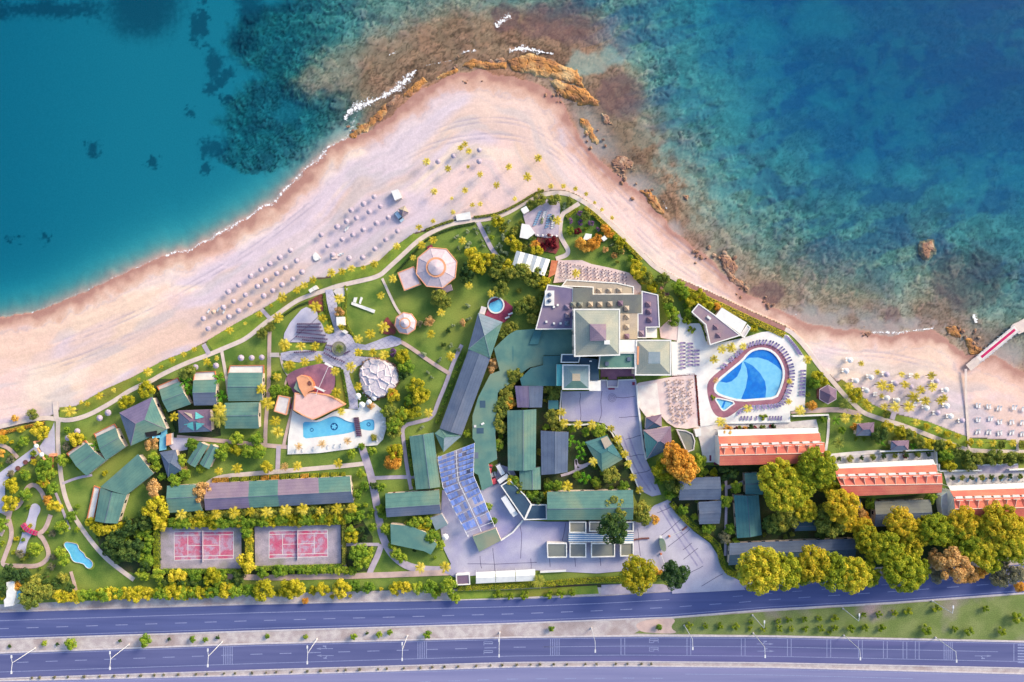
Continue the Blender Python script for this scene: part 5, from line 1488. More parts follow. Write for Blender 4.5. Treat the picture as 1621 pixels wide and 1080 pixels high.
# ---- terrace blocks with red roofs
def terrace(lb, rows, nd):
    """rows: left and right points of canopy top, north eave, break, upper eave, ridge, south eave"""
    hs = (3.4, 3.5, 5.6, 6.8, 7.4, 9.0, 8.0)
    Lr = [P(*r_[0], h) for r_, h in zip(rows, hs)]; Rr = [P(*r_[1], h) for r_, h in zip(rows, hs)]
    t = thing('terrace_block', lb, 'terrace block', W3((Lr[5]+Rr[5])/2, 0), group='terraces with red tiled roofs')
    og = t.location
    MB().slab([Lr[0], Rr[0], Rr[1], Lr[1]], .12).build('balcony_roof', M('white_paint'), t, og)
    MB().slab([Lr[2], Rr[2], Rr[3], Lr[3]], .14).build('roof_slope', M('roof_red'), t, og)
    MB().slab([Lr[4], Rr[4], Rr[5], Lr[5]], .14).build('roof_slope', M('roof_red'), t, og)
    MB().slab([Lr[5], Rr[5], Rr[6], Lr[6]], .14).build('roof_slope', M('roof_red'), t, og)
    MB().tube(Lr[5]+Vector((0, 0, .05)), Rr[5]+Vector((0, 0, .05)), .16, n=6).build('ridge_cap', M('cream_wall'), t, og)
    MB().tube(Lr[4], Rr[4], .14, n=6).build('eave_cap', M('cream_wall'), t, og)
    base = [(Lr[1].x+.2, Lr[1].y), (Rr[1].x-.2, Rr[1].y), (Rr[6].x-.2, Rr[6].y+.3), (Lr[6].x+.2, Lr[6].y+.3)]
    mb = MB().prism(base, -.05, 5.3, top=False)
    for e, s_ in ((Lr, .2), (Rr, -.2)):
        pts = [(e[k].x+s_, e[k].y, h) for k, h in ((2, 5.4), (3, 6.6), (4, 7.2), (5, 8.8), (6, 7.8))]
        mb.face([(e[2].x+s_, e[2].y, 0)]+pts+[(e[6].x+s_, e[6].y, 0)])
    mb.build('wall', M('white_paint'), t, og)
    ang = math.atan2(Rr[4].y-Lr[4].y, Rr[4].x-Lr[4].x)
    for k in range(nd):
        u = (k+.42)/nd
        c = Lr[4].lerp(Rr[4], u); r_ = Lr[5].lerp(Rr[5], u)
        dn = (r_-c); fr_ = c+dn*.18; bk = c+dn*.92
        w = Vector((math.cos(ang), math.sin(ang), 0))
        top = 8.75
        dm = MB()
        A0, A1 = W3(fr_, top), W3(bk, top+.2)
        dm.face([A0, A1, W3(bk-w*1.0, 8.5), W3(fr_-w*1.35, 7.7)]); dm.face([A1, A0, W3(fr_+w*1.35, 7.7), W3(bk+w*1.0, 8.5)])
        dm.face([A0, W3(fr_-w*1.35, 7.7), W3(fr_+w*1.35, 7.7)])
        d = dm.build('dormer', M('roof_red'), t, og)
        fb = MB().box((fr_.x-og[0], fr_.y-og[1]+.1, top+.02), (2.5, .28, .16), ang).tube((A0.x-og[0], A0.y-og[1], top+.03), (A1.x-og[0], A1.y-og[1], top+.21), .1, n=5)
        link('dormer_trim', fb.mesh('dormer_trim', M('cream_wall')), d)
        wc = Lr[3].lerp(Rr[3], u)
        MB().box((wc.x, wc.y-.1, 7.35), (2.7, .8, .55), ang).build('clerestory', M('white_paint'), t, og)
    # columns and parapet teeth of the balcony front
    for k in range(nd+1):
        c = Lr[0].lerp(Rr[0], k/nd)
        MB().tube((c.x, c.y-.15, 0), (c.x, c.y-.15, 3.4), .13, n=6).build('column', M('white_paint'), t, og)
    for k in range(nd):
        c = Lr[0].lerp(Rr[0], (k+.5)/nd)
        link('window', BOX, t, (c.x-og[0], (Lr[1].lerp(Rr[1], (k+.5)/nd)).y+.05-og[1], 1.4), ang, (1.8, .1, 2.2))
    return t
rw = lambda s_: [(nums(a)) for a in s_.split('|')]
terrace('upper left terrace with red tiled roof next to the large pool', rw("1136,680.5 1294,677.5|1137,690 1296,685|1137,691 1297,686|1139,704 1300,699|1139,706 1305,700.5|1139.5,721 1306,717|1139,737 1306,733"), 10)
terrace('middle terrace with red tiled roof behind the pine trees', rw("1321,735 1477,727.5|1322,741.5 1481,735|1322,742 1482,736|1324,752 1484,748|1324,754 1491,749.5|1331,769 1492,766|1337,786 1490.6,780"), 10)
terrace('lower right terrace with red tiled roof cut by the frame', rw("1501,769 1660,763|1504,776 1660,771|1504,777 1660,772|1510,787 1660,783|1510,789 1660,785|1512,806 1660,803|1514,822 1660,819"), 10)
wall('garden_wall', "1255,659 1312,657 1312,664", 2.2, 1.6, 'white_paint', 'white wall angle above the upper red terrace')
wall('garden_wall', "1393,715 1483,712 1484,745", 2.2, 1.8, 'white_paint', 'white wall angle above the middle red terrace')
wall('garden_wall', "1487,735 1488,746 1555,745", 2.2, 1.8, 'white_paint', 'white wall left of the lower red terrace court')
wall('garden_wall', "1598,744 1640,743", 2.0, 1.8, 'white_paint', 'white wall at the right edge above the lower terrace')
wall('garden_wall', "1547,736.5 1611,735", 1.6, 1.4, 'white_paint', 'thin white wall behind the yellow hedge trees')
wall('garden_wall', "1139,671 1252,668", 1.6, .9, 'white_paint', 'long low white wall below the large pool deck')
t = flat('curved white stair wing left of the lower red terrace', "1490,785 1500,778 1508,790 1512,806 1510,816 1492,815 1489,800", 3.0, 'offwhite', 'white_paint', .4, name='stair_block', win=False)
# ---- cafe roofs by the sea
t = flat('mauve cafe roof pointing to the boardwalk', "1105.6,481 1130,498 1172,531 1124,546 1117,514 1095,494", 4.0, 'roof_mauve', par=.15, name='cafe', win=True)
for px, py in ((1134, 518), (1138, 531)):
    p = P(px, py, 5.0); mb = MB()
    for (x0, y0), (x1, y1) in (((-1, -1), (1, -1)), ((1, -1), (1, 1)), ((1, 1), (-1, 1)), ((-1, 1), (-1, -1))): mb.face([(p.x+x0, p.y+y0, 4.02), (p.x+x1, p.y+y1, 4.02), (p.x, p.y, 5.2)])
    mb.build('roof_vent', M('roof_brown'), t, t.location)
p = P(1122, 503, 4.2); MB().box((p.x, p.y, 4.3), (1.8, .8, .5), -.7).build('roof_unit', M('white_paint'), t, t.location)
t = flat('white cafe awning roof beside the boardwalk', "1142.6,487 1182,511 1172,529 1133,500", 3.6, 'white_paint', name='cafe_awning', win=False)
flat('small white open pavilion at the end of the cafe awning', "1183,514 1188,519 1178,535 1172,530", 2.6, 'offwhite', par=.2, name='cafe_awning', win=False)
# ---- small roofs by the dining terrace
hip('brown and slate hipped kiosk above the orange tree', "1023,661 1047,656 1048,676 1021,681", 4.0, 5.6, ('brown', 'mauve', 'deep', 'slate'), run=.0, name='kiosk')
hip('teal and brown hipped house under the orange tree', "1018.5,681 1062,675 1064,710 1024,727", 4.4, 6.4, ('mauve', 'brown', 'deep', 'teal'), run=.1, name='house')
t = flat('rounded stone stage roof beside the orange tree', "1071,680 1086,682 1096,687 1100,698 1098,712 1087,716 1080,700", 2.4, 'roof_olive', 'offwhite', .3, 'offwhite', name='stage', win=False)
flat('small white square kiosk roof right of the dining terrace', "1099,680 1109,678 1110,690 1102,692", 2.8, 'white_paint', name='kiosk', win=False)
# ---- brown garden huts on the right
for lb, q in (('brown and slate garden hut with white edge above the lawn', "1358,671 1384,668.5 1383,690 1355,690"), ('small plum garden hut above the middle red terrace', "1411,698 1439,697 1438,713 1410,713")):
    t = hip(lb, q, 3.0, 4.0, ('brown', 'brown', 'slate', 'slate'), run=.4, name='garden_hut', group='brown garden huts')
# ---- teal roofs under the pines
TR_ = 'teal roofed staff houses'
gable('slate teal gabled house right of the orange tree', "1076,757 1140,755 1141,791 1075,792", 3.6, 4.9, 'slate', 'slate', name='staff_house', group=TR_)
gable('square slate house with lower part of its roof notched', "1106,795 1142,792.6 1139,829 1107,830", 3.4, 4.5, 'slate', 'slate', name='staff_house', group=TR_)
gable('small teal house beside the left pine', "1178.5,749 1204,748 1208,783 1180,783", 3.6, 4.7, 'teal', 'teal', name='staff_house', group=TR_)
gable('tall teal house below the small one', "1162,784 1166.7,852 1206,847 1201,784", 3.6, 4.9, 'teal', 'teal', name='staff_house', group=TR_)
gable('long low slate roof above the highway pines', "1155,860 1355,852.6 1353,884 1153,895", 3.4, 4.6, 'slate', 'deep', name='staff_house', group=TR_)
gable('dark teal roof hidden between the pines', "1258,826 1292,824 1292,840 1258,841", 3.4, 4.2, 'deep', 'deep', name='staff_house', group=TR_)
gable('grey green house between the pines and the middle terrace', "1384.5,794 1473,791 1474,830 1384,834", 3.6, 5.0, 'olive', 'slate', name='staff_house', group=TR_)
gable('small slate roof beside the orange tipped pine', "1346,790 1362,790 1364,812 1346,812", 3.4, 4.2, 'slate', 'slate', name='staff_house', group=TR_)
# ---- octagonal pavilions
def octagon(lb, cx, cy, R, eave, inner, top, rot, group='octagonal pavilions', n=8):
    k = (H-eave)/H/S
    c = P(cx, cy, eave); r = R*k
    t = thing('pavilion', lb, 'pavilion', (c.x, c.y, 0), group=group)
    ri = inner*k
    ring = lambda rr, z: [Vector((rr*math.cos(rot+2*math.pi*i/n), rr*math.sin(rot+2*math.pi*i/n), z)) for i in range(n)]
    o_, i_ = ring(r, eave), ring(ri*1.25, eave+1.5)
    for i in range(n):
        j = (i+1) % n
        MB().slab([o_[i], o_[j], i_[j], i_[i]], .15).build('roof_slope', M('pav_roof'), t)
        MB().tube(o_[i]+Vector((0, 0, .05)), i_[i]+Vector((0, 0, .05)), .06, n=5).build('hip_rib', M('pav_roof'), t)
        p = o_[i]*.93
        MB().tube((p.x, p.y, 0), (p.x, p.y, eave), .14).build('post', M('brown_wood'), t)
    ed = MB()
    for i in range(n): ed.tube(o_[i]+Vector((0, 0, .06)), o_[(i+1) % n]+Vector((0, 0, .06)), .22, n=6)
    ed.build('eave_trim', M('peach'), t)
    ed = MB().lathe((0, 0, 0), ((ri*1.28, eave+1.3), (ri*1.28, eave+1.75), (ri*1.0, eave+1.75)), 24); ed.build('collar', M('peach'), t)
    MB().lathe((0, 0, 0), ((ri*1.0, eave+1.5), (ri*1.0, eave+2.0), (ri*.5, eave+2.5), (0.02, eave+3.0)), 24).build('cupola', M('pav_roof'), t)
    MB().prism([(v.x*.9, v.y*.9) for v in ring(r, 0)], 0, .35).build('floor', M('plum_paving'), t)
    return t
mat('pav_roof', C(226, 206, 216), C(212, 192, 206), 0.8, fine=0.06, fscale=4)
octagon('large octagonal pavilion with pale roof and peach trim', 691, 424, 33.5, 4.0, 12.5, 0, math.radians(17))
octagon('small octagonal pavilion on the central lawn', 642, 512, 17.5, 3.0, 7, 0, math.radians(12))
flat('square pale canopy left of the large octagonal pavilion', "629.6,432 655,422 666,450 640,460", 3.2, 'pav_roof', 'offwhite', .15, 'peach', name='canopy_roof', win=False)
flat('small mauve annex below the large octagonal pavilion', "689,458 714,450 716.5,459 692.6,467.5", 3.0, 'roof_mauve', name='canopy_roof', win=False)
# hexagonal gazebo
c = P(1310.5, 624.5, 3.0)
t = thing('gazebo', 'hexagonal thatched gazebo with mauve roof near the right beach', 'gazebo', (c.x, c.y, 0))
hx = [Vector((3.75*math.cos(a), 3.75*math.sin(a), 3.0)) for a in [math.radians(30+60*i) for i in range(6)]]
for i in range(6):
    MB().slab([hx[i], hx[(i+1) % 6], Vector((0, 0, 5.4))], .14).build('roof_slope', M('roof_brown'), t)
    MB().tube(hx[i]*.9-Vector((0, 0, .3)), (hx[i].x*.9, hx[i].y*.9, 0), .12).build('post', M('brown_wood'), t)
ed = MB()
for i in range(6): ed.tube(hx[i], hx[(i+1) % 6], .13, n=6)
ed.build('eave_trim', M('pav_roof'), t)
MB().prism([(v.x*.95, v.y*.95) for v in hx], 0, .2).build('floor', M('brown_wood'), t)
# stone dome (lumpy artificial rock roof)
mat('pale_stone', C(238, 226, 232), C(218, 204, 218), 0.7, fine=0.08, fscale=2, c3=C(196, 186, 208))
c = P(597, 599, 4)
nx = 64
ax = np.linspace(-8.6, 8.6, nx)
gx_, gy_ = np.meshgrid(ax, ax)
th = np.arctan2(gy_, gx_)
rr = np.hypot(gx_, gy_)
lim = 7.4+0.5*np.sin(th*3+1)+0.35*np.abs(np.sin(th*9))
w1_, w2_, cv_ = worley(gx_*.33+5, gy_*.33+9, 77)
zz_ = 2.0+1.3*np.sqrt(np.clip(1-(rr/lim)**2, 0, 1))+(cv_-.5)*.6+0.35*sstep(.16, .0, w2_-w1_)
zz_ = np.where(rr < lim, zz_, 0.05)
me = bpy.data.meshes.new('stone_shell')
idx = np.arange(nx*nx).reshape(nx, nx)
fs = [(int(idx[j, i]), int(idx[j, i+1]), int(idx[j+1, i+1]), int(idx[j+1, i])) for j in range(nx-1) for i in range(nx-1) if min(rr[j, i]-lim[j, i], rr[j+1, i+1]-lim[j+1, i+1]) < 0]
me.from_pydata(np.stack([gx_, gy_, zz_], -1).reshape(-1, 3).tolist(), [], fs); me.materials.append(M('pale_stone'))
t = thing('stone_dome', 'pale lumpy artificial rock roof beside the plaza', 'rock roof', (c.x, c.y, 0))
link('stone_shell', me, t)
for k in range(40):
    a = 2*math.pi*k/40; r = 7.5+0.5*math.sin(a*3+1)+.3*rnd.random()
    link('edge_stone', BOULD[k % 5], t, (r*math.cos(a), r*math.sin(a), .8), rnd.random()*6, rnd.uniform(.6, .95)).data = BOULD[k % 5]
# arena roof: fan shaped pink shell, peach bandstand and green side roof
mat('pink_shell', C(250, 206, 200), C(242, 194, 190), 0.5, fine=0.05, fscale=3)
t = flat('fan shaped pink concrete roof above the lower pool', "467,622 481,625 492,621 515,625 533,632.6 546,641 526,650 504,661 495,664.5 480,658 465,649", 3.6, 'pink_shell', 'peach', .12, 'peach', name='arena_roof', win=False)
t = flat('peach bandstand roof with a dark opening at the arena', "470,598 477,594 487,597 494,606 496,617 488,620 482,628 474,614", 4.2, 'peach', 'terracotta', .1, 'peach', name='bandstand', win=False)
p = P(490, 607, 4.3); MB().lathe((p.x, p.y, 4.1), ((.95, 0), (.95, .25)), 12).build('opening_rim', M('terracotta'), t, t.location)
MB().prism([(p.x+.9*math.cos(a), p.y+.9*math.sin(a)) for a in np.linspace(0, 6.28, 12, endpoint=False)], 4.2, 4.23).build('opening', M('brown_wood'), t, t.location)
flat('green tilted side roof at the left of the arena', "465,615 471,599 479,603 479,614 484,619 481,627", 3.9, 'roof_moss', 'peach', name='arena_roof', win=False)
# long mast and screen at the arena
mt = thing('light_mast', 'thin white mast across the plum arena', 'mast', P(510, 604))
a, b = P(500, 625, 5.2), P(519.5, 581, 5.2)
MB().tube(a, b, .09, n=6).build('boom', M('white_metal'), mt, mt.location)
MB().tube((a.x, a.y, 0), (a.x, a.y, 5.3), .1, n=6).build('post', M('white_metal'), mt, mt.location)
MB().tube((b.x, b.y, 0), (b.x, b.y, 5.3), .1, n=6).build('post', M('white_metal'), mt, mt.location)
q = [P(*p, 3.0) for p in nums("513.5,576.5 527,583 527,580 515,573.5")]
sc_ = thing('screen_board', 'white board at the top of the plum arena', 'board', P(520, 578))
MB().slab(q, .2).build('panel', M('white_paint'), sc_, sc_.location)
for pp in (q[0], q[1]): MB().tube((pp.x, pp.y, 0), (pp.x, pp.y, 2.9), .06).build('post', M('grey_metal'), sc_, sc_.location)
st_ = thing('stage_canopy', 'small white canopy over the maroon arena stage', 'canopy', P(503, 618))
MB().slab([P(*p, 3.4) for p in nums("496,613 499,611 514,618 513,621")], .1).build('cover', M('white_paint'), st_, st_.location)
MB().prism([XY(*p, .6) for p in nums("494,617 499,613 512,621 508,626")], 0, .6).build('stage_floor', M('maroon'), st_, st_.location)
for p in nums("497,613 513,619"): v = P(*p, 3.3); MB().tube((v.x, v.y, 0), (v.x, v.y, 3.3), .06).build('post', M('white_metal'), st_, st_.location)
# white awning with folded cloth bays
aw = thing('awning', 'white folded awning beside the restaurant terrace', 'awning', P(842, 415))
L0, R0, L1, R1 = nums("817.5,397")[0], nums("871,411")[0], nums("811,420")[0], nums("862,437")[0]
for k in range(8):
    u0, u1 = k/8, (k+1)/8
    z0, z1 = (3.0, 3.9) if k % 2 == 0 else (3.9, 3.0)
    q = [P(L0[0]+(R0[0]-L0[0])*u0, L0[1]+(R0[1]-L0[1])*u0, z0), P(L0[0]+(R0[0]-L0[0])*u1, L0[1]+(R0[1]-L0[1])*u1, z1), P(L1[0]+(R1[0]-L1[0])*u1, L1[1]+(R1[1]-L1[1])*u1, z1), P(L1[0]+(R1[0]-L1[0])*u0, L1[1]+(R1[1]-L1[1])*u0, z0)]
    MB().slab(q, .05).build('cloth_panel', M('white_paint'), aw, aw.location)
for p in (L0, R0, L1, R1): v = P(*p, 3); MB().tube((v.x, v.y, 0), (v.x, v.y, 3), .08).build('post', M('grey_metal'), aw, aw.location)
flat('narrow terracotta passage roof right of the white awning', "873,412 883,413 879,434 868,440", 3.0, 'terracotta', name='passage', win=False)
# white shelters on the sun terrace
flat('large white angular shelter at the left of the sun terrace', "826,354 838,356 847,369 835,378.5 822.5,376", 3.0, 'white_paint', name='shelter', win=False)
flat('small white square shelter at the top of the sun terrace', "824,331 833,326 838,334 829,339", 2.8, 'white_paint', name='shelter', win=False)
flat('white angular shelter among orange trees', "923,379 927,369.5 937,371 936,377 929,380", 2.8, 'white_paint', name='shelter', win=False)
flat('tiny white shelter beside the promenade hedge', "951,377 957,373 961.5,378 956,382", 2.6, 'white_paint', name='shelter', win=False)
flat('white beach kiosk platform below the palms', "721,340 744,335 746,347 723,349.5", .7, 'white_paint', name='platform', win=False)
flat('white sheet roof standing alone on the sand', "619,302.5 630,299.5 636,313 625,317.5", 2.2, 'white_paint', name='beach_canopy', win=False)
hip('square terracotta thatched kiosk on the beach', "630,330.5 641,325.5 647,336.5 637,342", 2.6, 3.6, ('tan', 'tan', 'mauve', 'mauve'), name='beach_kiosk', win=False)
# three white tent bays by the highway hedge
tn = thing('carport_tent', 'white three bay carport tent beside the highway hedge', 'tent', P(800, 912))
for k in range(3):
    x0, x1 = 753.5+31.5*k, 753.5+31.5*(k+1)-.8
    y0, y1 = 906-1.6*k, 924-1.5*k
    ridge = [P(x0, (y0+y1)/2, 3.1), P(x1, (y0+y1)/2-1, 3.1)]
    MB().slab([P(x0, y0, 2.5), P(x1, y0-1.6, 2.5), ridge[1], ridge[0]], .05).build('cloth_panel', M('white_paint'), tn, tn.location)
    MB().slab([ridge[0], ridge[1], P(x1, y1-1.6, 2.5), P(x0, y1, 2.5)], .05).build('cloth_panel', M('white_paint'), tn, tn.location)
    for px, py in ((x0, y0), (x0, y1), (x1, y1-1.6)): v = P(px, py, 2.5); MB().tube((v.x, v.y, 0), (v.x, v.y, 2.5), .06).build('post', M('white_metal'), tn, tn.location)
flat('small white framed guard hut left of the carport tent', "722,910 743,909 744,925 723,926", 2.6, 'roof_brown', 'white_paint', .25, name='guard_hut', win=False)
t = flat('white sign hut with a blue panel in the lower left corner', "10,922 22,920.5 22,935 25,936 24,948 21,959 7,961 6,950 10,946", 3.4, 'white_paint', 'white_paint', name='sign_hut', win=False)

MB().prism([XY(*p, 2.6) for p in nums("23,938 34,934 30,946 23,949")], 0, 2.6).build('side_panel', M('tile_mid'), t, t.location)
wall('garden_wall', "855,906 896,904", 2.4, 1.0, 'white_paint', 'short white wall right of the carport tent')
# water slide on the large hipped house
sl = thing('water_slide', 'bright blue water slide and basin at the large hipped house', 'water slide', P(257, 698))
MB().prism([XY(*p, 1.0) for p in nums("253,681 263,680 262,712 252,714")], 0, 1.0).build('basin', M('tile_mid'), sl, sl.location)
MB().slab([P(*p, z_) for p, z_ in zip(nums("241,690 253,689 253,693 241,694"), (4.6, 1.3, 1.3, 4.6))], .2).build('chute', M('tile_mid'), sl, sl.location)
MB().prism([XY(*p, 4.6) for p in nums("229,685 248,682 247,690 232,692")], 0, 4.6).build('tower', M('rubber'), sl, sl.location)
sheet('slide_court', "272,693 300,694 296,712 276,716 268,706", 'plaza_blue', z=.33, thick=.2, label='pale blue court beside the water slide')
flat('peach block beside the water slide basin', "263,688 271,686 271,704 263,706", 2.2, 'peach', 'offwhite', name='pump_house', win=False)
# white timber platform on the round lawn
pf = thing('lawn_platform', 'white T shaped timber platform on the round lawn', 'platform', P(570, 483))
for q in ("555.6,482 557,478 594,491 592,496", "558.5,478 560.5,471 565.5,471 563,479.5", "568,480 571,470 574,471.5 570.5,481.5"):
    MB().prism([XY(*p, .5) for p in nums(q)], .0, .5).build('deck_board', M('white_paint'), pf, pf.location)
# plaza kiosks
flat('white square kiosk at the edge of the round lawn', "532,502 545,501.5 546,515 533,515.5", 2.6, 'white_paint', name='kiosk', win=False)
flat('small white counter kiosk at the plaza edge', "541,525 545,522 551,526 547,529", 1.4, 'white_paint', name='kiosk', win=False)
flat('pair of white cabins by the promenade, left one', "488,459 493.5,455.5 497,460 491,464", 2.2, 'white_paint', name='cabin', group='white promenade cabins', win=False)
flat('pair of white cabins by the promenade, right one', "494,455 500,451.5 503.5,457 497.5,460", 2.2, 'white_paint', name='cabin', group='white promenade cabins', win=False)
flat('white table roof beside the round tub', "758.5,496 762,484.5 770.5,487 767,498.5", 2.2, 'offwhite', name='table_canopy', win=False)
# ---------------------------------------------------------------- furniture, vehicles, lamps
REG = []      # things whose labels are worked out from where they stand
def reg(o, look, cat, group, px, py):
    o['category'] = cat; o['group'] = group
    REG.append((o, look, px, py))
    return o
for o, px, py in BOULDERS: reg(o, 'brown boulder on the shore', 'boulder', 'loose boulders on the shore', px, py)

def spawn(name, parts, px, py, z, rz, sc, look, cat, group, zt=0.0):
    """a thing made of shared part meshes; traced at height zt, standing on z"""
    p = P(px, py, zt)
    e = link(name, None, None, (p.x, p.y, z), rz, sc)
    e.empty_display_size = 0.2
    for pn, me in parts: link(pn, me, e)
    return reg(e, look, cat, group, px, py)
mat('thatch', C(208, 192, 206), C(178, 162, 188), 1.2, fine=0.14, fscale=6)
mat('thatch_tan', C(226, 196, 176), C(206, 176, 164), 1.2, fine=0.14, fscale=6)
mat('canvas', C(252, 248, 250), C(240, 234, 240), 1.0, fine=0.03)
mat('canvas_lav', C(206, 190, 212), C(190, 174, 200), 1.0, fine=0.05)
mat('lounger_lav', C(168, 150, 196), C(150, 134, 182), 1.0, fine=0.05)
mat('lounger_white', C(250, 248, 252), C(236, 234, 242), 1.0, fine=0.03)
mat('lounger_blue', C(150, 190, 226), C(134, 176, 216), 1.0, fine=0.03)
mat('chair_dark', C(112, 84, 128), C(92, 68, 110), 1.0, fine=0.1)
def umb(cm, n, r=1.0, h=2.3, rise=.55, fringe=.12):
    c = MB()
    pr = ((r, h-rise-fringe), (r*1.0, h-rise), (r*.55, h-rise*.42), (.03, h))
    c.lathe((0, 0, 0), pr, n)
    ribs = MB()
    for k in range(n):
        a = 2*math.pi*k/n
        ribs.tube((r*math.cos(a), r*math.sin(a), h-rise-.05), (.05, 0, h-.06), .02, n=4, caps=False)
    return [('canopy', c.mesh('canopy', M(cm))), ('ribs', ribs.mesh('ribs', M('brown_wood'))), ('pole', MB().tube((0, 0, 0), (0, 0, h), .05, n=6).mesh('pole', M('brown_wood')))]
U_TH, U_TT, U_WH, U_LV = umb('thatch', 9), umb('thatch_tan', 9), umb('canvas', 8, rise=.45), umb('canvas_lav', 8, rise=.45)
ub = []
for s_, ox, oy, k in (("1012,60 865,155 1362,35 1237,118 1465,195 1600,95 695,280 1080,215 960,300 1312,278 545,378 788,422 1178,360 620,512 1052,437 478,600 855,560 190,760 695,650 555,735 418,820 258,905", 300, 420, 9),
                      ("827,190 677,295 915,330 498,382 757,405 572,495 435,545 297,620 1027,487 860,572 72,735 672,660 522,735 368,800 1160,682 165,890 990,805 838,935 237,1020 470,1070 665,1060", 500, 290, 9),
                      ("860,628 770,690 683,743 912,717", 300, 280, 5.4), ("503,300 635,250 857,200 855,298", 600, 200, 5.4)):
    ub += [(ox+a/k, oy+b/k) for a, b in nums(s_)]
for px, py in ub:
    spawn('beach_umbrella', U_TH, px, py, -.12, rnd.random(), 1.12*rnd.uniform(.92, 1.06), 'thatched beach umbrella', 'beach umbrella', 'thatched umbrellas on the left beach', 2.1)
spawn('beach_umbrella', U_TT, 337, 494, -.12, 0, 1.0, 'pinkish thatched beach umbrella', 'beach umbrella', 'thatched umbrellas on the left beach', 2.1)
for px, py, r in nums("107,693.6,1.2 122,683,1.2 157.5,662,1.25 171,653.5,1.3 309,581.5,1.2 341.5,579,1.2 381.5,566.7,1.3 398,566.7,1.15 414,566,1.15"):
    spawn('garden_umbrella', U_TH, px, py, 0, rnd.random(), r, 'round pale garden umbrella', 'umbrella', 'round umbrellas on the bungalow lawns', 2.2)
for px, py, r in nums("566.7,627,1.25 592,630,1.15 573,641,1.3 584,637,1.15 705,850,1.35 851,372,.5 859,372,.5 866,372,.55 874,373,.5 881,373,.5"):
    spawn('umbrella', U_WH, px, py, 0, 0, r, 'round white umbrella', 'umbrella', 'round white umbrellas', 2.2)
# sun loungers
def lounger(m_):
    f = MB()
    for x in (-.85, .65):
        for y in (-.27, .27): f.box((x, y, .15), (.06, .06, .3))
    f.box((0, .3, .3), (1.9, .04, .06)); f.box((0, -.3, .3), (1.9, .04, .06))
    b = MB().slab([(.25, -.32, .42), (.95, -.32, .78), (.95, .32, .78), (.25, .32, .42)], .07)
    s_ = MB().box((-.35, 0, .36), (1.2, .64, .1))
    return [('frame', f.mesh('frame', M('white_metal'))), ('seat', s_.mesh('seat', M(m_))), ('backrest', b.mesh('backrest', M(m_)))]
L_W, L_V, L_B = lounger('lounger_white'), lounger('lounger_lav'), lounger('lounger_blue')
LG = 'sun loungers'
for k, t_ in enumerate("480,195,515,205,w 440,310,475,320,w 700,375,740,388,w 865,345,905,358,v 545,415,580,425,w 965,440,1000,455,v 1155,365,0,0,w 655,510,690,530,w 775,565,0,0,w 875,600,910,610,w 985,630,1020,635,w 1390,430,1437,430,v 0,0,1165,490,v 1500,525,1540,522,w 0,0,1300,540,v 1510,685,1550,695,w 1290,700,1335,718,w 1200,670,0,0,w 1405,765,1450,768,v 1550,800,1590,805,w 1678,850,1712,850,v 1250,635,0,0,w".split()):
    a, b, c_, d, kd = t_.split(',')
    a, b, c_, d = float(a), float(b), float(c_), float(d)
    f = lambda x, y: (1270+x/6.75, 540+y/6.75)
    if a:
        px, py = f(a, b)
        for s_ in (-1, 1): spawn('sun_lounger', L_W, px, py+s_*1.9, -.1, math.pi+rnd.uniform(-.1, .1), .95, 'white beach lounger', 'sun lounger', LG)
    if c_:
        px, py = f(c_, d)
        spawn('beach_umbrella', U_WH if kd == 'w' else U_LV, px, py, -.1, rnd.random(), 1.15, ('white' if kd == 'w' else 'lavender')+' cloth beach umbrella', 'beach umbrella', 'cloth umbrellas on the right beach', 2.1)
for a, b in nums("1125,10 1237,25 1350,40 1510,35 1615,50 1125,160 1255,150 1355,185 1485,190 1600,195 1125,290 1240,295 1355,305 1485,300 1600,315"):
    px, py = 1381+a/6.75, 640+b/6.75
    for s_ in (-1, 1): spawn('sun_lounger', L_W, px+s_*2.2, py+rnd.uniform(-.6, .6), -.1, math.pi/2+rnd.uniform(-.25, .25), 1.05, 'white beach lounger', 'sun lounger', LG)
ZP = ZD+.03
rp = [XY(*p, ZP) for p in offset([(x, y) for x, y in ring], 4.0)]
ringL = offset(ring, 2.6)
for i in range(2, len(ringL)):
    pass
pts = []
acc = 0
for i in range(len(ringL)):
    a, b = ringL[i-1], ringL[i]
    ln = math.hypot(b[0]-a[0], b[1]-a[1])
    n = max(1, int(ln/1.0))
    for j in range(n): pts.append((a[0]+(b[0]-a[0])*j/n, a[1]+(b[1]-a[1])*j/n))
cen = (1186, 600)
nxt = 0.0
k = 0
for i in range(1, len(pts)):
    nxt -= math.hypot(pts[i][0]-pts[i-1][0], pts[i][1]-pts[i-1][1])
    if nxt <= 0:
        px, py = pts[i]
        k += 1
        nxt = 3.4 if k % 2 else 5.4
        if py > 640 and px < 1165 or (px < 1135): continue
        if px < 1165 and py < 600 and k % 3 == 0: continue
        d = Vector((px-cen[0], py-cen[1]))
        spawn('sun_lounger', L_V, px, py, ZP, math.atan2(-d.y, d.x), 1.05, 'lavender poolside sun lounger', 'sun lounger', LG)
for col_, (x, y0, n) in enumerate(((1079.6, 543, 8), (1091.5, 544, 7), (1101.5, 555, 5))):
    for k in range(n): spawn('sun_lounger', L_V, x, y0+5.6*k, ZP, 0, 1.1, 'lavender left deck lounger', 'sun lounger', LG)
for k, y in enumerate((587, 592.5, 598, 603, 608.5, 614, 620, 624.5)): spawn('sun_lounger', L_V, 1269.5-.3*k, y, ZP, 0, 1.1, 'lavender right deck lounger', 'sun lounger', LG)
for k in range(9):
    u = k/8; px, py = 1245+19*u+1.5*math.sin(u*3), 534+26*u
    spawn('sun_lounger', L_V, px, py, ZP, -.7+.3*u, 1.05, 'angled lavender deck lounger', 'sun lounger', LG)
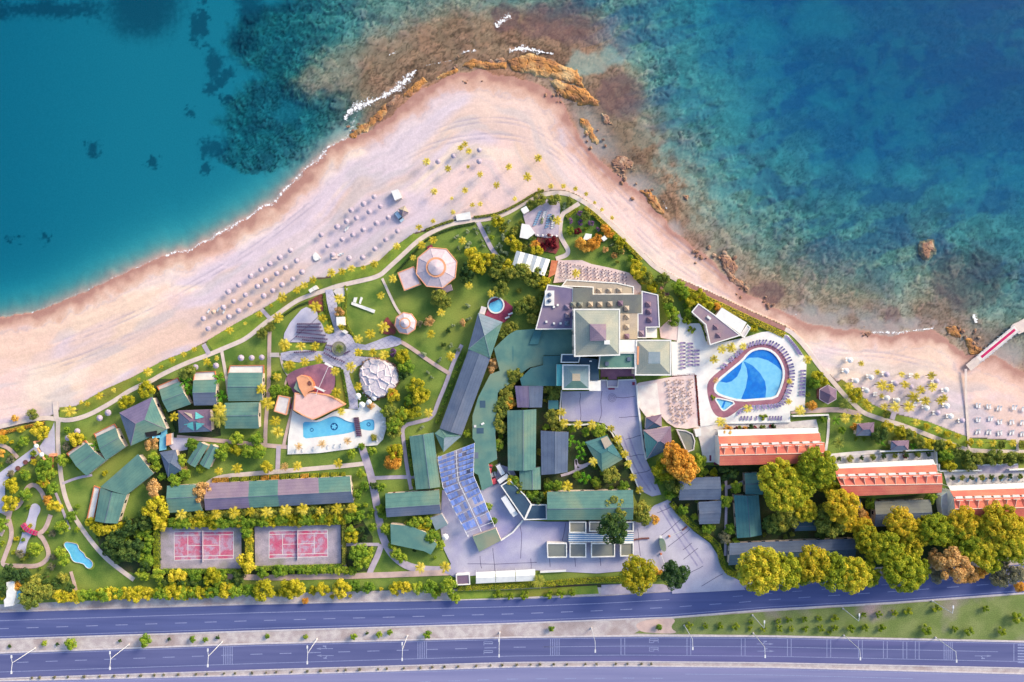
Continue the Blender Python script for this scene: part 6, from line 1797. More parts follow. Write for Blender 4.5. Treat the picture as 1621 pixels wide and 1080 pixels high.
for k, x in enumerate((1172, 1177, 1182, 1188, 1196, 1217, 1221.5, 1226, 1230.5, 1235)): spawn('sun_lounger', L_V, x, 661.5, ZP, 1.57, .9, 'small lavender deck lounger', 'sun lounger', LG)
for x0, y0, dx, dy, n in ((855, 336, -1.4, 3.4, 7), (863, 336, -.8, 3.2, 4), (870, 341, -.9, 3.8, 6), (876, 350, -.4, 3.6, 4)):
    for k in range(n): spawn('sun_lounger', L_B if n > 5 else L_W, x0+dx*k, y0+dy*k, .52, .3, .8, 'pale blue sun lounger' if n > 5 else 'small white terrace lounger', 'sun lounger', LG)
for k in range(9):
    a = -1.1+k*.28
    spawn('sun_lounger', L_W, 590+17*math.cos(a), 674+24*math.sin(a), ZD+.02, -a, .9, 'white pool deck lounger', 'sun lounger', LG)
for x in (470, 480, 497, 520, 530, 540): spawn('sun_lounger', L_W, x, 713-.12*(x-470), ZD+.02, 1.5, .8, 'white pool deck lounger', 'sun lounger', LG)
for px, py, rz in nums("331,492,1.0 346,490,1.0 355,493,1.1 551,360,1.1 548,363,1.1 503,410,0 537,404,0 541,402,0 808,497,.4 803,503,.4"): spawn('sun_lounger', L_W, px, py, -.1 if py < 470 or px < 400 else .7, rz, 1.0, 'single white sun lounger', 'sun lounger', LG)
for k in range(8): spawn('sun_lounger', L_B, 1517+13.5*k, 760-.4*k, .32, 1.2+rnd.uniform(-.3, .3), .85, 'pale blue terrace garden lounger', 'sun lounger', LG)
for k in range(5): spawn('sun_lounger', L_W, 1336+28*k, 724-1.4*k, .32, 1.2+rnd.uniform(-.3, .3), .85, 'white terrace garden lounger', 'sun lounger', LG)
# dining tables and chairs
TBL = [('table_top', MB().prism([(.45*math.cos(a), .45*math.sin(a)) for a in np.linspace(0, 6.283, 10, endpoint=False)], .7, .75).mesh('table_top', M('pink_deck'))), ('pedestal', MB().tube((0, 0, 0), (0, 0, .7), .05, n=6).tube((0, 0, 0), (0, 0, .04), .25, n=8).mesh('pedestal', M('brown_wood')))]
def chair_mesh(m_):
    c = MB().box((0, 0, .42), (.46, .46, .06)).box((.22, 0, .68), (.05, .46, .5))
    for x in (-.19, .19):
        for y in (-.19, .19): c.box((x, y, .2), (.04, .04, .4))
    return c.mesh('chair', M(m_))
CH_T, CH_D, CH_W = chair_mesh('thatch_tan'), chair_mesh('chair_dark'), chair_mesh('lounger_white')
def chair(me, px, py, z, rz, look, group, sc=1.0):
    p = P(px, py, z)
    return reg(link('chair', me, None, (p.x, p.y, z), rz, sc), look, 'chair', group, px, py)
tb = [(980+a/6.75, 560+b/6.75) for a, b in nums("520,305 605,300 665,300 765,295 540,375 612,378 680,383 755,355 545,440 610,450 678,440 748,430 545,510 610,490 690,505 768,500 555,580 628,575 692,572 750,570 570,620 645,640 698,645 770,632 580,695 635,718 700,712")]
for px, py in tb:
    spawn('dining_table', TBL, px, py, .57, 0, 1.0, 'small round dining table', 'table', 'tables on the dining terrace')
    r0 = rnd.random()*3
    for k in range(4):
        a = r0+k*math.pi/2
        chair(CH_T, px+3.1*math.cos(a), py-3.1*math.sin(a), .57, a, 'tan dining chair', 'chairs on the dining terrace', .95)
for i in range(5):
    for j in range(10):
        px = 889+j*11+rnd.uniform(-1.5, 1.5); py = 415.5+i*5.2+j*2.0+rnd.uniform(-.8, .8)
        if not inside((px, py), nums("884,412 921,412 936,418 965,424 996,432 1014,452 900,443 880,440")): continue
        if abs(px-912) < 8 and abs(py-432) < 8: continue
        spawn('dining_table', TBL, px, py, .52, 0, .9, 'small round restaurant table', 'table', 'tables on the restaurant terrace')
        for s_ in (-1, 1): chair(CH_D, px+2.3*s_, py+.5*s_, .52, 0 if s_ > 0 else math.pi, 'dark restaurant chair', 'chairs on the restaurant terrace', .85)
rows_ = (("472,513 507,513", 13), ("472,517.5 508,518", 13), ("472,522.5 510,524", 13), ("471,526 515,531", 15), ("470,533 518,537", 16), ("480,538 514,542", 12), ("517,546 526,548", 4), ("516,552 525,556", 4), ("514,559 531,568", 7), ("532,567 545,573", 5), ("546,560 553,556", 4), ("467,558 500,556", 11))
for s_, n in rows_:
    a, b = nums(s_)
    ang = math.atan2(-(b[1]-a[1]), b[0]-a[0])
    for k in range(n):
        u = k/(n-1)
        chair(CH_D, a[0]+(b[0]-a[0])*u, a[1]+(b[1]-a[1])*u, .36, ang-math.pi/2, 'dark plum plaza chair', 'rows of chairs on the plaza', 1.15)
for px, py in nums("575,622 580,626 578,619 583,631 570,632 588,622"): chair(CH_W, px, py, .2, rnd.random()*6, 'white garden chair', 'white chairs beside the stone dome', 1.1)
# round planters
for px, py in nums("53.5,724.8 42,731.5 30,741 17,751"):
    p = P(px, py); o = MB().lathe((0, 0, 0), ((.8, 0), (.95, .5), (.8, .5), (.75, .42), (.02, .5)), 14).mesh('planter', M('brown_wood'))
    reg(link('planter', o, None, (p.x, p.y, .2)), 'round brown planter', 'planter', 'round planters on the pale blue lane', px, py)
# round flower island on the plaza
p = P(537, 552); fi = thing('flower_island', 'round planted island in the middle of the plaza', 'planter', (p.x, p.y, .3))
MB().lathe((0, 0, 0), ((2.9, -.3), (2.9, .35), (2.6, .35), (2.5, .2), (.02, .6)), 28).build('planter_ring', M('roof_olive'), fi)
# pink bridge on the mini golf
br = thing('mini_golf_bridge', 'pink arched bridge over the mini golf lane', 'bridge', P(46, 838))
bp_ = smooth_open(nums("35,830 40,837 48,842 58,845"), 2)
l, r = strip_outline(bp_, 6)
for i in range(len(l)-1):
    zz = 1.0+.7*math.sin(math.pi*(i+.5)/(len(l)-1))
    MB().slab([P(*l[i], zz), P(*l[i+1], zz), P(*r[i+1], zz), P(*r[i], zz)], .9).build('plank', M('magenta' if i % 2 else 'plum_paving'), br, br.location)
for e in (l, r):
    mb = MB()
    for i in range(len(e)-1): mb.tube(P(*e[i], 2.0+.7*math.sin(math.pi*i/(len(l)-1))), P(*e[i+1], 2.0+.7*math.sin(math.pi*(i+1)/(len(l)-1))), .07, n=5)
    mb.build('railing', M('magenta'), br, br.location)
# orange slide tower on the left
sl = thing('play_slide', 'orange cone slide beside the left path', 'slide', P(81, 733))
MB().slab([P(*p, z_) for p, z_ in zip(nums("78,722 84,722 84,744 82,745"), (2.4, 2.4, .6, .6))], .25).build('chute', M('terracotta'), sl, sl.location)
MB().prism([XY(*p, 2.4) for p in nums("77,719 85,719 85,723 77,723")], 0, 2.3).build('tower', M('peach'), sl, sl.location)
ar = thing('arch_gate', 'pink and white entrance arch at the pale blue lane', 'arch', P(64, 712))
pa, pb = P(54, 700, 3), P(70, 727, 3)
MB().tube(pa, pb, .35, n=8).build('beam', M('peach'), ar, ar.location)
for p in (pa, pb): MB().tube((p.x, p.y, 0), (p.x, p.y, 3), .4, n=8).build('pillar', M('peach'), ar, ar.location)
for px, py in ((57, 706.5), (65.5, 720)):
    p = P(px, py, 3.5); MB().lathe((p.x, p.y, 3.2), ((.9, 0), (.9, .3), (.5, .7), (.02, .85)), 12).build('finial', M('white_paint'), ar, ar.location)
# ---------------------------------------------------------------- street lamps
def street_lamp(bx, by, hx, hy, kind, lb):
    """pole from its base; head traced at the top; two-armed (A) or single-armed (B)"""
    b = P(bx, by); Ht = 12.5
    t = thing('street_lamp', lb, 'street lamp', (b.x, b.y, 0), group='street lamps along the highway')
    MB().tube((0, 0, 0), (0, 0, .5), .35, n=10).build('base', M('offwhite'), t)
    MB().tube((0, 0, .4), (0, 0, Ht), .17, .09, n=8).build('pole', M('white_metal'), t)
    arms = ((0, 2.1), (0, -2.9)) if kind == 'A' else ((0, 2.1),) if kind == 'B' else ((0, -2.9),)
    for dx, dy in arms:
        MB().tube((0, 0, Ht), (dx, dy, Ht+.45), .1, .08, n=6).build('arm', M('white_metal'), t)
        hd = MB().box((dx, dy+(.45 if dy > 0 else -.45), Ht+.45), (.5, 1.1, .22)).build('lamp_head', M('white_metal'), t)
    return t
for i, (bx, by, kd) in enumerate(((56, 1026, 'A'), (204.5, 1020, 'A'), (352, 1016, 'A'), (502, 1011.5, 'A'), (645, 1006.5, 'A'), (791, 1001, 'A'), (936, 994, 'C'), (1083, 990, 'C'), (1192, 1002, 'C'), (1191, 973.5, 'B'), (1334, 963, 'B'), (1475.5, 951, 'B'), (1335.5, 1005.5, 'C'), (1480.5, 1009, 'C'))):
    lb = ['double', 'double', 'double', 'double', 'double', 'double'][i] if i < 6 else 'single'
    od = ('first', 'second', 'third', 'fourth', 'fifth', 'sixth', 'seventh', 'eighth', 'ninth')
    if i < 6: lab = od[i]+' double armed street lamp from the left edge on the gravel median'
    elif kd == 'B': lab = od[i-9]+' street lamp from the left beside the upper carriageway on the grass triangle'
    else: lab = od[{6: 0, 7: 1, 8: 2, 12: 3, 13: 4}[i]]+' single armed street lamp from the left leaning over the middle carriageway'
    street_lamp(bx, by, 0, 0, kd, lab)
# ---------------------------------------------------------------- vehicles
def car(lb, px, py, rz, body_m, Lc=4.3, Wc=1.8, hc=1.45, z=.25, cat='car', name='car', van=False, group=None):
    p = P(px, py, 1.0)
    t = thing(name, lb, cat, (p.x, p.y, z), rz, group)
    l2, w2 = Lc/2, Wc/2
    body = MB()
    prof = [(-l2, .35), (-l2, .8), (-l2*.92, .92), (l2*.9, .86), (l2, .7), (l2, .35)]
    for sgn in (1, -1):
        f = [(x, sgn*w2, zz) for x, zz in prof]
        body.face(f if sgn < 0 else f[::-1])
    for (x0, z0), (x1, z1) in zip(prof, prof[1:]+prof[:1]):
        body.face([(x0, w2, z0), (x1, w2, z1), (x1, -w2, z1), (x0, -w2, z0)])
    body.build('body', M(body_m), t)
    a, b, c, d = (-l2*.92, -l2*.75, l2*.35, l2*.6) if not van else (-l2*.97, -l2*.95, l2*.7, l2*.85)
    wi = w2*.86
    gl = MB()
    gl.face([(d, -w2*.95, .88), (d, w2*.95, .88), (c, wi, hc-.03), (c, -wi, hc-.03)])
    gl.face([(a, w2*.95, .9), (a, -w2*.95, .9), (b, -wi, hc-.03), (b, wi, hc-.03)])
    for s_ in (1, -1):
        f = [(a, s_*w2*.95, .9), (b, s_*wi, hc-.03), (c, s_*wi, hc-.03), (d, s_*w2*.95, .88)]
        gl.face(f if s_ > 0 else f[::-1])
    gl.build('windows', M('glass_dark'), t)
    MB().slab([(b, -wi, hc), (c, -wi, hc), (c, wi, hc), (b, wi, hc)], .06).build('roof', M(body_m), t)
    for x in (-l2*.62, l2*.62):
        for s_ in (1, -1):
            w = MB().tube((x, s_*w2*.8, .33), (x, s_*w2*1.01, .33), .33, n=12).build('wheel', M('rubber'), t)
            link('rim', MB().tube((x, s_*w2*1.0, .33), (x, s_*w2*1.03, .33), .2, n=10).mesh('rim', M('grey_metal')), w)
    for s_ in (1, -1):
        MB().box((l2-.02, s_*w2*.68, .66), (.08, .34, .14)).build('headlight', M('white_metal'), t)
        MB().box((-l2+.02, s_*w2*.7, .72), (.08, .28, .14)).build('tail_light', M('maroon'), t)
    return t
mat('car_blue', C(196, 222, 244), C(184, 212, 240), 1, rough=.3, spec=.6, fine=.01)
mat('car_white', C(246, 246, 250), C(238, 238, 246), 1, rough=.3, spec=.6, fine=.01)
mat('car_red', C(208, 80, 96), C(196, 70, 88), 1, rough=.3, spec=.6, fine=.01)
mat('car_grey', C(150, 160, 176), C(140, 150, 168), 1, rough=.3, spec=.6, fine=.01)
car('pale blue pickup parked by the beach kiosk', 631.5, 342.5, math.radians(-52), 'car_blue', 4.6, z=-.08)
car('white van parked beside the low green roof', 793, 744, math.radians(-60), 'car_white', 5.2, 2.0, 2.1, van=True, cat='van', name='van', group='vehicles in the service yard')
car('white van with open load behind it near the teal wedge roof', 798, 756, math.radians(35), 'car_white', 5.6, 2.1, 2.2, van=True, cat='van', name='van', group='vehicles in the service yard')
car('red car at the top of the service yard', 775, 743, math.radians(80), 'car_red', 3.8, group='vehicles in the service yard')
car('red car beside the solar pergola in the service yard', 782, 760, math.radians(110), 'car_red', 3.8, group='vehicles in the service yard')
car('grey blue car between the two red cars', 778, 752, math.radians(15), 'car_grey', 3.8, group='vehicles in the service yard')
tk = thing('box_truck', 'long white box truck beside the teal wedge roof', 'truck', P(806, 798), math.radians(-57.5))
MB().box((-.6, 0, 2.0), (7.2, 2.3, 2.4)).build('cargo_box', M('car_white'), tk)
MB().box((3.9, 0, 1.5), (1.7, 2.2, 1.9)).build('cab', M('car_white'), tk)
MB().box((4.3, 0, 2.0), (1.0, 2.0, .7)).build('windscreen', M('glass_dark'), tk)
for x in (-3.2, -2.1, 3.7):
    for s_ in (1, -1): MB().tube((x, s_*.85, .5), (x, s_*1.15, .5), .5, n=12).build('wheel', M('rubber'), tk)
# ---------------------------------------------------------------- entrance booth, barriers
bo = thing('guard_booth', 'pale green glass roofed booth at the entrance', 'booth', P(1049, 861))
q = smooth_closed(nums("1043,853 1050,852 1054,860 1055,872 1050,874 1045,868"), 1)
MB().prism([XY(*p, 2.7) for p in q], 2.55, 2.7).build('roof', M('roof_moss'), bo, bo.location)
MB().prism(offset([XY(*p, 2.7) for p in q], -.3), 0, 2.55).build('wall', M('roof_wash'), bo, bo.location)
on_roof(bo, 'roof_lamp', 1046, 850.5, 2.6, (.9, .9, .5), 'white_paint')
for lb, a, b in (('white barrier boom across the right entrance lane', "1060,849.5", "1079,840.5"), ('white barrier boom below the entrance booth', "1046.5,877.5", "1053,895.5")):
    a, b = nums(a)[0], nums(b)[0]
    t = thing('barrier', lb, 'barrier', P(*a), group='entrance barriers')
    A_, B_ = P(*a, 1.1), P(*b, 1.1)
    MB().tube(A_, B_, .09, n=6).build('boom', M('white_paint'), t, t.location)
    MB().box((A_.x, A_.y, .6), (.6, .6, 1.2)).build('housing', M('terracotta'), t, t.location)
wall('barrier_wall', "1003,855 1016,853 1028,852.5", 2.0, .9, 'brown_wood', 'low brown wall left of the entrance booth')
wall('barrier_wall', "1080,840 1088,834", 1.6, .9, 'brown_wood', 'short brown wall by the entrance hedge')
# ---------------------------------------------------------------- pier
pi_ = thing('pier', 'white pier with a magenta carpet in the lower right sea', 'pier', P(1575, 550, 0))
zt = .2
a0, a1 = nums("1533,582.5")[0], nums("1609,520")[0]
L_ = math.hypot(a1[0]-a0[0], a1[1]-a0[1]); du = ((a1[0]-a0[0])/L_, (a1[1]-a0[1])/L_); nv = (-du[1], du[0])
npl = 46
for k in range(npl):
    s0, s1 = L_*k/npl, L_*(k+.9)/npl
    w = 6.2+rnd.uniform(-.3, .5)
    q = [(a0[0]+du[0]*s_+nv[0]*e, a0[1]+du[1]*s_+nv[1]*e) for s_, e in ((s0, -w), (s1, -w), (s1, w), (s0, w))]
    MB().prism([XY(*p, zt) for p in q], zt-.12, zt).build('plank', M('path_white' if k > 9 else 'path_cream'), pi_, pi_.location)
q = [(a0[0]+du[0]*s_+nv[0]*e, a0[1]+du[1]*s_+nv[1]*e) for s_, e in ((L_*.27, -2.0), (L_*.97, -2.0), (L_*.97, 2.0), (L_*.27, 2.0))]
MB().prism([XY(*p, zt+.03) for p in q], zt+.004, zt+.03).build('carpet', M('magenta'), pi_, pi_.location)
for e in (-6.0, 6.0):
    mb = MB().tube(P(a0[0]+du[0]*L_*.25+nv[0]*e, a0[1]+du[1]*L_*.25+nv[1]*e, zt+.9), P(a1[0]+nv[0]*e, a1[1]+nv[1]*e, zt+.9), .06, n=5)
    mb.build('railing', M('white_metal'), pi_, pi_.location)
    for k in range(9):
        s_ = L_*(.25+.75*k/8); p = P(a0[0]+du[0]*s_+nv[0]*e, a0[1]+du[1]*s_+nv[1]*e, zt)
        MB().tube((p.x, p.y, -4), (p.x, p.y, zt+.95), .12, n=6).build('pile', M('white_metal'), pi_, pi_.location)
MB().prism([XY(*p, zt-.02) for p in nums("1600,518 1604,513 1612,510 1640,494 1650,505 1640,520 1620,526 1613,529")], zt-.4, zt-.02).build('pier_head', M('path_cream'), pi_, pi_.location)
# beach shower, sail and odds
sf = flat('white folded sail shade lying on the sand', "495,404 499,399 503,402 508,409 503,412 499,413 496,410", .5, 'white_paint', name='sail_shade', cat='shade', win=False)
flat('pink lifeguard deck with umbrella at the beach', "524,402 534,401.5 534.5,409.5 525,410.5", .35, 'pink_deck', name='beach_deck', cat='deck', win=False)
# welcome mats
for lb, q in (('maroon mat at the lower pool gate', "568,703 577,702.5 577.5,707.5 569,708"), ('maroon mat at the octagonal pavilion door', "675,391 683,387 685.5,391 677,395"), ('maroon mat below the hotel entrance wall', "963,614.5 973,614.5 973,617 963,617"), ('maroon mat at the right corner of the courtyard', "1001,605 1005,605 1005,610 1001,610"), ('maroon mat left of the upper red terrace', "1130.5,731.5 1137,731.5 1137,736 1130.5,736"), ('small maroon mat on the white walkway', "1123,721 1126,721 1126,730 1123,730"), ('maroon screen beside the small shade roof', "457,639 461,638 461.5,647 458,648")):
    z = ZD+.03 if 'pool gate' in lb else .45
    tag(MB().prism([XY(*p, z) for p in nums(q)], z-.4, z).build('mat', M('maroon')), lb, 'mat')
# manhole rings in the courtyard
mb = MB()
for r_ in (2.0, 4.2, 6.4): ribbon(mb, [(969+r_*math.cos(a), 630+r_*math.sin(a)) for a in np.linspace(0, 6.283, 30)], .5, ZL[0]+.11)
mb.build('paving_ring', M('joint'), yard)
# ---------------------------------------------------------------- vegetation
lm = lambda n, a, b, c, t=.4: leafmat(n, C(*a, 1.15), C(*b, 1.15), C(*c, 1.15), t)
lm('leaf_yellow', (150, 158, 42), (212, 202, 50), (250, 228, 84))
lm('leaf_palm', (176, 166, 44), (232, 208, 60), (252, 236, 120))
lm('leaf_green', (104, 144, 54), (150, 182, 62), (206, 212, 76))
lm('leaf_lime', (120, 150, 40), (160, 180, 56), (196, 200, 70))
lm('leaf_olive', (112, 134, 66), (156, 166, 74), (204, 194, 88))
lm('leaf_dark', (64, 96, 62), (88, 120, 62), (124, 142, 70))
lm('leaf_orange', (214, 150, 62), (250, 188, 78), (255, 216, 112))
lm('leaf_tan', (196, 156, 96), (238, 190, 122), (252, 214, 160))
lm('leaf_dusty', (120, 124, 104), (152, 150, 122), (178, 168, 140))
lm('leaf_pale', (150, 170, 130), (176, 192, 152), (200, 206, 170))
lm('leaf_red', (120, 36, 52), (160, 48, 66), (196, 84, 84))
lm('leaf_purple', (130, 90, 150), (156, 112, 168), (178, 136, 180))
lm('leaf_banana', (72, 140, 34), (112, 180, 44), (160, 206, 64), .5)
lm('leaf_pine', (132, 154, 48), (190, 196, 54), (244, 222, 74))
lm('leaf_pine_y', (144, 158, 46), (208, 194, 50), (252, 216, 72))
mat('bark', C(120, 96, 84), C(96, 78, 72), 2.0, fine=.15, fscale=5)

def leaf_cloud(pts, nrm, size, rs, aspect=.62, jit=.55):
    """rhombic leaves at pts facing roughly nrm; returns verts, faces"""
    n = len(pts)
    nr = nrm+rs.normal(0, jit, (n, 3))
    nr /= np.linalg.norm(nr, axis=1)[:, None]+1e-9
    up = rs.normal(0, 1, (n, 3))
    t = np.cross(nr, up); t /= np.linalg.norm(t, axis=1)[:, None]+1e-9
    b = np.cross(nr, t)
    s = size*(0.6+0.8*rs.rand(n))[:, None]
    v = np.empty((n, 4, 3))
    v[:, 0] = pts-t*s; v[:, 1] = pts+b*s*aspect; v[:, 2] = pts+t*s; v[:, 3] = pts-b*s*aspect
    return v.reshape(-1, 3)

def quads_mesh(name, v, m_):
    nf = len(v)//4
    me = bpy.data.meshes.new(name)
    me.vertices.add(len(v)); me.vertices.foreach_set('co', v.astype(np.float32).ravel())
    me.loops.add(nf*4); me.loops.foreach_set('vertex_index', np.arange(nf*4, dtype=np.int32))
    me.polygons.add(nf); me.polygons.foreach_set('loop_start', (np.arange(nf)*4).astype(np.int32))
    me.update(calc_edges=True)
    me.materials.append(m_)
    return me

def crown(seed, nl, nleaf, size, flatn=.75, spread=.72, lobe=(.28, .46), zc=.0, inner=.22):
    """lobed crown of unit radius, centred at height zc"""
    rs = np.random.RandomState(seed)
    cs, rd = [], []
    for i in range(nl):
        for _ in range(30):
            a, r = rs.rand()*6.283, math.sqrt(rs.rand())*spread
            z = (rs.rand()*1.0-.25)*math.sqrt(max(0, 1-r*r))*flatn
            c = np.array([r*math.cos(a), r*math.sin(a), z])
            if all(np.linalg.norm(c-q) > .2 for q in cs): break
        cs.append(c); rd.append(rs.uniform(*lobe))
    cs, rd = np.array(cs), np.array(rd)
    k = rs.randint(0, nl, nleaf)
    d = rs.normal(0, 1, (nleaf, 3)); d[:, 2] = np.abs(d[:, 2])*.9+d[:, 2]*.25
    d /= np.linalg.norm(d, axis=1)[:, None]
    rr = rd[k]*np.where(rs.rand(nleaf) < inner, rs.rand(nleaf), .86+.22*rs.rand(nleaf))
    p = cs[k]+d*rr[:, None]*np.array([1, 1, .85])
    p[:, 2] += zc
    return leaf_cloud(p, d, size, rs)

def trunk_mesh(name, h, r, limbs, seed, reach=.5):
    rs = random.Random(seed)
    mb = MB().tube((0, 0, -.02), (0, 0, h*.62), r, r*.72, n=7, caps=False)
    for i in range(limbs):
        a = 6.283*i/limbs+rs.uniform(-.4, .4)
        e = (reach*math.cos(a)*rs.uniform(.6, 1), reach*math.sin(a)*rs.uniform(.6, 1), h*rs.uniform(.92, 1.08))
        mb.tube((0, 0, h*.55), e, r*.6, r*.18, n=5, caps=False)
    return mb.mesh(name, M('bark'))

def frond_crown(seed, nf, m_, droop=.55, wid=.16, nleaf=8, up=.35, jag=True):
    rs = np.random.RandomState(seed)
    v = []
    for i in range(nf):
        a = 6.283*i/nf*1.618*2.3+rs.uniform(-.2, .2)
        ln = rs.uniform(.78, 1.05); tier = rs.rand()
        ca, sa = math.cos(a), math.sin(a)
        def pt(u):
            r = ln*u*(1-.12*tier); z = (up*(1-tier)+.08)*u*1.6-droop*(.6+.8*tier)*u*u
            return np.array([r*ca, r*sa, z])
        for j in range(nleaf):
            u0, u1 = j/nleaf, (j+.72)/nleaf
            p0, p1 = pt(u0), pt(u1)
            w = wid*(math.sin(math.pi*min(1, (u0*.86+.12)))**.7)
            for s_ in (1, -1):
                sd = np.array([-sa, ca, 0])*s_
                tip = (p0+p1)/2+sd*w*rs.uniform(.8, 1.25)+np.array([ca, sa, 0])*w*.55-np.array([0, 0, w*.35])
                v += [p0, p1, tip, (p0+tip)/2]
    return np.array(v)

KIND = {}
def defkind(key, leaf, variants, trunkh, trunkr, limbs, cat, look, group, zc, name, reach=.5, crown_fn=None):
    ps = []
    for s_ in range(variants):
        v = crown_fn(s_)
        v = v+np.array([0, 0, zc])
        ps.append([('trunk', trunk_mesh('trunk', trunkh, trunkr, limbs, s_, reach)), ('crown', quads_mesh('crown', v, M(leaf)))])
    KIND[key] = (ps, zc, cat, look, group, name)
bush = lambda s0, n=2400, sz=.078, nl=18: (lambda s: crown(s0+s, nl, n, sz, .75, .78, (.22, .36)))
for key, leaf, look in (('y', 'leaf_yellow', 'yellow bushy tree'), ('g', 'leaf_green', 'mid green bushy tree'), ('l', 'leaf_olive', 'olive green bushy tree'), ('k', 'leaf_dark', 'dark green bushy tree'), ('o', 'leaf_orange', 'orange leaved tree'), ('t', 'leaf_tan', 'peach coloured feathery tree'), ('d', 'leaf_dusty', 'dusty grey green tree')):
    defkind(key, leaf, 4, .75, .07, 5, 'tree', look, 'garden trees', .75, look.replace('coloured ', '').replace('leaved ', '').replace(' ', '_').replace('mid_', ''), crown_fn=bush(ord(key)*10))
for key, leaf, look in (('i', 'leaf_lime', 'round lime green shrub'), ('w', 'leaf_pale', 'small pale shrub'), ('r', 'leaf_red', 'crimson flowering shrub'), ('u', 'leaf_purple', 'purple flowering shrub')):
    defkind(key, leaf, 3, .5, .06, 4, 'shrub', look, 'garden shrubs', .5, look.replace(' ', '_'), crown_fn=bush(ord(key)*10, 700, .12, 8))
defkind('N', 'leaf_pine', 4, 1.25, .06, 7, 'tree', 'large green pine tree', 'large pines', 1.3, 'pine_tree', crown_fn=lambda s: crown(900+s, 60, 9000, .045, .6, .84, (.13, .22), inner=.12))
defkind('n', 'leaf_pine_y', 3, 1.25, .06, 7, 'tree', 'large yellow tipped pine tree', 'large pines', 1.3, 'pine_tree', crown_fn=lambda s: crown(940+s, 60, 9000, .045, .6, .84, (.13, .22), inner=.12))
defkind('K', 'leaf_dark', 2, 1.25, .06, 7, 'tree', 'large dark broadleaf tree', 'large pines', 1.3, 'broadleaf_tree', crown_fn=lambda s: crown(970+s, 34, 5500, .055, .6, .8, (.17, .28), inner=.15))
defkind('O', 'leaf_orange', 2, 1.1, .06, 7, 'tree', 'large orange tree', 'large orange trees', 1.1, 'orange_tree', crown_fn=lambda s: crown(980+s, 30, 5000, .06, .7, .8, (.18, .3), inner=.15))
defkind('T', 'leaf_tan', 2, 1.1, .06, 7, 'tree', 'large pale tan tree', 'large pines', 1.1, 'tan_tree', crown_fn=lambda s: crown(990+s, 26, 4200, .06, .7, .8, (.18, .28), inner=.15))
defkind('P', 'leaf_palm', 4, 2.1, .07, 0, 'palm tree', 'yellow green palm tree', 'palm trees', 2.1, 'palm_tree', crown_fn=lambda s: frond_crown(s, 26, None, .5, .27, 8))
defkind('D', 'leaf_olive', 2, 1.3, .06, 0, 'palm tree', 'dark spreading date palm', 'palm trees', 1.3, 'date_palm', crown_fn=lambda s: frond_crown(50+s, 34, None, .45, .17, 10))
defkind('Q', 'leaf_tan', 2, 1.6, .06, 0, 'palm tree', 'pale palm tree', 'palm trees', 1.6, 'palm_tree', crown_fn=lambda s: frond_crown(70+s, 20, None, .4, .2, 8))
defkind('B', 'leaf_banana', 3, 1.0, .06, 0, 'plant', 'bright green broad leaved plant', 'broad leaved plants', 1.0, 'banana_plant', crown_fn=lambda s: frond_crown(90+s, 15, None, .5, .26, 4, .5))

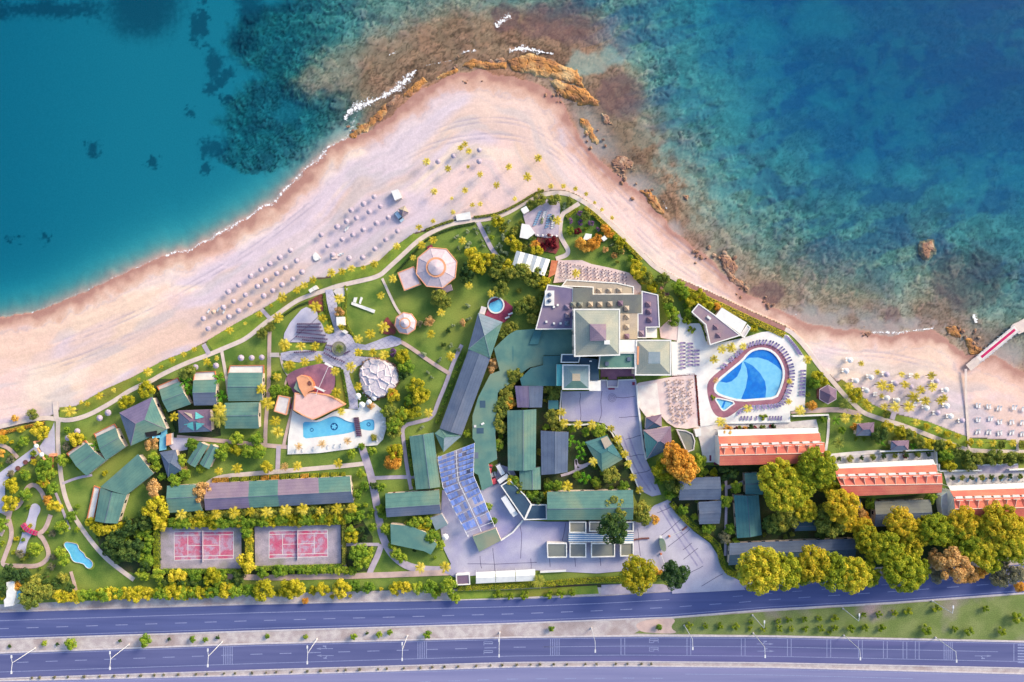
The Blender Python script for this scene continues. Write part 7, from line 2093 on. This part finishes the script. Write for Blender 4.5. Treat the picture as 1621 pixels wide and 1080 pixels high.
def plant(key, px, py, rpx, z=0.0, n=[0]):
    ps, zc, cat, look, group, name = KIND[key]
    n[0] += 1
    r = rpx/S
    hz = zc*r
    hz = hz if key not in 'Nn' else hz
    p = P(px, py, z+hz+.35*r)
    k = (H-z-hz)/H
    e = link(name, None, None, (p.x, p.y, z), rnd.random()*6.283, r*k*(1.26 if key in 'NnOTK' else 1.26 if key in 'yglk' else 1.18))
    e.empty_display_size = .2
    for pn, me in ps[n[0] % len(ps)]: link(pn, me, e)
    reg(e, look, cat, group, px, py)
TREES = {
'P': """675,256,6 709,267,5.5 736,228,5 729,234,5 742,239,5 741,264,3 760,276,5 805.6,264,5.5 852,250,6 835,280,7 786,293,5.5 736,301.5,5 687,303,5.5 715,314,3 747.6,324.5,4 760,323,4 717,336,4 685.6,350,4 663,360,5.5 872,295,4.5 892,294.5,4 815,315,4 853,300,3 911,299,4 928,307,3.5 941.5,321,3 953,332,3.5 969,345,3.5
1363.6,575.6,4.5 1389,589,4.5 1428,593,5 1451,595.6,5 1475,595,6.5 1397,610,9 1410,614.5,7 1433,609,6.5 1458,617,6.5 1477,613,7.5 1447,629,9 1465,635,7.5 1495,630,6 1488.5,635,6 1396,627,4 1400,644,6 1417,644,8 1439,644,9
110,651,9 157,627,6 138,640,4 128,637,3.5 180,618,4 234,589,7 272,570,5 219.5,601,3 275,660,7 347,648,10 423,639,10 413,616,8 327,572.6,6 343,567,4 290,561,4.5 307,553,4 255,581,3 439,684,9 435.6,667,8 438,597,7 450,547,9 455.6,579,7 346,746,6 375,742,8 422,739.6,8
446,471,8 481,452,6 470,459,6 495,443,6 440,503,8 410,498,5 429,484,3 363,523,6 388,512,3 524,432,7 541,430,6 556,425,6 575,424,4 592,418,6 537,473,8 499,486,9 510,504,7 520,521.5,7 450,546,9.5 476,548,7 498.5,548,7 458.5,579,8 482,573,7 504,568,7 540,518,5 567,537,7 586,529,8 606.7,518,9 603,468,6 622,442,5 567,558,6.5 589.6,558,6.5 608,562,8 555,581,8 530,588,7 532,622,8 566.7,612,6.5 540,652,6 470,738,7.5 535,734,7.5
685.5,380,6.5 667,388,6.5 732,381.5,6 621.5,441.5,6.5 654,408,5 742,452.6,6 698,495,6.5 777,465,6 628,390,6 682,529,6.5 713,564,7.5 678,654,7.5 665,899,8 704.5,898,8.5 882,349,7 912,432.6,7
889,652.6,7 893,670,7 915,672,7 937,673,7.5 967,678.5,6 978.5,696,7 989,719,6.5 995,734,6 1002,755.6,6 1012.6,776,6 898,770,8.5 939,731,7 1143,553,7 1158,551,8 1176.6,548.6,6 1130.6,569,7 1278,569,7 1250,604,4.5 1248.5,636,5 1184,647,7 1141,668,8 1267,650,8 1371,638.5,7 1377,647,6 1344,612,7 1338.5,662,8 1358,662,7 1450.6,669,6 1485,681,6 1516,691,5 1551,702,6 1572,702,6 1603,701.5,6""",
'y': """232,617,11 200,636,10 121,695,10 372.6,713,8 246.7,807,17 281,912,11 335.6,912,12 390,891,13 395,854,6 144,826,7 155,836,9 165,840,9 178,840,8 190,834,8 203,832,8 18.5,769,10 16,796,11 87,802,9 6,695,6 59,678.5,9 67,684.5,9 32.5,680,5 68.6,764,8 2,942,6 418,935,14 451,932,11 468,932,13 512,932,9 541,932,12 627,930,9 643,930,8 637,566,9 638.5,564,9 637,656,9 622,625,9 423,739,8 557,850,9 747,407,12 754,420,13 764,408,9 778,411,9 804,423,9 787,350,9 810,383,9 818,392,8 850,397,8 1006.7,419,8 1014,431,9 804,422,9 1008,430,10 1034,454.6,8 1096,475.6,9 1107,468,9 1118.5,481,9 1194,520,6 861,449,9 659,609,10 668,624,10 664,629,11 656,652.6,9 625,715,11 813,762,9 820,767,6 866,782,6 1052.6,741.5,16 1084,764,10 1130,748,6 1304,606,7 1353,625,10 1406,675.6,8 1425,683,8 1470,702,9 1499.5,706.7,9 1502.5,735,9 1467,675,5 1499.5,686.7,5 1535,700,5 671,834,8 1293,595.6,8""",
'g': """304,703,9 288,728.5,8 351,719.6,10 355.6,709,8 392.6,713.7,9.5 410,714,9.5 375,694,10 405,694,10 292.6,751,8 318,742,6 277,759.6,10 243,724,9 246.7,738,7.5 257,755,6 236,855.6,8 235,870,8 235,888,9 224,882,7 223,906,7 229,912,7 250,909,9 224,866,7 232,840,8 222,846,8 309,912,9 353,909,7 390,841,9 417,907,8 442,904,9 561,927,8 583,930,9 661,931,9 681,930,10 710,927,11 721,947,7 40,782,9 55.5,869,10 4,831,9 114,817,8 83,775,9 98,834,9 96,875,8 102,886,9 37,699.6,8 74.6,734,9 65,740,8 70,752,9 79,749.5,8 42,754,7 98.7,729,8 106,681,5 437,597,8 435.6,619,9 452,618,7 410,716,9.5 572.6,749.6,7 575.6,769.6,7 561,802,6 604,771,7 601,805,6 604,814,6 610,836,7 570,815.6,8 554,838,7 590,835,6 569,875.6,13 573,891,11 582,884,9 560,878,8 626.7,875.6,8 637,883,8 609,816,6 611,838.5,7 621,864,6 662,825,9 650,829.6,8 678.5,825,8 684,849,10 696,862,8 774,803,6 782,824,5 643,582,11 650,613,8 649,634,8 637,655.6,9 624,672,11 613,650,9 741,687,6.5 788,704,8 949,681,10 927,684,7 815.6,760,9 842,782,9 869,769,7 882,769,8 944,764,7 913,752.6,6 987,770,8 993,736,6 1104,732.6,12 1103,747,6 1116,747,5 1165,771,9 1149,792,10 1060,783,8 1081,807,7 1164,857,6 1155,839,8 1119,836,8 1042,762,6 1063,496,10 1056,486,9 1067,508,8 1074,453,9 1083,464,9 1091,494,7 1290,606,8 1303,664,5 1333,681,6 1473,788,9 1378.5,797.6,8 1496.6,720,10 864,676,5 906,679,6 557,719,7 572,707,5 590,714,6.5 567,783,7.5 715,941,6 690,941,6""",
'l': """298.5,590,11 427,517,7 415,529,8 50,938,14 55,923,12 74,938,12 52,947,14 52,656,7 100,914,8 695,472,12 704,479,10 792.6,458.5,10 825,485,11 785,430,10 789.6,415.6,10 798.5,438,8 818,429,10 831,433,10 839,323,6 854,316,8 877,316,9 901.5,318.5,6 927,341.5,7 815,365,6 813,366,6 832,431,9 851,434,9 866,437,7 818.5,427,8 1025,439,9 1049,444,10 1047,464,5 1057,475.6,8 1026,442,9 824,487.5,10 838,479,9 857,472,7 848.5,493,7 841.6,505,8 843,442.5,10 826,430,11 810,429,11 803,531,6 810,519,8 816,593,11 810,603,9 797,530,8 781,566,6 813,518.5,6 813,595.6,10 806,606,9 800,628,10 793,644,9 791,657,9 793,676,9 793,648,10 790,663,10 793,675,8 802,636,10 787,704,8 864,614,8 875,623,10 872.6,658.5,10 882,675,8 978,710,7 827,778,8 968,751,12 974,804,15 1014,816,12 1017,809.6,13 1018,821,10 1067,764,12 822,771,9 615,649,10 622,669.6,10 624,683,9 1439,686,7 1458,699,9 1485,705,9 1514,712.6,8 1532,723,10 1536.6,736,9 1551,726,9 1575,724,11 1599,726,10 1618,726,7 1585.5,704,6 1618,704,5 1403,656,6 591,692.6,5 1242,823,18 1313,823,20""",
'k': """185,851,12 204,833,13 228,823,13 176,858.5,11 200,870,14 215,860,12 190,880,10 4,923,10 380,912,9 739,429,11 738,439,9 640,591,9 592.6,768,6 854,790,9 1152,747,12 1396,686,9 15,905,10 34,912,11 70,916,9 88,926,8 110,930,7 8,935,8 1390,689,10 702,546,4 710,524,4 839,378,6 1225,835,10 1300,845,8 1205,870,6 870,800,7 172,870,10 212,880,10 232,895,9""",
'o': """26,928.5,8 76,793,8 70,764,7 4,686,5 23.5,662,5 2.4,718,6 483,951,5 622,731,12 625,732,10 625,714,9 847,388,7 919,384,9 928,389.6,9 940,387,10 944,379,8 958,363,7 964,369,7 1135,485,6 807,635,10 623,624,8 1036,823,7 1042,905,6 1150,683,9 1284,641.5,8 1365,823,12 1359,817,9 1550,906,10 1615,928.6,8 1352,675.6,5 1180,680,5""",
't': """244,774,13 321,780,14 241,702,10 679,509.6,8 733,511,5.5 972.6,404,4.5 958,395.6,4.5 985,398.5,4 779,584,7 783,575,8 537,494,7 586,641.5,6""",
'd': """104.7,707,6 17,728,6 83,845,5 85,882,5 81.5,897,5 31.5,876,6 17,750,5 1146,851,9 1407,899,8 1483,910,11 1583.7,917,14 1609.7,910,14 1589,895,10 664,512.6,5 1430,712.6,5""",
'i': """901.5,364,6.5 928,361.5,3.5 1095,522,5.5 1089,505,7.5 1209,659,5.5 979,387,5 22,874,4 43.5,880,4 4,861,4 44,804,4 1128,629.6,4 1282,611,4 1278,625,4 788,943,7 807,943,5.5 829.5,941,7 868,940.5,7 888,939,6.5 904.5,938,5.5 1355.6,695.6,3 1368,695.6,3""",
'w': """723,375.6,4 740,366.7,4 727,393,4 742,389,6 798.5,365,4 806,352,4 795.6,375.6,5 790,390,6 799,401.5,5.5 753,361.5,4 755,369,3 762,381,3 766,389,3 770,359,4 670,561,4.5 695.6,569,4 714,547,4 740,484,4 742,504,4 717,515,3 684,597,3 677,590,3 725,554,4 668,678,4 857,349.6,4 874,345,5 968,387,3 892.6,326,5 811,384,7""",
'r': """1165,679,4 1194,678,4.5 1222,677,4 1433,722,4 914,367,6 870,379,8 877,390,6 860,391,6 866,385,5 1180,680,5""", 'u': """622,558.5,6 918,338,4 904,350,4.5 919,352,4.5 935.6,353,4.5 947,363,3.5""",
'D': """347,663,13 1338.5,640,10 1328,701,9 853,920,10 537,552,7""", 'Q': """450,739,7 472.6,706.7,6 509.6,703,7 550,698,6.5 292.6,742,5 1133,602,5""",
'B': """292.6,605,9 298.5,618.5,9 347,599,9 350,627,9 904,698.5,9 919,706,9 919,721,8 925,758.5,10 1324,666.7,7 1395,699,7 1394,698,5 1447,706.7,6 151,705,7 156,712,6 115,725,6""",
'N': """1229,757,26 1258,772,24 1238,782,24 1292.6,739,26 1275,808,16 1202,902,31 1237,904,27 1260,906,20 1318,904,25 1347,910,24 1371,908,18 1403.6,867,22 1390,872,18 1439,869,18 1481.6,838,22 1500,846,18 1533,858,22 1552,870,22 1567,886,17 1597,850,24 1612,868,20 1583.7,870,15 1431,908,26 1450,900,18 1412,904,14""",
'n': """1321,772,15 1332,800,24 1285,893,25 1366,838,15 1374,854,20 1424,825,20 1446,845,20 1524,826,22 1543,838,20 1466,832,14 1580,826,26 1010,909,25 1340,825,14 1610,838,18 1300,762,13 1270,742,12""",
'K': """971,837,21 1069,909,19 1220,830,12""", 'O': """1066,725,19 1084,740,19 1063,709,11""", 'T': """1506,895,25 1483,884,15 1530,908,14 1359,814,10""",
}
for key, s_ in TREES.items():
    for px, py, r in nums(s_):
        z = ZD if (key in 'PQ' and (inside((px, py), deck_r) or inside((px, py), deck_l))) else (-.1 if key == 'P' and py < 360 else 0.0)
        plant(key, px, py, r, z)
# two rows of palm-like trees above the tennis courts and the highway hedge trees
for k in range(31): plant('l' if k % 3 else 'P', 288+k*9.0+rnd.uniform(-2, 2), 815-k*.31+rnd.uniform(-2, 2), rnd.uniform(6.5, 9))
for k in range(30): plant('y' if rnd.random() < .5 else 'g', 254+k*10.3+rnd.uniform(-2, 2), 828-k*.25+rnd.uniform(-2, 2), rnd.uniform(7, 10))
for k in range(34): plant('y' if rnd.random() < .5 else 'g', 94+k*9.3+rnd.uniform(-2, 2), 943-k*.27+rnd.uniform(-2, 2), rnd.uniform(7.5, 10.5))
for k in range(14): plant('k' if k % 2 else 'g', 258+k*9+rnd.uniform(-2, 2), 922+rnd.uniform(-3, 3), rnd.uniform(6, 8))
for k in range(10): plant('g', 452+k*12+rnd.uniform(-2, 2), 903+rnd.uniform(-1, 1), rnd.uniform(5, 7))
# shrubs on the median and young trees on the grass triangle
for px, py, r in nums("15,1023,2.5 70,1019,4 91,1020,2.5 112,1019,8 190,1014,2.5 231,1015.5,9 268,1012,2.5 305,1012,4.5 325.5,1012.5,4 345,1009,3 423.5,1007,3.5 484,1008,3.5 560.5,1007.5,5 581,1002,2.5 600,1004.5,4.5 617,1001,4 677,1004,6 873,994.5,4.5 1043,992.5,4.5"):
    plant('g' if r > 3 else 'k', px, py, r)
for px, py, r in nums("1091,991,5.5 1116,991,4.5 1139,991,5.5 1164.5,991,5.5 1188,984.5,4 1188,996,4 1208,995.5,4.5 1232,982.5,4.5 1249.5,980.5,5 1273,980,4.5 1296,979.5,4.5 1322,980.5,6 1234,995,5 1252,995,4.5 1275,995,5 1300,995,5 1321,995,5 1313,1002,3.5 1346.5,995,6 1370,995,5.5 1397,996,6 1391,973,5 1415,971,5 1438,970,6.5 1367,973.5,4 1465,997.5,8 1511,996.5,5 1534,998.5,6.5 1584.5,1000,6.5 1484,965,7 1560,964,5 1613,979,9"):
    plant('i', px, py, r)
for k in range(46): plant('d', 45+k*22+rnd.uniform(-6, 6), edge_y(C3T, 45+k*22)-4.6, rnd.uniform(1.5, 2.3))
# planters on the terrace balconies
for (x0, y0, x1, y1, n) in ((1152, 678, 1225, 675, 5), (1328, 727, 1470, 719, 9), (1508, 757, 1615, 754, 8)):
    for k in range(n): plant('l' if k % 2 else 'k', x0+(x1-x0)*k/(n-1), y0+(y1-y0)*k/(n-1), rnd.uniform(3, 4.5), .3)
# undergrowth: low shrubs filling the beds between buildings and paths
def free(px, py, r):
    for f in FOOT:
        if inside((px, py), f): return False
    for pl, w in PATHS:
        for a, b in zip(pl[:-1], pl[1:]):
            dx, dy = b[0]-a[0], b[1]-a[1]
            t_ = max(0, min(1, ((px-a[0])*dx+(py-a[1])*dy)/(dx*dx+dy*dy+1e-9)))
            if math.hypot(px-a[0]-t_*dx, py-a[1]-t_*dy) < w/2+r*.6: return False
    return True
BEDS = (("790,600 860,600 890,665 955,672 990,730 1012,780 870,776 800,760 786,690", 46, 'gklg', 'green undergrowth shrub'),
        ("1060,735 1135,740 1170,745 1162,850 1150,890 1120,855 1078,810 1062,785", 34, 'gkgl', 'green undergrowth shrub'),
        ("1208,790 1290,830 1360,800 1382,835 1350,850 1210,850", 22, 'kglk', 'dark undergrowth shrub'),
        ("970,352 1010,395 1035,425 1050,440 1040,460 1018,450 995,428 960,405", 30, 'yygl', 'golden shrub in the seaside garden'),
        ("1070,450 1100,462 1135,480 1130,494 1104,478 1092,492 1075,480", 20, 'yygl', 'golden shrub in the seaside garden'),
        ("1390,672 1440,682 1490,700 1545,720 1545,734 1500,742 1486,734 1486,714 1440,714 1395,712", 34, 'ylyg', 'golden shrub behind the promenade'),
        ("240,596 300,575 350,575 356,640 345,690 300,700 270,690 250,660", 16, 'gkgl', 'green shrub between the bungalows'),
        ("100,700 150,690 175,735 240,720 250,760 220,760 160,765 100,735", 14, 'gggy', 'green shrub between the bungalows'),
        ("100,780 160,830 240,815 258,850 250,905 190,900 150,870 120,840", 34, 'kgkg', 'dark shrub in the lower left wood'),
        ("0,690 60,690 84,730 95,800 110,840 100,900 0,905", 34, 'glyg', 'green shrub around the mini golf'),
        ("760,350 820,345 850,395 815,400 795,412 770,385", 22, 'wlyg', 'green shrub beside the lavender path'),
        ("735,400 800,415 870,440 850,480 830,500 800,470 770,440 735,435", 26, 'lkly', 'olive shrub below the white folded awning'),
        ("610,640 640,560 660,600 675,650 640,690 615,690", 20, 'lgyg', 'green shrub right of the stone dome'),
        ("548,770 592,800 600,850 590,905 550,905 548,850", 20, 'gkgg', 'green shrub beside the service lane'),
        ("610,785 600,830 620,865 690,885 700,862 665,820 690,815", 12, 'gkgl', 'green shrub around the tapering roof'),
        ("255,940 560,928 700,925 716,938 560,944 260,952", 40, 'gyky', 'shrub in the highway hedge'))
for s_, n, keys, lk in BEDS:
    n = int(n*.66)
    pl = nums(s_)
    x0, x1 = min(q[0] for q in pl), max(q[0] for q in pl); y0, y1 = min(q[1] for q in pl), max(q[1] for q in pl)
    done = tries = 0
    while done < n and tries < n*12:
        tries += 1
        px, py, r = rnd.uniform(x0, x1), rnd.uniform(y0, y1), rnd.uniform(2.6, 5.2)
        if inside((px, py), pl) and free(px, py, r):
            plant(keys[done % 4], px, py, r); done += 1
            o, look, a_, b_ = REG[-1]
            o.name = 'shrub'; REG[-1] = (o, lk, a_, b_); o['category'] = 'shrub'; o['group'] = 'undergrowth shrubs'
# ---- hedges
def hedge(lb, pts, w, h, leaf, dens=26):
    pts = smooth_open(nums(pts), 1) if len(nums(pts)) > 2 else nums(pts)
    rs = np.random.RandomState(int(pts[0][0]))
    xy = [XY(*p, h) for p in pts]
    t = thing('hedge', lb, 'hedge', (xy[0][0], xy[0][1], 0), group='clipped hedges')
    l, r = strip_outline(xy, w/S*.86)
    core = MB(); P_, N_ = [], []
    for i in range(len(l)-1):
        core.prism([l[i], r[i], r[i+1], l[i+1]], 0, h*.9)
        a, b = Vector(xy[i]), Vector(xy[i+1]); ln = (b-a).length
        n = int(ln*(w/S+2*h*.6)*dens)+1
        d = (b-a)/max(ln, 1e-6); nn = Vector((-d.y, d.x))
        u = rs.rand(n); v = rs.rand(n)*2-1
        side = rs.rand(n) < .35
        vv = np.where(side, np.sign(v), v)*w/S*.5
        z = np.where(side, h*(.1+.85*rs.rand(n)), h*(.92+.12*rs.rand(n)))
        P_.append(np.stack([a.x+d.x*ln*u+nn.x*vv, a.y+d.y*ln*u+nn.y*vv, z], -1))
        N_.append(np.stack([np.where(side, nn.x*np.sign(v), 0), np.where(side, nn.y*np.sign(v), 0), np.where(side, .3, 1)], -1))
    core.build('hedge_core', M('garden_soil'), t, t.location)
    v = leaf_cloud(np.concatenate(P_), np.concatenate(N_), .16, rs)-np.array([xy[0][0], xy[0][1], 0])
    link('foliage', quads_mesh('foliage', v, M(leaf)), t)
for a in (('yellow green hedge curving along the entrance drive', "1063,796 1073,810 1088,826 1106,841 1127,854 1138.5,867 1141.5,884 1146,898 1155,909 1168,911", 8, 1.3, 'leaf_pine'),
          ('long hedge below the white carport tent', "724,932 789,930 855,926.5 922,920 989,918", 8, 1.4, 'leaf_pine'),
          ('hedge right of the yellow entrance tree', "1030,914 1062,912", 8, 1.2, 'leaf_green'),
          ('tall hedge left of the left tennis court', "246.5,836 246.5,903", 8, 2.4, 'leaf_pine'),
          ('hedge below the left tennis court', "255,905 382,905", 6, 2.0, 'leaf_green'),
          ('hedge between the two tennis courts', "393,836 393,900", 10, 2.2, 'leaf_pine'),
          ('hedge below the right tennis court', "404,901 542,897", 6, 2.0, 'leaf_green'),
          ('tall hedge right of the right tennis court', "543.5,830 544,895", 5, 2.2, 'leaf_olive'),
          ('hedge above the left tennis court', "255,833 385,831", 5, 2.2, 'leaf_pine'), ('hedge above the right tennis court', "403,831 540,828", 5, 2.2, 'leaf_pine'),
          ('low beach hedge left of the white kiosk platform', "674,364 695,356 718,348.5", 4, .7, 'leaf_olive'), ('low beach hedge right of the white kiosk platform', "750,344 775,341 794,336 822,322 845,307 861,301", 4, .7, 'leaf_olive'),
          ('golden hedge along the right promenade', "926,328 945,343 965,362 985,381 1005,400 1015,412", 6, 1.1, 'leaf_yellow'),
          ('golden hedge below the sun terrace path', "897,345 905,336 916,330", 5, 1.0, 'leaf_pine'),
          ('golden hedge along the boardwalk', "1085,458 1130,478 1185,504 1242,531", 9, .9, 'leaf_yellow'),
          ('hedge around the round lawn', "546,452 548,470 546,490 548,515 562,535", 3, .7, 'leaf_lime'),
          ('hedge beside the red flower bed', "513,466 514,490 525,515 527,527", 4, .7, 'leaf_lime'),
          ('hedge right of the plum arena', "541,585 545,605 549,630 551,645", 4, .8, 'leaf_green'),
          ('dark hedge below the promenade at the round lawn', "433,510 455,495 475,482 488,478", 3, .8, 'leaf_dark'),
          ('dark hedge beside the large octagonal pavilion', "628,430 645,412 662,392 680,376 700,366 730,357 752,353", 3, .7, 'leaf_dark'),
          ('dark hedge right of the large hipped house', "250,622 258,645 268,668 274,684", 6, 1.0, 'leaf_dark'),
          ('hedge of golden shrubs beside the middle terrace wall', "1500,700 1497,720 1500,740", 12, 1.6, 'leaf_yellow'),
          ('hedge row under the promenade on the far right', "1540,724 1580,724 1640,724", 12, 1.6, 'leaf_olive'),
          ('mixed flower strip along the beach garden wall', "70,670 40,676 0,686", 5, .8, 'leaf_orange'),
          ('narrow hedge below the hotel entrance', "953,599 963,599", 4, .8, 'leaf_olive'), ('narrow hedge right of the hotel entrance', "977,599 1003,598", 4, .8, 'leaf_olive'),
          ('flower hedge between the dining terrace and the pool', "1101,594 1104,630 1107,674", 3, .7, 'leaf_red'), ('flower hedge above the dining terrace', "1064,595 1100,592", 3, .6, 'leaf_red'),
          ('hedge left of the cafe roof', "1098,500 1110,510 1116,525 1120,540", 5, .8, 'leaf_green'),
          ('dark hedge strip between the courts and the lane', "548,800 560,812 565,830", 10, 1.2, 'leaf_green')):
    hedge(*a)
# clipped box hedges in front of the long building and the curved wing
def boxhedge(px, py, w, d, rz, leaf, look, group):
    key = ('bh', leaf)
    if key not in KIND:
        rs = np.random.RandomState(5)
        n = 420
        p = rs.rand(n, 3)*2-1
        ax_ = rs.randint(0, 3, n); 
        nn = np.zeros((n, 3))
        for i in range(n):
            k = 2 if ax_[i] == 2 else ax_[i]
            s_ = 1 if k == 2 else (1 if p[i, k] > 0 else -1)
            p[i, k] = s_; nn[i, k] = s_
        p = p*np.array([.5, .5, .5])+np.array([0, 0, .5])
        KIND[key] = [('hedge_core', MB().box((0, 0, .47), (.94, .94, .94)).mesh('hedge_core', M('garden_soil'))), ('foliage', quads_mesh('foliage', leaf_cloud(p, nn, .09, rs), M(leaf)))]
    p = P(px, py, .8)
    e = link('box_hedge', None, None, (p.x, p.y, 0), rz, (w/S, d/S, .9))
    e.empty_display_size = .2
    for pn, me in KIND[key]: link(pn, me, e)
    reg(e, look, 'hedge', group, px, py)
for k, x in enumerate((341.5, 355, 371, 387, 403, 419, 435, 450.6, 466, 482, 498, 514, 530, 543)):
    boxhedge(x, 760.5-(x-341)*.047, 11 if k < 13 else 6, 6.5, 0.05, 'leaf_orange' if k in (0, 1, 5, 6, 9) else 'leaf_pine', 'russet clipped box hedge' if k in (0, 1, 5, 6, 9) else 'yellow green clipped box hedge', 'box hedges in front of the long building')
for px, py in nums("731,563 726,578 720,593 715,607.6 709,623 704,636 698,652 693,665"): boxhedge(px, py, 5, 11, -.37, 'leaf_green', 'green clipped box hedge', 'box hedges along the curved wing')
for px, py in nums("645,701.5 647.6,717 650,733 652,748 653.6,764"): boxhedge(px, py, 4, 11, .1, 'leaf_green', 'green clipped box hedge', 'box hedges along the curved wing')
# ---------------------------------------------------------------- labels: say which one, by the nearest landmark
LAND = [(n, float(x), float(y)) for n, x, y in (s.rsplit(',', 2) for s in """large octagonal pavilion,691,424|small octagonal pavilion,642,512|round hot tub,785,483|hotel tower,945,527|white cafe awning roof,1158,507|large swirl pool,1186,600|hexagonal gazebo,1310,625|pier,1575,550|upper red terrace,1220,710|middle red terrace,1405,757|lower red terrace,1560,795|dining terrace,1060,640|large orange tree,1075,735|entrance booth,1049,861|striped canopy,951,851|carport tent,800,912|solar pergola,740,775|long lower pool,535,677|stone dome,597,599|plum arena,495,605|round plaza island,537,552|left tennis court,322,865|right tennis court,472,863|long patched building,445,782|large hipped house,226,668|star patterned roof,308,667|mini golf bridge,46,838|small turquoise pool,124,879|beach kiosk,638,334|sun terrace,860,345|white kiosk platform,733,342|lone orange slab,1033,320|angled green wing,195,775|courtyard,950,645|grass triangle,1300,990|white sail shade,501,406|rotated teal roof,956,718|pale blue lane,35,735|lower left sign hut,15,940|brown garden hut,1370,680|wide slate roof,1255,875|curved wing elbow,708,697|orange tip rocks,850,105|beach ramp,420,497|promenade cabins,495,457|boulder slab,1155,418|white folded awning,840,416|low green roof,770,660""".split('|'))]
SIDES = ('right', 'upper right', 'upper', 'upper left', 'left', 'lower left', 'lower', 'lower right')
ORD = ['nearest', 'second nearest', 'third nearest', 'fourth nearest', 'fifth nearest', 'sixth nearest', 'seventh nearest', 'eighth nearest', 'ninth nearest', 'tenth nearest']
def ordw(i):
    if i < 10: return ORD[i]
    n = i+1
    tn = {1: '', 2: 'twenty', 3: 'thirty', 4: 'forty', 5: 'fifty'}
    u = ['', 'first', 'second', 'third', 'fourth', 'fifth', 'sixth', 'seventh', 'eighth', 'ninth']
    teens = ['tenth', 'eleventh', 'twelfth', 'thirteenth', 'fourteenth', 'fifteenth', 'sixteenth', 'seventeenth', 'eighteenth', 'nineteenth']
    if n < 20: return teens[n-10]+' nearest'
    t_, r = divmod(n, 10)
    return (tn[t_]+'-'+u[r] if r else {2: 'twentieth', 3: 'thirtieth', 4: 'fortieth', 5: 'fiftieth'}[t_])+' nearest'
buck = {}
for o, look, px, py in REG:
    nm, lx, ly = min(LAND, key=lambda l: (l[1]-px)**2+(l[2]-py)**2)
    dx, dy = px-lx, ly-py
    sd = SIDES[int(((math.degrees(math.atan2(dy, dx))+22.5) % 360)//45)]
    buck.setdefault((look, nm, sd), []).append((math.hypot(dx, dy), o))
for (look, nm, sd), lst in buck.items():
    lst.sort(key=lambda q: q[0])
    for i, (d, o) in enumerate(lst):
        if len(lst) == 1: o['label'] = '%s at %s of the %s' % (look, sd, nm)
        else: o['label'] = '%s, %s at %s of %s' % (look, ordw(i), sd, nm)
